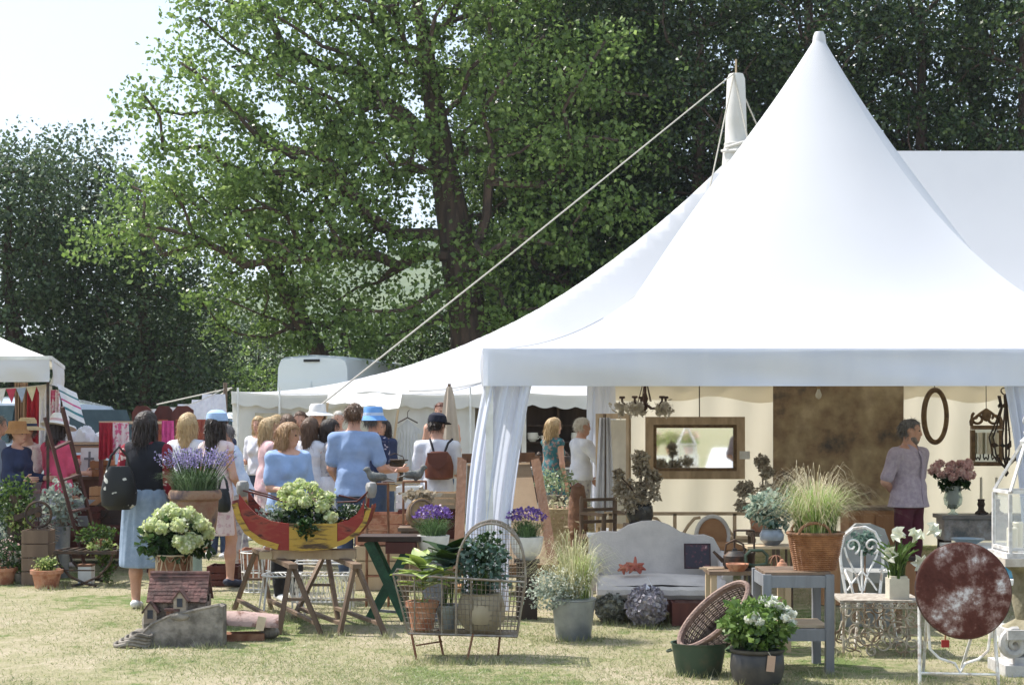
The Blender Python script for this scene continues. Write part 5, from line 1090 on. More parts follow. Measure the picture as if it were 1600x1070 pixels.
# white wirework seat and little table behind the trestles
def scroll(c,r,turns,a0,sgn=1,n=26,ax='xz',y=0):
    out=[]
    for i in range(n):
        k=i/(n-1); a=a0+sgn*turns*6.283*k; q=r*(1-.80*k); out.append(V((c[0]+math.cos(a)*q,c[1]+y,c[2]+math.sin(a)*q)))
    return out
p=G(440,958); t=T('wire_chair','white wire garden chair with scrolled frame behind the trestle','chair',p,R(15)); 
for sx in(-1,1):
    for sy in(-1,1): MB().tube([(sx*.13,sy*.13,.32),(sx*.15,sy*.15,.16),(sx*.17,sy*.18,0)],.009,6).build('leg',iron_white,t)
mb=MB(); mb.tube([(math.cos(a)*.16,math.sin(a)*.16,.32) for a in np.linspace(0,6.283,21)[:-1]],.01,5,closed=True)
for i in range(-4,5): k=math.sqrt(max(.16**2-(i*.035)**2,0)); mb.tube([(i*.035,-k,.32),(i*.035,k,.32)],.004,4)
mb.build('seat',iron_white,t); mb=MB(); mb.tube([(-.14,.13,.32),(-.15,.17,.5),(-.07,.19,.62),(.07,.19,.62),(.15,.17,.5),(.14,.13,.32)],.009,6); mb.tube(scroll((0,.18,.47),.08,1.3,0),.006,5); mb.build('backrest',iron_white,t)
p=G(505,952); t=T('wire_plant_stand','low white wirework plant stand with lacy sides behind the trestles','plant stand',p); mb=MB(); 
for sx in(-1,1):
    for sy in(-1,1): MB().tube([(sx*.24,sy*.14,.40),(sx*.24,sy*.14,0)],.009,6).build('leg',iron_white,t)
for z in(.40,.30,.08): mb.tube([(-.24,-.14,z),(.24,-.14,z),(.24,.14,z),(-.24,.14,z)],.008,5,closed=True)
mb.build('frame',iron_white,t); mb=MB()
for i in range(13):
    for y in(-.14,.14): mb.tube([(-.24+.04*i,y,.08),(-.22+.04*i,y,.19),(-.24+.04*i,y,.30)],.003,4); mb.tube([(-.24+.04*i,y,.30),(-.26+.04*i,y,.19),(-.24+.04*i,y,.08)],.003,4)
    mb.tube([(-.24+.04*i,-.14,.30),(-.24+.04*i,.14,.30)],.003,4)
mb.build('wire_lattice',iron_white,t)
# ---------------------------------------------------------------- green trestle table, birds on iron stands, lavender bowls
grn=mat('dark_green_paint',(.022,.085,.045),(.03,.11,.06),sc_=7,rough=.5,bump=.1,c3=(.012,.05,.028))
p=G(610,968); t=T('green_trestle_table','dark green table with crossed plank legs beside the swing boat','table',p); zt=Z_(838,12.2)
MB().box((0,.05,zt-.02),(.50,.34,.04)).build('table_top',wood_dark,t)
for y in(-.08,.18):
    for k,(a,b) in enumerate((((-.17,y,zt-.04),(.13,y,.0)),((.18,y+.032,zt-.04),(-.17,y+.032,.0)))): MB().bar(a,b,.075,.028,up=(0,1,0)).build('leg',grn,t)
MB().box((.09,-.02,zt-.09),(.24,.2,.09)).build('drawer',wood_red,t); MB().bar((-.02,-.08,.26),(-.02,.2,.26),.03).build('stretcher',grn,t)
MB().bar((-.1,-.03,.08),(.25,-.03,.05),.03,.02).build('foot_rail',wood_grey,t)
def bird(label,px,py,D,flip=1):
    t=T('bird_figure',label,'bird figure',P(px,py,D),0,'verdigris pigeon figures on iron stands'); m=mat('verdigris_lead',(.11,.12,.12),(.20,.19,.17),sc_=16,rough=.8,bump=.3)
    a,b=sdf([((-.03,0,.055),(.06,0,.05),.042,.03),((-.055,0,.075),(-.075,0,.115),.026,.02),((-.078,0,.118),(-.082,0,.12),.022,.02),((-.10,0,.116),(-.115,0,.112),.007,.004),((.06,0,.05),(.15,0,.028),.022,.010,(0,0,1),.5),((-.01,0,.03),(-.01,0,.0),.012,.014)],.008,.02)
    MB().add(a*np.array([flip,1,1]),b[:,::-1] if flip<0 else b).build('bird_body',m,t)
    for sy in(-1,1): MB().ball((.03*flip,sy*.032,.06),(.06,.012,.028),9,6).build('wing',m,t)
    return t
def stand(label,px,D,w,z,n=2):
    t=T('iron_stand',label,'plant stand',GD(px,D),0,'tall thin iron stands'); mb=MB()
    for zz in np.linspace(z,z*.25,n): mb.tube([(-w,-w*.6,zz),(w,-w*.6,zz),(w,w*.6,zz),(-w,w*.6,zz)],.006,5,closed=True)
    mb.box((0,0,z+.004),(w*2,w*1.2,.008)); mb.build('shelf',iron_rust,t)
    for sx in(-1,1):
        for sy in(-1,1): MB().tube([(sx*w,sy*w*.6,z),(sx*w*1.05,sy*w*.65,0)],.007,5).build('leg',iron_rust,t)
    return t
D=13.2; z=Z_(756,D); stand('tall iron stand under the pigeon nearer the boat',590,D,.09,z,3); bird('lead pigeon figure with a raised tail on the stand nearer the boat',588,750,D-.02).location.z=z+.008
D=13.6; z=Z_(752,D); stand('tall iron stand behind the barrel under the second pigeon',648,D,.10,z,3); bird('plump lead pigeon figure on the stand behind the barrel',648,752,D,-1).location.z=z+.008
t=T('hat_block','upturned grey metal tray on the iron stand beside the pigeon','tray',on(606,13.28,Z_(756,13.2)+.010)); MB().prism([(-.06,.0),(.075,.0),(.085,.085),(-.02,.075)],-.006,.006).build('tray',mat('pale_grey_metal',(.5,.5,.5),(.4,.4,.4)),t); MB().box((.01,.02,.004),(.1,.06,.008)).build('foot',iron_rust,t)
# stacked crates and timber behind the green table
for px,D,z0,w,h,m_,lb in((600,14.6,0,.52,.42,wood_light,'pale wide crate on the ground behind the iron stands'),(598,14.65,.42,.48,.30,terra,'brick red painted crate stacked on the pale crate'),(662,14.9,0,.62,.46,wood_light,'broad pale crate behind the lavender bowl'),(668,14.95,.46,.55,.28,wood_red,'dark red crate on top of the broad pale crate'),(690,15.0,.74,.34,.16,wood_light,'shallow pale crate at the top of the stack beside the backpack man'),(640,15.0,.74,.24,.22,white_paint,'small white box on the crates behind the second pigeon')):
    crate(lb,on(px,D,z0),w,.36,h,m_,group='crates stacked behind the green table')
t=T('small_barrel','small dark wooden barrel lying on its side on the rustic stand','barrel',on(657,12.9,Z_(823,12.9)+.115)); Mx=Matrix.Rotation(R(78),3,'X')@Matrix.Rotation(R(10),3,'Y')
MB().lathe([(.0,-.135),(.095,-.135),(.10,-.13),(.118,-.06),(.122,0),(.118,.06),(.10,.13),(.088,.13),(.088,.10),(0,.10)],n=20,M=Mx).build('staves',wood_old,t)
for k in(-.1,.1): MB().lathe([(.110,k-.012),(.116,k),(.110,k+.012)],n=20,M=Mx).build('hoop',brass,t)
tb=tbl('rustic stand holding the small barrel and bark','barrel_stand',GD(655,12.95),.34,.32,Z_(823,12.9),wood_old); 
t=T('bark_bundle','rough bundle of bark and dried moss on top of the barrel','bark',on(655,12.95,Z_(823,12.9)+.235)); bush(t,(0,0,.03),(.16,.12,.05),260,.06,leaf_dry,'bark_pieces')
def lav(label,px,D,ytop,ybowl,ybase,r,group='violet lavender plants in white bowls'):
    z0=Z_(ybase,D); t=T('lavender_pot',label,'potted lavender',on(px,D,z0),group=group); h=(ybase-ybowl)*S(D)
    pot(t,[(r*.45,0),(r*.85,h*.3),(r*1.0,h*.7),(r*1.05,h),(r*.95,h)],mat('white_enamel_bowl',(.72,.71,.68),(.60,.58,.54),sc_=6,rough=.4)); k=(ybowl-ytop)*S(D)
    tuft(t,(0,0,h-.02),460,k*.72,.85,.006,leafmat('fine_lavender_leaf',(.12,.22,.08),(.20,.32,.13),(.07,.13,.05)),rad=r*.8,droop=.2); bush(t,(0,0,h+k*.28),(r*1.1,r,k*.34),420,.022,leaf_g,asp=.35)
    d=rng.normal(size=(300,3)); d/=np.linalg.norm(d,axis=1,keepdims=True); d[:,2]=abs(d[:,2]); MB().leaves(np.array([0,0,h+k*.52])+d*np.array([r*1.25,r*1.1,k*.36])*rng.uniform(.8,1.05,(300,1)),.032,up=.6,asp=.7).build('blossoms',pet_v,t,smooth=False)
    zp=z0; q=T('display_pedestal',label.split(' in ')[0].replace('lavender','display pedestal under the lavender'),'pedestal',GD(px,D)); MB().box((0,0,zp/2-.01),(r*1.3,r*1.3,zp-.02)).build('column',wood_grey if px<700 else wood_dark,q); MB().box((0,0,zp-.01),(r*1.6,r*1.6,.02)).build('cap',wood_grey if px<700 else wood_dark,q)
lav('violet lavender beside the barrel in a white bowl',677,12.3,782,836,868,.125); lav('violet lavender beside the tied curtain in a white bowl',823,12.4,786,838,874,.13)
# ---------------------------------------------------------------- wire cradle full of pots
Dw=10.4; s=S(Dw); p=GD(718,Dw); t=T('wire_cradle','old wire mesh cradle on thin legs with an arched hood, holding plants','wire cradle',p)
f=lambda px,py:((px-718)*s,Z_(py,Dw)); wire=mat('galvanised_wire',(.30,.28,.25),(.22,.17,.13),sc_=20,rough=.5,metal=.6)
yd=.17; mb=MB(); xa,zt=f(617,893); xb,_=f(821,905); xc,zb=f(640,985); xd,_=f(808,993)
ztr=f(0,905)[1]; rim=[(xa,-yd,zt),(xb,-yd,ztr),(xb,yd,ztr),(xa,yd,zt)]; btm=[(xc,-yd*.8,zb),(xd,-yd*.8,zb-.02),(xd,yd*.8,zb-.02),(xc,yd*.8,zb)]
mb.tube(rim,.0085,6,closed=True); mb.tube(btm,.0085,6,closed=True)
for a,b in zip(rim,btm): mb.tube([a,b],.007,6)
hx0=f(714,0)[0]; arch=lambda y,q:[(hx0+(xb-hx0)*.5*(1-math.cos(a))+0*q,y,ztr+(f(0,815)[1]-ztr)*math.sin(a)**.75) for a in np.linspace(0.02,3.12,21)]
af=[(a,b,c) for a,b,c in arch(-yd,0)]; ab=[(a,b,c) for a,b,c in arch(yd,0)]
mb.tube([(hx0,-yd,f(0,985)[1])]+af+[(xb,-yd,ztr)],.0085,6); mb.tube(ab,.008,6)
for px in(650,692,737,782): mb.tube([f(px,892+10*(px-617)/204)[0:1]+(-yd,)+(f(px,892+10*(px-617)/204)[1],),(f(px,0)[0],-yd*.8,zb)],.0055,5)
mb.build('frame',wire,t); mb=MB(); rw=.0021
for i in range(1,30):
    k=i/30; a=V(rim[0]).lerp(V(rim[1]),k); b=V(btm[0]).lerp(V(btm[1]),k); mb.tube([a,b],rw,3,cap=False); a=V(rim[3]).lerp(V(rim[2]),k); b=V(btm[3]).lerp(V(btm[2]),k); mb.tube([a,b],rw,3,cap=False)
    a=V(btm[0]).lerp(V(btm[1]),k); b=V(btm[3]).lerp(V(btm[2]),k); mb.tube([a,b],rw,3,cap=False)
for i in range(1,11):
    k=i/11; L=[V(rim[j]).lerp(V(btm[j]),k) for j in range(4)]; mb.tube(L,rw,3,closed=True)
    y=-yd*.8+yd*1.6*k; mb.tube([(xc,y,zb),(xd,y,zb-.02)],rw,3)
mb.build('basket_mesh',wire,t); mb=MB()
for i in range(len(af)):  mb.tube([af[i],ab[i]],.0025,3,cap=False)
for k in np.linspace(0,1,9)[1:-1]: mb.tube([V(a).lerp(V(b),k) for a,b in zip(af,ab)],rw,3,cap=False)
n=24
for i in range(1,n):   # back face of the hood
    x=hx0+(xb-hx0)*i/n; a=math.acos(1-2*i/n); zz=ztr+(f(0,815)[1]-ztr)*math.sin(a)**.75; mb.tube([(x,yd,ztr),(x,yd,zz)],rw,3,cap=False)
for i in range(1,11):
    zz=ztr+(f(0,815)[1]-ztr)*i/12; q=math.asin(min(1,(i/12)**(1/.75))); mb.tube([(hx0+(xb-hx0)*.5*(1-math.cos(q)),yd,zz),(hx0+(xb-hx0)*.5*(1+math.cos(q)),yd,zz)],rw,3,cap=False)
mb.build('hood_mesh',wire,t)
for px0,px1,y in((645,653,-yd*.8),(684,692,yd*.3),(740,731,-yd*.8),(782,778,yd*.3)): MB().tube([(f(px0,0)[0],y,zb),(f(px1,0)[0],y*1.1,0)],.009,6).build('leg',iron_rust,t)
MB().tube([(f(652,0)[0],-yd*.8,zb*.55),(f(690,0)[0],yd*.3,zb*.55)],.006,5).build('stretcher',iron_rust,t)
def inw(name,label,px,cat='plant',y=0): return T(name,label,cat,(X_(px,Dw),Dw+y,zb+.012))
q=inw('hosta_pot','lime leaved hosta in a terracotta pot at the open end of the wire cradle',660); pot(q,flowerpot(.075,.10,.19),terra)
def bigleaf(t,cs,L,m,name='leaves',asp=.6):
    mb=MB()
    for c,d in cs:
        d=V(d).normalized(); sd=d.cross(V((0,0,1))).normalized(); up=sd.cross(d); g=np.zeros((7,5,3)); ll=L*rnd.uniform(.8,1.2)
        for i in range(7):
            k=i/6; w_=ll*asp*.5*math.sin(math.pi*min(k*1.0,1)**.75)
            for j in range(5): u=(j-2)/2; g[i,j]=V(c)+d*ll*k+sd*w_*u+up*(.05*ll*abs(u)+.0-ll*.35*k*k)
        mb.slab(g,(0,0,-.002))
    return mb.build(name,m,t)
cs=[((0,0,.26+rnd.uniform(0,.18)),(math.cos(a),math.sin(a)*.8,rnd.uniform(.2,1.0))) for a in np.linspace(0,12.5,30)]; bigleaf(q,cs,.20,leaf_l); stems(q,(0,0,.1),(0,0,.22),(.08,.08,.06),12,leaf_y,.004)
q=inw('blue_hosta','broad leaved green hosta beside the hood of the wire cradle',700,y=.05); pot(q,flowerpot(.06,.085,.16),zinc); bigleaf(q,[((0,0,.38+rnd.uniform(0,.14)),(math.cos(a),math.sin(a),rnd.uniform(.2,1.0))) for a in np.linspace(.3,6.4,18)],.17,leaf_b); bigleaf(q,[((0,0,.40+rnd.uniform(0,.14)),(math.cos(a),math.sin(a),rnd.uniform(.4,1.3))) for a in np.linspace(.3,6.4,14)],.20,leaf_g,'upper_leaves'); stems(q,(0,0,.12),(0,0,.34),(.06,.06,.08),14,leaf_g,.004)
q=inw('stoneware_pot','squat tan stoneware pot planted with grassy leaves inside the wire hood',752); pot(q,[(.11,0),(.155,.06),(.165,.13),(.15,.20),(.135,.235),(.14,.245),(.125,.245)],mat('tan_stoneware',(.36,.30,.21),(.28,.23,.16),sc_=4,rough=.6)); tuft(q,(0,0,.23),170,.26,.7,.009,leaf_g,rad=.1); bush(q,(0,0,.42),(.20,.14,.20),520,.05,leaf_b); bush(q,(.03,.02,.52),(.16,.12,.14),300,.05,leaf_d,'dark_leaves')
# leaning pine frames behind the tied curtain
t=T('pine_frame','tall pine door frame leaning behind the tied curtain','frame',GD(770,14.4)); D=14.4
def q3(px,py,D): return P(px,py,D)-t.location
fr=[(722,716,14.8),(836,714,14.8),(866,890,14.0),(716,890,14.0)]; c=[q3(*a) for a in fr]; c[2].z=max(c[2].z,.02)
for a,b in((0,1),(1,2),(2,3),(3,0)): MB().bar(c[a],c[b],.09 if a!=2 else .1,.04,up=(0,1,0)).build('frame_rail',wood('chestnut_wood',(.17,.08,.04),(.11,.05,.025)),t)
MB().slab(np.array([[c[0]+V((.05,.03,-.05)),c[1]+V((-.05,.03,-.05))],[c[3]+V((.05,.03,.02)),c[2]+V((-.05,.03,.02))]]),(0,.012,0)).build('panel',mat('tan_board',(.34,.25,.16),(.27,.19,.12),sc_=3),t); MB().bar(q3(760,812,14.4),q3(800,812,14.4),.05,.03).build('orange_bar',mat('orange_stain',(.48,.20,.05),(.4,.16,.04)),t)
for px in(716,842): MB().box((X_(px,14.4)-t.location.x+(.0),.0,.03),(.06,.3,.06)).build('foot',wood_pine,t)
# ---------------------------------------------------------------- straw, flowers and far furniture seen through the gap
t=T('straw_bale','loose straw bale with pink flowers in the gap beyond the curtain','straw bale',GD(885,17.5)); MB().box((0,0,.3),(.62,.5,.6)).build('bale',mat('straw_bale',(.56,.46,.30),(.40,.31,.19),sc_=14,st=(1,1,4),bump=.8,bsc=40,rough=.95),t); 
n=420; b=np.stack([rng.uniform(-.32,.32,n),rng.uniform(-.3,-.2,n),rng.uniform(.02,.58,n)],1); MB().blades(b,rng.normal(size=(n,3))*np.array([.10,.05,.10]),.008,seg=2).build('loose_straw',straw,t,smooth=False)
bush(t,(-.02,-.1,.66),(.3,.2,.09),200,.05,leafmat('pale_foliage',(.45,.48,.33),(.62,.58,.44)),'dry_foliage'); bush(t,(.0,-.22,.55),(.26,.1,.10),60,.04,pet_p,'blossoms')
t=T('leafy_clump','soft green potted foliage by the straw beyond the curtain','plant',on(868,17.6,.60)); pot(t,[(.09,0),(.12,.14)],stone); bush(t,(0,0,.30),(.26,.2,.17),380,.05,leafmat('soft_green_leaf',(.24,.34,.19),(.36,.42,.28)))
t=T('log_seat','upright brown log with peeling bark beside the tent post','log',on(903,16.8,.30)); MB().lathe([(.10,-.3),(.11,.2),(.10,.40),(.07,.58),(.0,.62)],n=12).build('log',mat('peeling_bark',(.24,.13,.08),(.12,.06,.04),sc_=8,bump=.7,bsc=20,rough=.95),t); bush(t,(.02,-.05,.1),(.13,.1,.12),90,.06,leaf_dry,'bark_flakes')
t=T('dark_dresser','dark wooden dresser with open shelves inside the long marquee','dresser',GD(872,27.2)); 
MB().box((0,0,.45),(1.6,.5,.9)).build('cupboard',wood_dark,t); 
for x in(-.78,0,.78): MB().box((x,.1,1.4),(.05,.3,1.0)).build('upright',wood_dark,t)
for z in(1.2,1.5,1.88): MB().box((0,.1,z),(1.6,.32,.03)).build('shelf',wood_dark,t)
MB().box((0,.27,1.4),(1.6,.02,1.0)).build('back_board',wood_dark,t)
for i,(x,r,lb) in enumerate(((-.45,.09,'white jug on the lower dresser shelf'),(-.2,.11,'wide white bowl on the lower dresser shelf'),(.3,.07,'small white pot on the lower dresser shelf'))):
    q=T('crockery',lb,'crockery',V((t.location.x+x,27.15,1.218))); MB().lathe([(r*.5,0),(r,.05),(r*1.05,.10+.05*(i==0)),(r*.9,.16 if i!=1 else .11)],n=14).build('vessel',white_paint,q); MB().tube([(r*.9,0,.04),(r*1.4,0,.08),(r*.9,0,.12)],.01,5).build('handle',white_paint,q)
tb=tbl('pale marble topped table beyond the blonde bob woman','marble_table',GD(872,24.5),1.5,.5,.85,mat('pale_marble',(.6,.58,.56),(.45,.43,.42),sc_=3,rough=.3),wood_grey)
for i,(px,lb) in enumerate(((842,'dark crock at the curtain end of the marble table'),(858,'dark lidded pot in the middle of the marble table'),(884,'dark vase at the post end of the marble table'))):
    q=T('dark_crock',lb,'crock',on(px,24.4,.85)); MB().lathe([(.07,0),(.10,.08),(.08,.17),(.05,.19),(.055,.21)],n=14).build('vessel',iron_dark,q); MB().lathe([(.045,.205),(.03,.225),(.012,.245),(0,.25)],n=12).build('lid',iron_dark,q)
t=T('folded_parasol','closed buff garden parasol beside the tied curtain','parasol',GD(702,21)); z=Z_(604,21); mb=MB(); g=np.zeros((14,25,3))
for i in range(14):
    for j in range(25):
        a=j/24*6.283;k=i/13; r=(.03+.16*k**.8*(1-.2*k))*(1+.22*math.sin(a*6+k)); g[i,j]=(r*math.cos(a),r*math.sin(a),z-1.25*k)
mb.sheet(g,flip=True).build('canopy',mat('buff_canvas',(.52,.44,.36),(.43,.36,.29),sc_=3,rough=.9,trans=.1),t); MB().tube([(0,0,0),(0,0,z+.04)],.022,8).build('pole',wood_old,t); MB().lathe([(.25,0),(.24,.08),(.05,.1)],n=18).build('base',stone,t)
t=T('white_dress','long white dress on a hanger against the marquee wall','dress',P(637,655,25.8)); g=np.zeros((18,33,3))
for i in range(18):
    for j in range(33):
        k=i/17;u=j/32-.5; w_=(.40+.02*k if k<.12 else .30+.6*max(0,k-.25)) if k>.02 else .2; g[i,j]=(u*w_*(1 if k>.3 else 1.1),-.04-.03*math.cos(u*40)*k-.05*math.cos(u*3.14)*k,-1.25*k-.10*(abs(u)*2)*(k<.12))
MB().slab(g,(0,.01,0)).build('cloth',mat('white_tulle',(.66,.67,.70),(.58,.59,.63),sc_=5,rough=.9,trans=.2),t); mb=MB(); mb.tube([(-.17,-.02,-.06),(0,-.02,.03),(.17,-.02,-.06)],.012,5); mb.tube([(0,-.02,.03),(.0,-.02,.12),(.03,-.02,.16)],.006,5); mb.build('hanger',wood_dark,t)
bt_=tbl('narrow display table behind the blue t-shirt man','display_table',GD(620,19),.8,.4,.85,wood_light)
t=T('metal_bucket','black flared metal bucket on the display table','bucket',on(617,18.9,.85)); MB().lathe([(.10,0),(.115,.24),(.165,.25),(.165,.265),(.11,.265)],n=18).build('bucket',iron_dark,t); MB().tube([(-.12,0,.22),(-.1,0,.30),(0,0,.34),(.1,0,.30),(.12,0,.22)],.006,5).build('handle',iron_dark,t)
# extra small goods under the crowd so that the ground is not bare
for px,D,z0,m_,lb,w,h in((352,14.9,0,wood_red,'small dark crate beside the walking woman',.3,.2),(405,15.6,0,terra,'brick coloured crate behind the near prow of the boat',.36,.3)): crate(lb,on(px,D,z0),w,.3,h,m_)
t=T('white_basket','white wire basket behind the prow of the swing boat','basket',GD(400,14.2)); mb=MB()
for z in(.02,.2,.38): mb.tube([(math.cos(a)*(.12+.06*z),math.sin(a)*(.12+.06*z),z) for a in np.linspace(0,6.283,19)[:-1]],.006,4,closed=True)
for k in range(16): a=k*.3927; mb.tube([(math.cos(a)*.12,math.sin(a)*.12,.02),(math.cos(a)*.143,math.sin(a)*.143,.38)],.004,4)
mb.build('wire_body',iron_white,t); MB().tube([(-.14,0,.38),(-.12,0,.55),(0,0,.62),(.12,0,.55),(.14,0,.38)],.007,5).build('handle',iron_white,t)
# ---------------------------------------------------------------- zinc tub, settee, flower balls
p=G(896,998); t=T('zinc_tub','grey zinc tub with arching pale grasses and small white flowers in front of the settee','potted grass',p); k=S(p.y)
pot(t,[(.125,0),(.128,.01),(.160,.285),(.168,.29),(.168,.302),(.158,.302)],zinc); tuft(t,(0,0,.28),420,.60,1.0,.006,leafmat('pale_grass',(.45,.44,.24),(.62,.56,.38),(.34,.38,.18)),rad=.1,droop=.75); bush(t,(-.14,-.06,.36),(.24,.17,.14),900,.032,leaf_s); bush(t,(-.08,-.10,.43),(.24,.13,.12),420,.02,pet_w,'blossoms'); tuft(t,(.05,0,.28),200,.42,.5,.008,leaf_y,'green_blades',rad=.08)
Ds=12.5; s=S(Ds); p=GD(1028,Ds); so_=T('settee','grey camel backed settee with a worn wooden base at the front of the pagoda','settee',p,R(-2))
fab=mat('grey_linen_upholstery',(.56,.51,.47),(.46,.42,.39),sc_=5,rough=.95,bump=.15,bsc=60); 
f=lambda px,py:((px-1028)*s,Z_(py,Ds))
out=[(925,838),(940,832),(965,833),(983,822),(1005,816),(1028,815),(1048,822),(1066,833),(1085,838),(1103,837),(1117,842),(1126,858),(1132,900),(1130,925),(925,925)]
MB().prism([f(*q) for q in out],.10,.22).build('backrest',fab,so_)
g=np.zeros((7,15,3))
for i in range(7):
    for j in range(15):
        k=i/6;u=j/14; g[i,j]=(f(932,0)[0]+(f(1126,0)[0]-f(932,0)[0])*u,.10-.50*k,f(0,897)[1]-.02*abs(u-.5)*2-.05*max(0,k-.75)*4*.8+.02*math.sin(k*3.14))
x0,x1=f(932,0)[0],f(1126,0)[0]; mb=MB(); mb.sheet(g,flip=False)
fr=[]; zt=f(0,899)[1]; 
prof=[(-.40,zt-.045),(-.425,zt-.07),(-.43,zt-.11),(-.40,zt-.145)]; mb.sheet(np.array([[(x0+(x1-x0)*u,y,z+.003*math.sin(u*40)) for u in np.linspace(0,1,15)] for y,z in prof]),flip=False)
mb.sheet(np.array([[(x0,.10-.5*k,zz) for k in np.linspace(0,1,5)] for zz in (zt-.0,zt-.14)])); mb.sheet(np.array([[(x1,.10-.5*k,zz) for k in np.linspace(0,1,5)] for zz in (zt-.0,zt-.14)]),flip=True); mb.build('seat_cushion',fab,so_)
MB().box(((x0+x1)/2,-.14,zt-.20),(x1-x0-.02,.50,.10)).build('base_rail',mat('worn_red_wood',(.25,.14,.11),(.14,.06,.045),sc_=9,bump=.2),so_)
for x in(x0+.05,x1-.05):
    for y in(-.36,.16): MB().lathe([(.02,0),(.03,.03),(.035,zt-.25)],c=(x,y,0),n=10).build('leg',wood_old,so_)
for x,sx in((f(927,0)[0],1),(f(1130,0)[0],-1)): MB().tube([(x,.15,f(0,870)[1]),(x,-.05,f(0,885)[1]),(x,-.28,f(0,898)[1])],[.05,.045,.04],9).build('armrest',fab,so_)
q=T('dark_picture','small dark flower picture propped against the settee back','picture',P(1090,888,12.42)+V((0,-.02,.0)),R(0)); MB().box((0,.035,.10),(.215,.02,.205),M=Matrix.Rotation(R(-8),3,'X')).build('frame',mat('dark_frame',(.05,.025,.03),(.03,.015,.02)),q); MB().box((0,.024,.10),(.19,.006,.18),M=Matrix.Rotation(R(-8),3,'X')).build('canvas',mat('flower_painting',(.03,.025,.04),(.55,.45,.40),sc_=16,lo=.50,hi=.66,c3=(.16,.05,.07),rough=.5),q)
q=T('dried_starfish','cluster of dried orange starfish shapes lying on the settee seat','ornament',P(988,893,12.25)); om=mat('orange_red_clay',(.42,.13,.08),(.28,.06,.05),sc_=10,rough=.8)
for i,(x,y,z,a,r) in enumerate(((-.03,0,.03,.3,.06),(.02,-.02,.05,1.2,.075),(.06,.02,.025,2.,.05),(-.07,.02,.025,.7,.05))):
    Mr=Matrix.Rotation(R((20,75,40,60)[i]),3,'X')@Matrix.Rotation(a,3,'Z'); sb_=MB()
    for k in range(5): b_=k*1.2566; sb_.tube([V((x,y,z)),Mr@V((math.sin(b_)*r*.6,math.cos(b_)*r*.6,.004))+V((x,y,z)),Mr@V((math.sin(b_)*r,math.cos(b_)*r,-.006))+V((x,y,z))],[.02,.014,.006],6)
    sb_.build('star',om,q)
t=T('white_side_table','small white topped table lit by the sun behind the settee arm','table',GD(945,13.1)); z=Z_(833,13.1); MB().box((0,0,z-.012),(.30,.26,.024)).build('table_top',white_paint,t)
for x in(-.12,.12):
    for y in(-.1,.1): MB().box((x,y,(z-.024)/2),(.03,.03,z-.024)).build('leg',white_paint,t)
def fball(label,px,py,r,m,c):
    p=G(px,py); t=T('flower_ball',label,'flower ball',p); mb=MB(); mb.ball((0,0,r),r*.86,12,9); d=rng.normal(size=(900,3)); d/=np.linalg.norm(d,axis=1,keepdims=True); mb.leaves(np.array([0,0,r])+d*r*rng.uniform(.86,1.03,(900,1)),r*.27,up=.0,asp=.9,fold=.2); mb.build('petals',m,t,smooth=False); return t
fb=fball('round ball of dried grey lilac flowers with a white ribbon beneath the settee',1010,978,.155,leafmat('lilac_grey_petal',(.36,.32,.37),(.22,.20,.24),(.46,.43,.45),trans=.2),0); MB().add([(0,-.02,.33),(.03,-.05,.30),(-.01,-.06,.29),(.0,-.02,.40),(.05,-.03,.28),(.06,-.0,.29)],[(0,1,2),(3,4,5)]).build('ribbon',cloth_white,fb)
fball('mossy green grey flower ball beside the zinc tub',955,972,.13,leafmat('moss_petal',(.20,.20,.17),(.12,.12,.11),(.30,.30,.24),trans=.2),0)
crate('low red brown wooden chest standing under the settee',GD(1078,12.02),.30,.22,.19,wood_red,name='wooden_chest',cat='chest',slats=1)
# ---------------------------------------------------------------- things inside the pagoda
def framepic(name,label,cat,px0,px1,py0,py1,D,fw,fm,pm,inner=None,pn='canvas'):
    s=S(D); t=T(name,label,cat,P((px0+px1)/2,py1,D)); w=(px1-px0)*s;h=(py1-py0)*s
    for (cx,cz,ww,hh) in((0,h-fw/2,w,fw),(0,fw/2,w,fw),(-w/2+fw/2,h/2,fw,h-2*fw),(w/2-fw/2,h/2,fw,h-2*fw)):
        MB().box((cx,-.03,cz),(ww,.05,hh)).build('frame_rail',fm,t)
    if inner:
        iw,ih=w-2*fw,h-2*fw
        for (cx,cz,ww,hh) in((0,h/2+ih/2-.02,iw,.04),(0,h/2-ih/2+.02,iw,.04),(-iw/2+.02,h/2,.04,ih-.08),(iw/2-.02,h/2,.04,ih-.08)): MB().box((cx,-.022,cz),(ww,.03,hh)).build('inner_moulding',inner,t)
    MB().box((0,-.004,h/2),(w-2*fw+.004,.006,h-2*fw+.004)).build(pn,pm,t); return t
framew=mat('carved_brown_frame',(.52,.38,.25),(.36,.26,.16),sc_=8,st=(1,1,.3),bump=.2,rough=.5)
mr=framepic('wall_mirror','wide wooden framed mirror hanging on the cream tent wall','mirror',1008,1163,651,748,19.3,.10,framew,mirror('mirror_glass'),gilt,'glass')
MB().tube([(.06,-.0,.78),(.06,.02,1.35)],.007,4).build('hanging_cord',wood_dark,mr); MB().box((.62,-.06,.30),(.13,.004,.10)).build('price_tag',white_paint,mr)
mr.rotation_euler=(R(0),0,R(0))
bd=T('tapestry','large brown faded woodland tapestry panel hanging against the tent wall','tapestry',P(1310,800,19.1)); w=204*S(19.1); h=(800-600)*S(19.1)
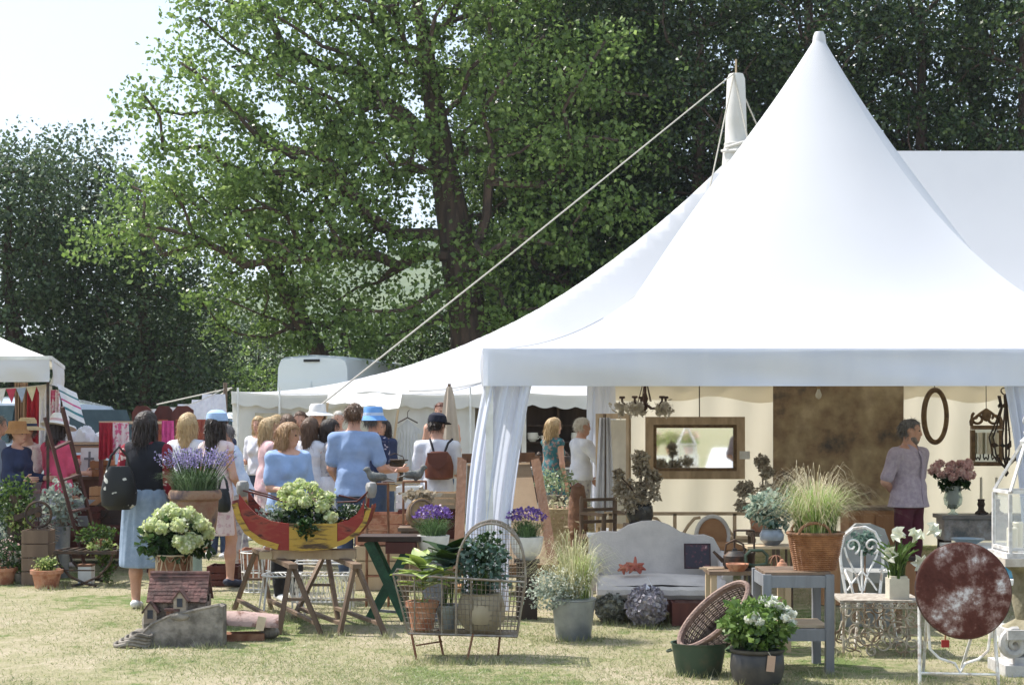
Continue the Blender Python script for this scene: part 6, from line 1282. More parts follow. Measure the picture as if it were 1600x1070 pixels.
def tap_mat():
    m=bpy.data.materials.new('faded_tapestry'); m.use_nodes=True; n=m.node_tree.nodes;l=m.node_tree.links;b=n['Principled BSDF']; b.inputs['Roughness'].default_value=.9
    tc=n.new('ShaderNodeTexCoord'); a=n.new('ShaderNodeTexNoise'); a.inputs['Scale'].default_value=1.7; a.inputs['Detail'].default_value=8; a.inputs['Roughness'].default_value=.6; l.new(tc.outputs['Object'],a.inputs[0])
    r=n.new('ShaderNodeValToRGB'); e=r.color_ramp.elements; e[0].position=.36; e[0].color=(.10,.09,.085,1); e[1].position=.62; e[1].color=(.50,.40,.265,1); q=e.new(.45); q.color=(.30,.215,.14,1); q=e.new(.54); q.color=(.40,.315,.20,1); l.new(a.outputs[0],r.inputs[0])
    c=n.new('ShaderNodeTexNoise'); c.inputs['Scale'].default_value=5.5; c.inputs['Detail'].default_value=6; l.new(tc.outputs['Object'],c.inputs[0]); mx=n.new('ShaderNodeMix'); mx.data_type='RGBA'; mx.blend_type='MULTIPLY'; mx.inputs[0].default_value=.5; l.new(r.outputs[0],mx.inputs[6]); r2=n.new('ShaderNodeValToRGB'); r2.color_ramp.elements[0].position=.35; r2.color_ramp.elements[0].color=(.5,.42,.4,1); r2.color_ramp.elements[1].position=.6; r2.color_ramp.elements[1].color=(1.1,1.05,.95,1); l.new(c.outputs[0],r2.inputs[0]); l.new(r2.outputs[0],mx.inputs[7]); l.new(mx.outputs[2],b.inputs['Base Color']); return m
MB().slab(np.array([[(-w/2+w*j/12,-.01*math.sin(j*.9)*(i/8),h*(1-i/8)) for j in range(13)] for i in range(9)]),(0,.012,0)).build('woven_panel',tap_mat(),bd); MB().box((0,-.004,-.02),(w+.06,.05,.06)).build('bottom_batten',wood_pine,bd)
q=T('light_bulb','clear light bulb dangling in front of the tapestry','bulb',P(1279,624,17.5)); MB().lathe([(0,0),(.03,.02),(.038,.055),(.02,.10),(.016,.12)],n=12).build('bulb',glass('bulb_glass',(.95,.93,.85),.05,.4),q); MB().lathe([(.02,.12),(.02,.17)],n=10).build('socket',brass,q); MB().tube([(0,0,.17),(0,0,.62)],.006,5).build('flex',rope_m,q)
ov=T('oval_picture_frame','empty oval wooden frame hanging beside the bearded man','frame',P(1461,650,18.6)); s=S(18.6); MB().tube([(math.cos(a)*18*s,0,math.sin(a)*41*s) for a in np.linspace(0,6.283,41)[:-1]],.030,8,closed=True).build('oval_moulding',gilt,ov); MB().tube([(math.cos(a)*15*s,-.015,math.sin(a)*38*s) for a in np.linspace(0,6.283,41)[:-1]],.011,6,closed=True).build('inner_bead',brass,ov); MB().tube([(0,0,41*s),(0,.1,41*s+.2)],.005,4).build('hanging_wire',iron_dark,ov)
gm=T('girandole_mirror','carved gilt wall mirror with scrolled crest and candles','mirror',P(1541,727,18.8)); s=S(18.8); w=48*s;h=62*s; d=.03
for c,dd in(((0,0,.02),(w,.06,.05)),((0,0,h-.02),(w,.06,.05)),((-w/2+.02,0,h/2),(.05,.06,h-.1)),((w/2-.02,0,h/2),(.05,.06,h-.1))): MB().box(c,dd).build('frame_rail',gilt,gm)
MB().box((0,.015,h/2),(w-.08,.01,h-.08)).build('glass',_M.get('mm') or mirror('mirror_glass_small'),gm); mb=MB()
for sx in(-1,1): mb.tube([V((sx*abs(v.x),v.y,v.z)) for v in scroll((sx*.10,0,h+.09),.085,1.2,2.2,1)],.018,6); mb.tube([(sx*.19,0,h),(sx*.16,0,h+.08),(sx*.06,0,h+.16),(0,0,h+.20)],.018,6); mb.lathe([(.02,0),(.03,.05),(.01,.10),(0,.12)],c=(sx*w*.48,0,h),n=8)
mb.ball((0,-.01,h+.13),(.06,.03,.08),8,6); mb.build('crest',gilt,gm)
for x in(-.10,0,.10): o=MB().lathe([(.026,0),(.026,.26),(.0,.265)],c=(x,-.09,.14),n=10).build('candle',wax,gm); MB().tube([(x,-.0,.10),(x,-.06,.07),(x,-.09,.10),(x,-.09,.14)],.008,5).build('candle_arm',iron_dark,gm)
MB().tube([(0,0,h+.2),(0,.02,h+.95)],.005,4).build('hanging_cord',wood_dark,gm)
def chandelier(label,px,py,D,n,r,m,drop,flower=False,L=.5):
    t=T('chandelier',label,'chandelier',P(px,py,D)); mb=MB(); mb.lathe([(0,-.09),(.03,-.06),(.02,0),(.035,.05),(.015,.12),(.015,.2)],n=10); mb.build('hub',m,t)
    for k in range(n):
        a=k*6.283/n+.4; c,s_=math.cos(a),math.sin(a); o=MB().tube([(0,0,.0),(c*r*.35,s_*r*.35,-drop*.6),(c*r*.75,s_*r*.75,-drop*.5),(c*r,s_*r,drop*.2),(c*r,s_*r,drop*.5)],.013,6).build('arm',m,t); MB().lathe([(.01,0),(.035,.01),(.03,.03)],c=(c*r,s_*r,drop*.5),n=10).build('cup',m,o)
        MB().tube([(c*r*.3,s_*r*.3,.02),(c*r*.12,s_*r*.12,.2),(0,0,L)],.005,4).build('chain',m,t)
        if flower: MB().leaves(np.array([c*r,s_*r,-.06])+rng.normal(size=(60,3))*.04,.09,up=0,asp=.5).build('glass_petals',leafmat('frosted_petal',(.62,.58,.50),(.52,.47,.40)),o,smooth=False)
        else: MB().lathe([(.011,0),(.011,.10),(0,.105)],c=(c*r,s_*r,drop*.5+.03),n=8).build('candle',wax,o)
    return t
chandelier('bronze chandelier with frosted petal shades under the pagoda near its open side',1008,630,17.2,5,.26,mat('bronze',(.10,.055,.04),(.06,.035,.03),metal=.4,rough=.5),.10,True)
ch=T('iron_chandelier','black wrought iron pendant with leafy scrolls hanging near the lantern','chandelier',P(1572,680,15.5)); mb=MB(); s=S(15.5)
for k in range(6):
    a=k*1.047; c,q=math.cos(a),math.sin(a); MB().tube([(0,0,-.34),(c*.13,q*.13,-.2),(c*.17,q*.17,-.02),(c*.10,q*.10,.14),(c*.05,q*.05,.28),(c*.08,q*.08,.40)],.009,5).build('scroll_arm',iron_dark,ch); mb.leaves(np.array([[c*.15,q*.15,-.1],[c*.13,q*.13,.06],[c*.07,q*.07,.3],[c*.1,q*.1,-.24]]),.09,up=0,asp=.6)
mb.build('iron_leaves',iron_dark,ch,smooth=False); MB().tube([(0,0,-.36),(0,0,.42)],.012,6).build('stem',iron_dark,ch); MB().lathe([(0,-.42),(.03,-.38),(.0,-.32)],n=8).build('finial',iron_dark,ch)
for k in range(5): MB().tube([(.05*math.cos(a),.0 if k%2 else .05*math.sin(a),.44+.07*k+.04*math.sin(a)) if not k%2 else (0,.03*math.cos(a),.44+.07*k+.04*math.sin(a)) for a in np.linspace(0,6.283,13)[:-1]],.007,4,closed=True).build('chain_link',iron_dark,ch)
# console table with roses and candlesticks
D=15.6; co=T('console_table','dark topped console table with a mottled marble apron along the tent wall','console table',GD(1540,D)); s=S(D); z=Z_(803,D); mb=MB()
MB().box((0,0,z-.02),(.98,.36,.04)).build('table_top',mat('grey_slate_top',(.22,.20,.20),(.15,.14,.14),rough=.4),co); MB().box((0,.0,z-.15),(.92,.30,.21)).build('apron',mat('mottled_marble',(.36,.36,.37),(.10,.11,.12),sc_=6,rough=.4,c3=(.26,.23,.22)),co)
for x in(-.42,.42):
    for y in(-.12,.12): MB().box((x,y,(z-.255)/2),(.06,.06,z-.255)).build('leg',wood_dark,co)
q=T('rose_vase','glass vase of pale pink roses on the console table','vase of flowers',on(1489,D-.03,z)); gl=glass('vase_glass',(.82,.90,.86),.05,.35); s=S(D)
MB().lathe([(.055,0),(.05,.012),(.02,.03),(.025,.05),(.085,.10),(.095,.16),(.075,.24),(.085,.29)],n=18).build('vase',gl,q); stems(q,(0,0,.06),(0,0,.36),(.10,.08,.06),26,leaf_d,.006); bush(q,(0,0,.33),(.17,.13,.12),260,.075,leaf_d,'rose_leaves'); bush(q,(0,0,.15),(.06,.06,.08),90,.06,leaf_d,'stem_leaves')
heads(q,[((x-1489)*s,dy,(800-y)*s) for x,y,dy in((1462,727,0),(1471,721,.05),(1479,731,-.08),(1488,724,.03),(1496,733,-.1),(1503,722,.04),(1512,727,-.02),(1518,738,.02),(1507,740,-.1),(1470,738,-.06),(1484,741,-.1),(1515,720,.06),(1459,733,.05))],.042,pet_p,60,.03,'rose')
for i,(px,lb) in enumerate(((1533,'tall candle in a carved wooden candlestick nearer the roses'),(1557,'tall candle in a carved wooden candlestick nearer the lantern'))):
    q=T('candlestick',lb,'candlestick',on(px,D-.02,z),0); MB().lathe([(.062,0),(.06,.02),(.035,.04),(.028,.07),(.04,.10),(.032,.13),(.038,.15),(.03,.155)],n=14).build('holder',wood_dark,q); MB().lathe([(.014,.15),(.013,.37),(0,.378)],n=8).build('candle',wax,q); 
    for a in(0,2.1,4.2): MB().ball((math.cos(a)*.055,math.sin(a)*.055,.012),(.02,.02,.012),7,5).build('foot',wood_dark,q)
# railed bench along the wall, oval backed chair, dried bushes
D=15.8; t=T('railed_bench','pale wooden bench with curved brackets and a long top rail along the tent wall','bench',GD(1060,D)); s=S(D); z=Z_(803,D); zb=Z_(838,D); X=lambda px:(px-1060)*s
MB().box((0,.1,z),(X(1180)-X(950),.03,.035)).build('top_rail',wood_light,t)
for px in(955,1056,1150,1178): MB().box((X(px),.1,z/2),(.035,.03,z)).build('post',wood_light,t)
for px,k in((1036,-1),(1078,1),(1136,-1)): MB().tube([(X(px)-k*.10,.1,zb-.0),(X(px)-k*.06,.1,zb+.02),(X(px),.1,(z+zb)/2),(X(px)+k*.06,.1,z-.05),(X(px)+k*.12,.1,z-.04)],.018,6).build('bracket',wood_light,t)
MB().box((0,-.08,zb-.02),(X(1180)-X(950),.36,.04)).build('seat',wood_light,t)
for px in(960,1170): MB().box((X(px),-.22,(zb-.04)/2),(.05,.05,zb-.04)).build('leg',wood_light,t)
D=14.2; t=T('oval_back_chair','pale framed chair with an oval tan padded back behind the settee','chair',GD(1122,D),R(8)); zc=Z_(840,D); el=lambda rx,rz,y:[(math.cos(a)*rx,y,zc+math.sin(a)*rz) for a in np.linspace(0,6.283,29)[:-1]]
MB().tube(el(.155,.185,.2),.022,7,closed=True).build('back_frame',mat('pale_chair_paint',(.58,.54,.49),(.46,.42,.37),sc_=10,bump=.1),t); MB().ball((0,.2,zc),(.15,.03,.18),16,10).build('back_pad',mat('tan_velvet',(.32,.17,.08),(.26,.13,.06),sc_=5,rough=.9),t)
MB().ball((0,-.02,.42),(.24,.23,.06),14,8).build('seat',mat('tan_velvet',(.3,.16,.08)),t)
for x in(-.18,.18):
    for y in(-.18,.18): MB().lathe([(.014,0),(.022,.36)],c=(x,y,0),n=8).build('leg',_M['pale_chair_paint'],t)
    MB().tube([(x*.6,.19,.40),(x*.75,.2,zc-.13)],.018,6).build('back_post',_M['pale_chair_paint'],t)
def dried(label,px,D,ybase,blobs,z0=None,pm=None):
    z0=Z_(ybase,D) if z0 is None else z0; s=S(D); t=T('dried_bush',label,'dried plant',on(px,D,z0)); pot(t,[(.10,0),(.13,.08),(.12,.17),(.09,.20),(.10,.21)],pm or mat('dark_glazed_pot',(.03,.028,.028),(.08,.075,.07),sc_=8,rough=.2)); pts=[]
    for (x,y,r) in blobs:
        c=V(((x-px)*s,rnd.uniform(-.08,.08),(ybase-y)*s)); pts.append(c); bush(t,c,(r*s,r*s*.8,r*s*.9),int(14*r),.055,leaf_dry)
    mb=MB()
    for c in pts: mb.tube([(0,0,.18),V((c.x*.4,c.y*.4,.18+(c.z-.18)*.55)),c],[.012,.009,.006],5)
    mb.build('branches',bark,t); return t
zz=dried('bushy dried silver brown branches in a dark glazed pot behind the settee',1000,14.6,818,((1000,716,15),(1003,735,14),(975,765,20),(1010,768,24),(990,785,22),(1022,745,12),(965,740,9)))
q=T('pot_stand','wooden stand lifting the dark glazed pot behind the settee','plant stand',GD(1000,14.6)); z0=Z_(818,14.6); MB().box((0,0,z0-.02),(.3,.3,.04)).build('top',wood_old,q)
for x in(-.12,.12):
    for y in(-.12,.12): MB().box((x,y,(z0-.04)/2),(.03,.03,z0-.04)).build('leg',wood_old,q)
zz=dried('spiky dried branch arrangement in front of the tapestry edge',1193,15.0,830,((1192,722,12),(1196,738,12),(1165,765,16),(1200,770,20),(1230,758,16),(1158,790,10)),pm=terra)
q=T('pot_stand','wooden stand under the spiky dried branches','plant stand',GD(1193,15.0)); z0=Z_(830,15); MB().box((0,0,z0-.02),(.3,.3,.04)).build('top',wood_old,q)
for x in(-.12,.12):
    for y in(-.12,.12): MB().box((x,y,(z0-.04)/2),(.03,.03,z0-.04)).build('leg',wood_old,q)
t=T('leaning_mirror','tall narrow framed glass leaning inside the pagoda by the tent post','mirror',GD(958,18.2),R(-52)); z=Z_(646,18.2); 
for x in(-.27,.27): MB().box((x,0,z/2),(.05,.035,z)).build('frame_rail',framew,t)
for zz_ in(.35,z-.03): MB().box((0,0,zz_),(.49,.035,.06)).build('frame_rail',framew,t)
MB().box((0,.0,z/2+.15),(.49,.008,z-.45)).build('glass',mat('pale_glass',(.6,.55,.45),(.52,.47,.38),rough=.15),t)
t=T('draped_cloth','white cloth draped over a chair post inside the pagoda entrance','cloth',P(945,652,17.4)); g=np.zeros((16,15,3))
for i in range(16):
    for j in range(15): k=i/15;u=j/14-.5; g[i,j]=(u*(.12+.12*k),.025*math.sin(u*22+k),-1.1*k)
MB().slab(g,(0,.008,0)).build('cloth',cloth_white,t); MB().box((0,.04,-.73),(.04,.04,1.75)).build('post',wood_old,t) if False else MB().tube([(0,.03,-t.location.z),(0,.03,.04)],.02,6).build('post',wood_old,t)
t=T('wooden_armchair','brown wooden armchair with turned posts behind the settee arm','chair',GD(952,15.3),R(30)); 
for x in(-.2,.2):
    MB().lathe([(.018,0),(.025,.4),(.02,.45),(.025,.8),(.01,.84)],c=(x,.2,0),n=8).build('back_post',wood_old,t); MB().lathe([(.018,0),(.025,.44),(.02,.66)],c=(x,-.2,0),n=8).build('leg',wood_old,t); MB().bar((x,-.22,.67),(x,.2,.67),.045,.03).build('armrest',wood_old,t)
for z in(.58,.70,.80): MB().bar((-.2,.2,z),(.2,.2,z),.03,.05,up=(0,1,0)).build('back_rail',wood_old,t)
MB().box((0,0,.44),(.44,.44,.04)).build('seat',wood_old,t)
tb=tbl('white display table with a blue bowl in front of the console','white_table',GD(1545,13.4),.75,.4,Z_(850,13.4),white_paint); q=T('blue_bowl','wide pale blue bowl on the white display table','bowl',on(1512,13.3,Z_(850,13.4))); MB().lathe([(.05,0),(.13,.045),(.145,.06),(.13,.055),(.04,.012)],n=20).build('bowl',mat('pale_blue_glaze',(.36,.46,.55),(.3,.4,.5),rough=.2),q); MB().lathe([(.05,0),(.055,-.0),(.045,.012)],n=14).build('foot_ring',white_paint,q)
# ---------------------------------------------------------------- green tub with leaning wicker tray, pot with tag
p=G(1092,1054); s=S(p.y); t=T('green_tub','oval dark green metal tub on the grass','tub',p); gp=mat('chipped_green_metal',(.045,.075,.05),(.10,.09,.06),sc_=8,rough=.5,metal=.2,lo=.5,hi=.7)
MB().lathe([(.135,0),(.14,.01),(.172,.195),(.178,.20),(.178,.208),(.168,.206),(.132,.02),(0,.015)],n=28,sy=.8).build('tub_body',gp,t)
for sx in(-1,1): MB().tube([(sx*.17,-.03,.16),(sx*.20,-.02,.15),(sx*.20,.02,.15),(sx*.17,.03,.16)],.007,5).build('handle',gp,t)
t=T('wicker_tray','long oval wicker basket leaning diagonally out of the green tub','basket',p+V((-.115,-.02,.19)),0); a=math.atan2(90,95)
Mt=Matrix.Rotation(-math.atan2(90,97),3,'Y')@Matrix.Rotation(R(36),3,'X'); L=.56; mb=MB(); rimm=mat('cane_rim',(.27,.18,.145),(.17,.105,.085),sc_=18,bump=.4)
rim=lambda q,z:[tuple(Mt@V((L/2+math.cos(b)*L/2*q,math.sin(b)*.13*q,z))) for b in np.linspace(0,6.283,41)[:-1]]
MB().tube(rim(1,0),.017,7,closed=True).build('rim',rimm,t); MB().tube(rim(.97,-.02),.012,6,closed=True).build('lower_rim',rimm,t)
rows=[(.97,0),(.95,-.05),(.92,-.11),(.88,-.16),(.80,-.19),(.5,-.195),(.1,-.195)]; g=np.array([[tuple(Mt@V((L/2+math.cos(b)*L/2*q,math.sin(b)*.13*q,z))) for b in np.linspace(0,6.283,41)] for q,z in rows]); gm_=mat('grey_wicker',(.26,.20,.17),(.07,.045,.035),sc_=40,rough=.8,bump=.8,st=(1,1,1)); wv=MB()
for j in range(0,40): wv.tube([tuple(g[i,j]) for i in range(7)],.0045,4,cap=False)
for i in range(17):
    k=i/16*5.0; a_=int(min(k,4)); f_=k-a_; q=rows[a_][0]*(1-f_)+rows[a_+1][0]*f_; z_=rows[a_][1]*(1-f_)+rows[a_+1][1]*f_; wv.tube(rim(q+.006*(-1)**i,z_),.0058,4,closed=True)
for i in range(1,9): wv.tube(rim(.8*i/9,-.195),.0055,4,closed=True)
wv.build('woven_body',gm_,t)
p=G(1183,1068); t=T('flowering_pot','white flowering bushy plant in a dark round pot with a paper tag','potted plant',p); pot(t,[(.12,0),(.145,.02),(.165,.10),(.16,.175),(.150,.19),(.168,.205),(.17,.22),(.155,.22)],mat('black_cast_pot',(.035,.035,.038),(.07,.065,.06),sc_=8,rough=.45,metal=.2)); s=S(p.y)
bush(t,(0,0,.36),(.23,.19,.17),1300,.052,leafmat('fresh_leaf',(.13,.22,.045),(.22,.33,.09),(.07,.13,.03))); bush(t,(-.02,0,.28),(.18,.15,.1),300,.05,leaf_d,'under_leaves')
heads(t,[((x-1183)*s,dy,(1068-y)*s) for x,y,dy in((1202,942,-.06),(1216,946,-.04),(1228,952,-.05),(1193,938,.02),(1222,962,-.1),(1238,958,0),(1166,962,-.15),(1174,957,-.13),(1180,966,-.16),(1210,938,.05),(1235,970,-.06))],.026,pet_w,40,.018)
MB().box((.055,-.172,.15),(.048,.003,.095),M=Matrix.Rotation(R(6),3,'Y')).build('paper_tag',mat('kraft_tag',(.48,.33,.24),(.42,.28,.2)),t); MB().tube([(.055,-.172,.195),(.04,-.165,.22)],.002,3).build('tag_string',rope_m,t)
# ---------------------------------------------------------------- grey frame table and the basket of grass
p=G(1252,1052); s=S(p.y); t=T('grey_table','grey painted frame table with square legs and a low rail, loaded with a grass basket','table',p); X=lambda px:(px-1252)*s; z=Z_(897,p.y)
lx0,lx1=X(1198),X(1296); dp=.42
for x in(lx0,lx1):
    for y in(0,dp): MB().box((x,y,z/2),(.052,.052,z)).build('leg',wood_grey,t)
for y in(0,dp):
    MB().box(((lx0+lx1)/2,y,z-.045),(lx1-lx0-.052,.035,.075)).build('apron',wood_grey,t); MB().box(((lx0+lx1)/2,y,.245),(lx1-lx0-.052,.032,.075)).build('low_rail',wood_grey,t)
for x in(lx0,lx1): MB().box((x,dp/2,z-.045),(.035,dp-.052,.075)).build('side_rail',wood_grey,t); MB().box((x,dp/2,.245),(.032,dp-.052,.07)).build('side_low_rail',wood_grey,t)
mb=MB()
for i in range(4): mb.box(((lx0+lx1)/2,.05+.105*i,z+.004),(lx1-lx0+.02,.095,.018))
mb.build('slatted_top',wood_old,t); MB().box(((lx0+lx1)/2,dp/2,.292),(lx1-lx0,dp*.8,.016)).build('shelf',wood_light,t)
q=T('wicker_basket','chestnut wicker basket with arched handles holding a big tuft of pale grass','basket',on(1274,p.y+.16,z+.013)); s2=S(p.y+.16)
mb=MB(); hb=.235
g=[]
for i in range(15):
    k=i/14; r=.128+.046*k; g.append([((r+.004*math.sin(i*3.14)+.0035*math.sin(j*3.14))*math.cos(b),(r+.0035*math.sin(j*3.14))*math.sin(b)*.78,hb*k) for j,b in enumerate(np.linspace(0,6.283,57))])
MB().slab(np.array(g),(0,0,.004)).build('woven_body',mat('chestnut_wicker',(.36,.16,.07),(.15,.055,.025),sc_=40,rough=.6,bump=.9,st=(1,1,2.2)),q)
mb=MB()
for i in range(18): k=i/18; r=.131+.046*k; mb.tube([((r+.003*(-1)**j)*math.cos(b),(r+.003*(-1)**j)*math.sin(b)*.78,hb*(k+.02)) for j,b in enumerate(np.linspace(0,6.283,49)[:-1])],.006,4,closed=True)
mb.build('weave',mat('chestnut_cane',(.40,.19,.085),(.24,.10,.04),sc_=14,rough=.55),q); MB().tube([(.178*math.cos(b),.178*math.sin(b)*.78,hb) for b in np.linspace(0,6.283,41)[:-1]],.012,6,closed=True).build('rim',wicker,q); MB().lathe([(.16,hb-.03),(0,hb-.025)],n=20,sy=.78).build('soil',soil,q)
for y in(-.13,.13): MB().tube([(math.cos(b)*.10-.03,y*(1+.1*math.sin(b)),hb+.075*math.sin(b)) for b in np.linspace(0,3.1416,11)],.010,6).build('handle',wicker,q)
tuft(q,(0,0,hb-.03),700,.44,.75,.0055,leafmat('fountain_grass',(.30,.42,.10),(.46,.54,.22),(.20,.32,.07)),rad=.13,droop=.6); tuft(q,(0,0,hb-.03),420,.56,1.05,.0045,straw,'pale_blades',rad=.13,droop=.8); tuft(q,(0,0,hb-.03),300,.27,.6,.006,leaf_g,'green_blades',rad=.13)
# plank table with small goods behind the frame table
D=10.6; p=GD(1180,D); z=Z_(892,D); t=T('plank_table','weathered plank table edge carrying small garden antiques','table',p); X=lambda px:(px-1180)*S(D)
mb=MB()
for i in range(3): mb.box(((X(1108)+X(1240))/2,.05+.125*i,z-.014),(X(1240)-X(1108),.118,.028))
mb.build('plank_top',wood_old,t)
for px in(1116,1232):
    for y in(.03,.32): MB().box((X(px),y,(z-.028)/2),(.04,.04,z-.028)).build('leg',wood_light,t)
MB().bar((X(1070),-.0,z+.03),(X(1110),.0,z+.005),.03,.012).build('front_batten',wood_light,t) if False else None
def goods(name,label,cat,px,dy,fn): q=T(name,label,cat,on(px,D+dy,z)); fn(q); return q
goods('clay_dish','low terracotta dish on the plank table front edge','dish',1152,.03,lambda q:(MB().lathe([(.05,0),(.075,.03),(.08,.05),(.07,.05),(.045,.01),(0,.01)],n=18).build('dish',terra,q),MB().lathe([(.055,.0),(.057,.008)],n=14).build('foot_ring',terra,q)))
goods('clay_pot','small upturned terracotta pot on the plank table','pot',1222,.04,lambda q:(MB().lathe([(.05,0),(.052,.015),(.045,.016),(.03,.055),(.018,.058),(.015,.075),(0,.08)],n=16).build('pot_body',terra,q),MB().lathe([(.053,0),(.054,.016)],n=16).build('rim',terra,q)))
goods('iron_kettle','black iron kettle with a looped handle on the plank table','kettle',1148,.2,lambda q:(MB().lathe([(.07,0),(.085,.03),(.08,.09),(.05,.12),(.02,.125),(.015,.14),(0,.145)],n=16).build('kettle_body',iron_dark,q),MB().tube([(-.07,0,.10),(-.06,0,.17),(0,0,.20),(.06,0,.17),(.07,0,.10)],.008,5).build('handle',iron_dark,q),MB().tube([(-.08,0,.05),(-.13,0,.10),(-.15,0,.12)],[.018,.012,.010],6).build('spout',iron_dark,q)))
goods('green_trug','dark green metal trug with a hooped handle on the plank table','trug',1182,.1,lambda q:(MB().slab(np.array([[(-.09+.18*i/8,-.05*math.cos(j/6*3.14),.03+.03*abs(i/8-.5)-.028*math.sin(j/6*3.14)) for j in range(7)] for i in range(9)]),(0,0,.005)).build('tray',gp,q),MB().tube([(-.07,0,.03),(-.075,0,.10),(-.04,0,.135),(.04,0,.135),(.075,0,.10),(.07,0,.03)],.012,6).build('handle',gp,q)))
goods('wire_dome','rusty wire dome beside the basket on the plank table','wire dome',1212,.22,lambda q:([MB().tube([(math.cos(a)*.07*math.cos(b),math.sin(a)*.07*math.cos(b),.09*math.sin(b)) for b in np.linspace(0,1.57,7)],.004,4).build('wire_rib',iron_rust,q) for a in np.linspace(0,6.283,9)[:-1]],MB().tube([(math.cos(a)*.07,math.sin(a)*.07,.004) for a in np.linspace(0,6.283,19)[:-1]],.006,4,closed=True).build('wire_ring',iron_rust,q)))
goods('folding_ruler','pale wooden folding rule lying on the end of the plank table','ruler',1118,.1,lambda q:(MB().box((0,0,.006),(.12,.02,.012),rz=.3).build('ruler_arm',wood_light,q),MB().box((-.06,.03,.006),(.1,.02,.012),rz=-.4).build('ruler_arm',wood_light,q)))
# little metal table with the blue-green plant
D=11.9; p=GD(1200,D); z=Z_(851,D); t=T('metal_table','small tan topped metal table holding the blue green plant','table',p); MB().box((0,0,z-.01),(.36,.28,.02)).build('table_top',wood_light,t)
for x in(-.16,.16):
    for y in(-.11,.11): MB().tube([(x,y,z-.02),(x*1.05,y*1.05,0)],.010,6).build('leg',iron_dark,t)
for x in(-.16,.16): MB().tube([(x,-.11,z*.5),(x,.11,z*.5)],.007,5).build('stretcher',iron_dark,t)
q=T('sedum_pot','blue green fleshy leaved plant in a rounded grey pot on the metal table','potted plant',on(1206,D,z)); pot(q,[(.05,0),(.09,.04),(.095,.08),(.075,.12),(.08,.125)],zinc); bush(q,(0,0,.27),(.20,.16,.15),620,.058,leaf_b); bush(q,(-.08,-.05,.30),(.13,.1,.13),180,.055,leafmat('pale_blue_leaf',(.40,.48,.38),(.52,.58,.46))); stems(q,(0,0,.12),(0,0,.25),(.1,.1,.1),12,leaf_g,.005)
D=11.6; t=T('black_trug','dark metal basket standing on the plank table behind the kettle','basket',on(1163,D-.7,Z_(892,10.6))); MB().lathe([(.055,0),(.08,.10),(.085,.105),(.075,.10),(.05,.01)],n=16).build('body',iron_dark,t)
for x in(-.07,.07): MB().tube([(x,0,.10),(x,0,.26)],.008,5).build('upright',iron_dark,t)
MB().tube([(-.07,0,.26),(.07,0,.26)],.008,5).build('handle',iron_dark,t)
# ---------------------------------------------------------------- white iron chair, scrolled iron table, lilies
p=G(1358,1004); s=S(p.y); t=T('white_iron_chair','white scrolled iron garden chair with a heart shaped back beside the grass basket','chair',p,R(6)); zs=Z_(930,p.y); zc=Z_(866,p.y); 
hp_=[(-.13,.13,zs),(-.155,.15,zc-.12),(-.165,.16,zc),(-.13,.17,zc+.12),(-.06,.175,zc+.175),(.03,.175,zc+.185),(.10,.17,zc+.15),(.155,.16,zc+.05),(.155,.15,zc-.08),(.125,.13,zs)]
MB().tube(hp_,.011,7).build('back_frame',iron_white,t)
for sx in(-1,1):
    MB().tube([V((sx*abs(v.x),v.y,v.z)) for v in scroll((sx*.07,.165,zc+.05),.062,1.15,-1.2)]+[],.008,5).build('back_scroll',iron_white,t); MB().tube([(sx*.01,.15,zs+.02),(sx*.04,.155,zs+.13),(sx*.11,.16,zc-.03),(sx*.13,.16,zc+.04)],.008,5).build('back_scroll',iron_white,t); MB().tube([(sx*.0,.155,zs+.16),(sx*.07,.155,zs+.08),(sx*.11,.15,zs+.02)],.007,5).build('back_scroll',iron_white,t)
MB().tube([(0,.15,zs),(0,.165,zc+.02)],.008,5).build('back_bar',iron_white,t); MB().lathe([(.17,zs-.02),(.175,zs-.01),(.17,zs),(0,zs+.012)],n=22).build('seat',iron_white,t)
for x in(-.13,.13):
    for y in(-.13,.13): MB().tube([(x*.9,y*.9,zs-.01),(x,y,zs*.5),(x*1.2,y*1.2,0)],.011,6).build('leg',iron_white,t)
    MB().tube([(x,.14,zs+.17),(x*1.35,.0,zs+.17),(x*1.3,-.09,zs+.10),(x*1.1,-.1,zs)],.009,6).build('armrest',iron_white,t)
bush_=T('trailing_wreath','dark leafy wreath hung over the back of the white iron chair','wreath',(p.x+.03,p.y+.24,0)); bush(bush_,(0,0,zc+.06),(.13,.05,.10),260,.04,leaf_b); MB().tube([(0,.02,0),(0,.02,zc)],.008,5).build('cane',wood_old,bush_)
cc=T('draped_chair','grey linen covered chair back behind the white iron chair','chair',GD(1350,11.9)); zc2=Z_(818,11.9); MB().prism([(-.17,.0),(.2,.0),(.2,zc2-.15),(.16,zc2-.04),(.06,zc2),(-.06,zc2),(-.15,zc2-.08),(-.17,zc2-.2)],0,.06).build('backrest',mat('sage_linen',(.30,.30,.28),(.23,.23,.22),sc_=4,rough=.95,bump=.15),cc); MB().box((.015,-.2,.42),(.38,.4,.08)).build('seat',_M['sage_linen'],cc)
for x in(-.15,.18): MB().box((x,-.36,.19),(.035,.035,.38)).build('leg',wood_old,cc)
p=G(1385,1024); s=S(p.y); D=p.y; t=T('scrolled_iron_table','low ornate iron table with dense scrollwork legs and a fretted edge','table',p,R(-3)); zt=Z_(937,D); X=lambda px:(px-1385)*s; tm=mat('cream_rusty_iron',(.50,.46,.38),(.24,.16,.10),sc_=12,rough=.65,bump=.2); w=X(1440)-X(1312)
MB().box(((X(1440)+X(1312))/2,.18,zt-.008),(w,.42,.016)).build('table_top',mat('speckled_top',(.44,.40,.34),(.24,.19,.15),sc_=26,rough=.6),t); mb=MB()
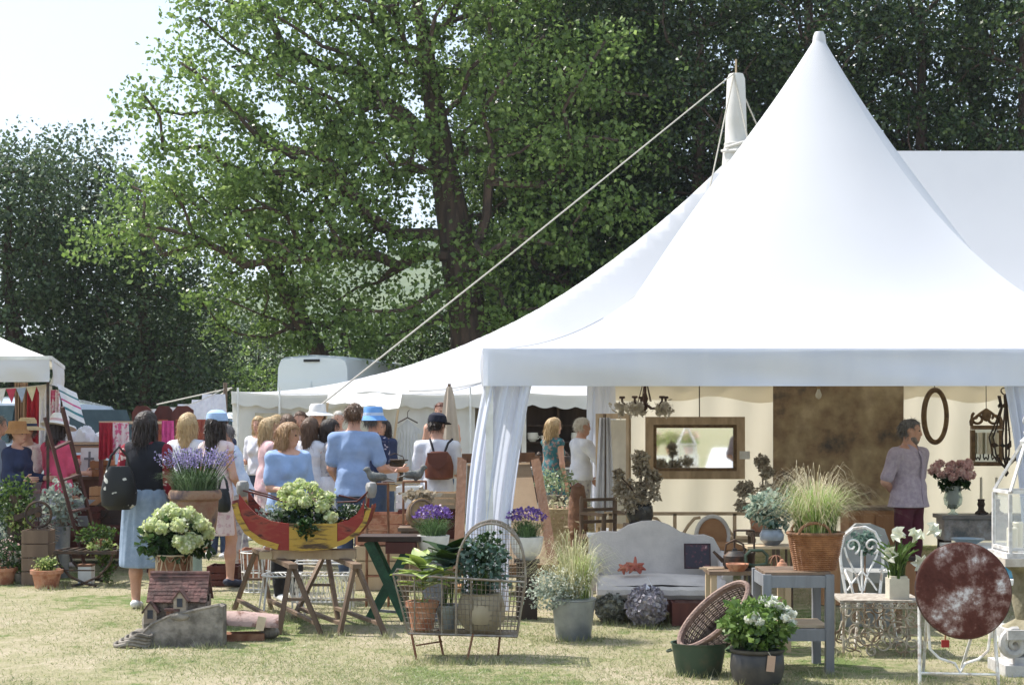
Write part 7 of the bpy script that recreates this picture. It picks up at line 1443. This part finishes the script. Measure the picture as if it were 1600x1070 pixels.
for i in range(22):
    x=X(1312)+w*(i+.5)/22; mb.tube([(x+.010*math.cos(a),-.03,zt-.035+.012*math.sin(a)) for a in np.linspace(0,6.283,9)[:-1]],.0035,4,closed=True)
mb.tube([(X(1312),-.03,zt-.052),(X(1440),-.03,zt-.052)],.005,4); mb.build('fretted_edge',tm,t)
for x in(X(1318),X(1434)):
    for y in(-.02,.38): MB().tube([(x,y,zt-.02),(x,y,0)],.009,6).build('leg',tm,t)
for i,(px,py,r,tn,a0,sg) in enumerate(((1340,965,15,1.4,0,1),(1352,995,17,1.5,1.8,-1),(1330,1008,14,1.5,.4,1),(1372,975,16,1.5,2.6,1),(1378,1005,18,1.6,4,-1),(1400,985,16,1.5,.9,1),(1405,1010,14,1.5,3.2,-1),(1422,968,14,1.4,1.4,-1),(1425,1002,15,1.5,5.2,1),(1390,960,11,1.3,2.2,1),(1362,1016,11,1.4,.5,1),(1416,1022,10,1.3,2.5,1))):
    for y in(-.02,.38): MB().tube(scroll((X(px),y,Z_(py,D)),r*s,tn,a0,sg),.0062,5).build('scroll',tm,t)
for y in(-.02,.38):
    MB().tube([(X(1345),y,zt-.05),(X(1352),y,zt-.12),(X(1330),y,.18),(X(1322),y,.06),(X(1345),y,.03)],.0075,5).build('scroll_leg',tm,t); MB().tube([(X(1425),y,zt-.05),(X(1416),y,zt-.12),(X(1436),y,.18),(X(1440),y,.06),(X(1420),y,.03)],.0075,5).build('scroll_leg',tm,t)
q=T('lily_jar','square cream stoneware jar of white trumpet lilies on the iron table','potted lilies',on(1402,D+.10,zt)); s3=S(D+.1); MB().box((0,0,.07),(.135,.12,.14)).build('jar',mat('cream_stoneware',(.60,.56,.46),(.50,.46,.37),sc_=5,rough=.4),q); MB().box((0,0,.148),(.115,.10,.016)).build('jar_neck',_M['cream_stoneware'],q); MB().lathe([(.045,.1565),(0,.158)],n=12).build('soil',soil,q)
bigleaf(q,[((rnd.uniform(-.03,.03),rnd.uniform(-.03,.03),.15+rnd.uniform(0,.12)),(math.cos(a),math.sin(a)*.7,rnd.uniform(1.2,2.6))) for a in np.linspace(0,6.2,26)],.17,leafmat('lily_leaf',(.20,.32,.07),(.30,.42,.13),(.12,.22,.05)),asp=.16); stems(q,(0,0,.14),(.03,0,.36),(.14,.06,.06),10,leaf_g,.006)
tuft(q,(0,0,.14),120,.2,.4,.012,leaf_g,rad=.06,droop=.1)
lm=mat('lily_white',(.82,.82,.76),(.76,.78,.62),sc_=6,rough=.4,trans=.3)
for (px,py,dx,dy,dz) in((1412,842,-.8,-.5,.35),(1447,838,.5,-.6,.55),(1402,868,-.9,-.5,.0),(1430,878,.1,-.9,-.15),(1425,850,.2,-.5,.8)):
    c=V(((px-1402)*s3,-.03,(938-py)*s3)); d=V((dx,dy,dz)).normalized(); Mq=d.to_track_quat('Z','Y').to_matrix(); g=np.zeros((6,25,3))
    for i in range(6):
        for j in range(25):
            k=i/5;a=j/24*6.283; r=.008+.045*k**2.0*(1+.28*math.cos(a*6)*k); g[i,j]=c+Mq@V((r*math.cos(a),r*math.sin(a),.10*k-.02*k**3*(1+math.cos(a*6))))
    MB().slab(g,(0,0,-.0015)).build('lily_flower',lm,q)
# ---------------------------------------------------------------- rusty round folding table
p=G(1498,1068); s=S(p.y); D=p.y; t=T('round_folding_table','round rusty folding table with its worn red top tipped upright on white iron legs','folding table',p); X=lambda px:(px-1498)*s
def rust_mat():
    m=bpy.data.materials.new('worn_red_top'); m.use_nodes=True; n=m.node_tree.nodes;l=m.node_tree.links;b=n['Principled BSDF']; b.inputs['Roughness'].default_value=.9; b.inputs['Specular IOR Level'].default_value=.15
    tc=n.new('ShaderNodeTexCoord'); a=n.new('ShaderNodeTexNoise'); a.inputs['Scale'].default_value=3.6; a.inputs['Detail'].default_value=12; a.inputs['Roughness'].default_value=.70; a.inputs['Distortion'].default_value=.12; l.new(tc.outputs['Object'],a.inputs[0])
    r=n.new('ShaderNodeValToRGB'); e=r.color_ramp.elements; e[0].position=.38; e[0].color=(.06,.02,.016,1); e[1].position=.625; e[1].color=(.68,.66,.65,1); q=e.new(.485); q.color=(.10,.036,.027,1); q=e.new(.545); q.color=(.24,.15,.13,1); l.new(a.outputs[0],r.inputs[0])
    l.new(r.outputs[0],b.inputs['Base Color']); return m
zc=Z_(921,D); rd=74*s; Md=Matrix.Rotation(R(80),3,'X'); o=MB().lathe([(0,.008),(rd-.01,.008),(rd,.004),(rd,-.010),(rd-.006,-.014),(0,-.004)],c=(0,-.03,0),n=56,M=Md).build('tilted_top',rust_mat(),t); o.location=(X(1503),.0,zc)
MB().tube([tuple(Md@V((math.cos(a)*rd,math.sin(a)*rd,-.004))+V((X(1503),-.03,zc))) for a in np.linspace(0,6.283,57)[:-1]],.008,6,closed=True).build('rim',mat('dark_rusty_rim',(.10,.045,.03),(.05,.025,.02),sc_=20),t)
zl=zc-.05
for x0,x1 in((1440,1435),(1554,1558)):
    MB().tube([(X(x0),.05,zl),(X(x1),-.03,0)],.011,7).build('leg',iron_white,t)
for x0,x1 in((1452,1470),(1540,1530)): MB().tube([(X(x0),.03,zl),(X(x1),.40,0)],.010,7).build('rear_leg',iron_white,t)
MB().tube([(X(1436),-.02,.07),(X(1557),-.02,.06)],.008,6).build('crossbar',iron_white,t)
MB().tube([(X(1451),.02,Z_(965,D)),(X(1454),.015,.21),(X(1468),.01,.155),(X(1492),.0,.125),(X(1500),-.0,.07),(X(1508),.0,.125),(X(1530),.01,.15),(X(1545),.015,.20),(X(1552),.02,Z_(965,D))],.009,6).build('curved_brace',iron_white,t)
q=T('red_trowel','small red tag on a wooden stick hanging under the round table','tag',P(1477,1010,p.y+.3)); MB().box((0,0,.02),(.045,.02,.045)).build('tag',mat('red_enamel',(.45,.03,.03),(.36,.025,.025),rough=.4),q); MB().tube([(0,0,.04),(.005,0,.12)],.006,5).build('stick',wood_pine,q)
# ---------------------------------------------------------------- glass lantern on the stone pedestal table
D=9.75; s=S(D); p=GD(1606,D); X=lambda px:(px-1606)*s
ps=T('stone_pedestal','white carved stone pedestal with a scrolled volute at the edge of the photo','pedestal',p); cst=mat('white_cast_stone',(.56,.55,.54),(.36,.35,.34),sc_=6,rough=.85,bump=.3); zt=Z_(868,D)
MB().box((0,0,zt-.025),(.42,.42,.05)).build('table_top',mat('weathered_pale_top',(.60,.56,.50),(.44,.39,.33),sc_=8,rough=.8,bump=.2),ps); MB().lathe([(.17,zt-.05),(.10,zt-.10),(.085,zt-.16),(.10,zt-.28),(.075,zt-.40),(.16,zt-.45)][::-1],n=24).build('baluster',mat('mossy_stone',(.30,.27,.19),(.18,.16,.10),sc_=9,rough=.9,bump=.4),ps)
MB().box((0,0,zt-.48),(.36,.34,.06)).build('slab',cst,ps); MB().box((0,0,.035),(.40,.36,.07)).build('plinth',cst,ps); MB().box((.02,.0,.09),(.30,.28,.05)).build('upper_plinth',cst,ps)
zm=(zt-.51+.115)/2; hh=zt-.51-.115; MB().lathe([(.10,.115),(.14,.115+hh*.3),(.145,.115+hh*.6),(.11,.115+hh)],n=22).build('body',cst,ps)
for sx in(-1,1): MB().tube(scroll((sx*.125,-.12,zm+.02),.085,1.5,1.3,-sx),[.035-.022*i/25 for i in range(26)],8).build('volute',cst,ps)
ln=T('candle_lantern','tall white metal lantern with a glazed pitched roof and a pillar candle','lantern',p+V((0,0,zt))); wl_=.165; z0=.03; z1=Z_(770,D)-zt; z2=Z_(694,D)-zt; lm_=mat('lantern_white_metal',(.66,.65,.64),(.44,.42,.40),sc_=16,rough=.5)
MB().box((0,0,.015),(wl_*2+.06,wl_*2+.06,.03)).build('base',lm_,ln)
for sx in(-1,1):
    for sy in(-1,1): MB().box((sx*wl_,sy*wl_,(z0+z1)/2),(.02,.02,z1-z0)).build('corner_post',lm_,ln); MB().bar((sx*wl_,sy*wl_,z1+.012),(sx*.03,sy*.03,z2),.016).build('roof_rib',lm_,ln)
for zz_ in(z0+.012,z1-.0,):
    for sx in(-1,1): MB().box((sx*wl_,0,zz_+.012),(.018,wl_*2-.022,.02)).build('rail',lm_,ln); MB().box((0,sx*wl_,zz_+.012),(wl_*2-.022,.018,.02)).build('rail',lm_,ln)
lg=glass('lantern_glass',(.96,.97,.97),.03,.10)
for sx in(-1,1): MB().box((sx*(wl_-.004),0,(z0+z1)/2+.01),(.003,wl_*2-.024,z1-z0-.05)).build('pane',lg,ln); MB().box((0,sx*(wl_-.004),(z0+z1)/2+.01),(wl_*2-.03,.003,z1-z0-.05)).build('pane',lg,ln)
MB().lathe([(.045,0),(.05,.03),(.02,.06),(.028,.085),(.01,.12),(.0,.13)],c=(0,0,z2-.01),n=14).build('finial',lm_,ln); MB().tube([(.03*math.cos(a),0,z2+.15+.03*math.sin(a)) for a in np.linspace(0,6.283,15)[:-1]],.005,5,closed=True).build('ring',lm_,ln)
for i,(px,dy,h,lb) in enumerate(((1577,-.06,.155,'shorter pillar candle inside the white lantern'),(1592,.02,.185,'taller cream pillar candle inside the white lantern'))):
    q=T('pillar_candle',lb,'candle',(X_(px,D),D+dy,zt+.0305)); MB().lathe([(.034,0),(.035,h-.008),(.028,h),(0,h-.012)],n=16).build('wax',wax,q); MB().tube([(0,0,h-.012),(.002,0,h+.012)],.0018,4).build('wick',iron_dark,q)
t=T('blue_crock','teal blue glazed crock behind the stone pedestal','crock',GD(1586,11.2)+V((0,0,.45))); MB().lathe([(.07,0),(.10,.06),(.095,.18),(.07,.22),(.078,.235),(.065,.23)],n=18).build('crock_body',mat('teal_glaze',(.02,.12,.20),(.03,.16,.24),rough=.15),t); MB().tube([(.08,0,.19),(.12,0,.16),(.1,0,.08)],.01,5).build('handle',_M['teal_glaze'],t)
q=T('low_stool','pale wooden stool holding the teal crock','stool',GD(1586,11.2)); MB().box((0,0,.43),(.36,.28,.04)).build('seat',white_paint,q)
for x in(-.14,.14):
    for y in(-.1,.1): MB().box((x,y,.205),(.035,.035,.41)).build('leg',white_paint,q)
t=T('brown_chest','dark brown wooden chest behind the scrolled iron table','chest',GD(1350,13.4)); MB().box((0,0,.2),(.8,.4,.38)).build('chest_body',wood_pine,t); MB().box((0,0,.405),(.84,.44,.03)).build('lid',wood_dark,t); MB().box((0,-.205,.3),(.08,.01,.06)).build('lock_plate',brass,t)
t=T('tan_cabinet','tan wooden cabinet below the tapestry beside the bearded man','cabinet',GD(1360,16.2)); z=Z_(795,16.2); MB().box((0,0,z/2),(.55,.4,z)).build('cabinet_body',wood_pine,t); MB().box((0,0,z+.015),(.6,.44,.03)).build('top',wood_old,t)
for x in(-.13,.13): o=MB().box((x,-.205,z/2),(.24,.015,z-.1)).build('door',wood_pine,t); MB().ball((x*.3,-.22,z*.55),.014,7,5).build('knob',brass,o)

# a flower stand across the path, seen only in the wall mirror
fs=T('slatted_flower_stand','white slatted stand of pink flowers seen in the wall mirror','flower stand',(4.4,-4.,0)); mb=MB()
for i in range(5): mb.box((0,0,.12+.11*i),(1.5,.4,.085))
mb.build('slats',white_paint,fs)
for x in(-.7,.7): MB().box((x,.0,.33),(.06,.44,.66)).build('leg',white_paint,fs)
for x,m_,lb in((-.5,pet_p,'pink flowering plant on the slatted stand in the mirror'),(0,straw,'straw coloured grass on the slatted stand in the mirror'),(.5,pet_p,'taller pink plant on the slatted stand in the mirror')):
    q=T('potted_plant',lb,'potted plant',(4.4+x,-4.,.66)); pot(q,flowerpot(.10,.14,.2),terra); bush(q,(0,0,.4),(.28,.2,.22),500,.08,leaf_y); bush(q,(0,0,.5),(.3,.2,.2),260,.07,m_,'blooms')
fc=T('covered_table','white cloth covered display beside the flower stand in the mirror','table',(5.9,-4.,0)); MB().lathe([(.62,0),(.5,.4),(.36,.78),(.33,.82),(0,.83)],n=24).build('tablecloth',cm_w,fc); MB().tube([(0,0,0),(0,0,.8)],.04,8).build('leg',wood_old,fc)
# ---------------------------------------------------------------- summer haze over the whole place
hzb=MB().box((0,950,59),(5000,2100,122)).build('haze',mat('unused_surface',(1,1,1)),smooth=False); hzb['kind']='stuff'; hzb.display_type='WIRE'
hm=bpy.data.materials.new('summer_haze'); hm.use_nodes=True; n=hm.node_tree.nodes; n.remove(n['Principled BSDF'])
vol=n.new('ShaderNodeVolumePrincipled'); vol.inputs['Color'].default_value=(.86,.92,1,1); vol.inputs['Density'].default_value=.0003; vol.inputs['Anisotropy'].default_value=.3
hm.node_tree.links.new(vol.outputs[0],n['Material Output'].inputs['Volume']); hzb.data.materials.clear(); hzb.data.materials.append(hm)
tag(hzb,'pale summer haze softening the far trees and hills','haze')
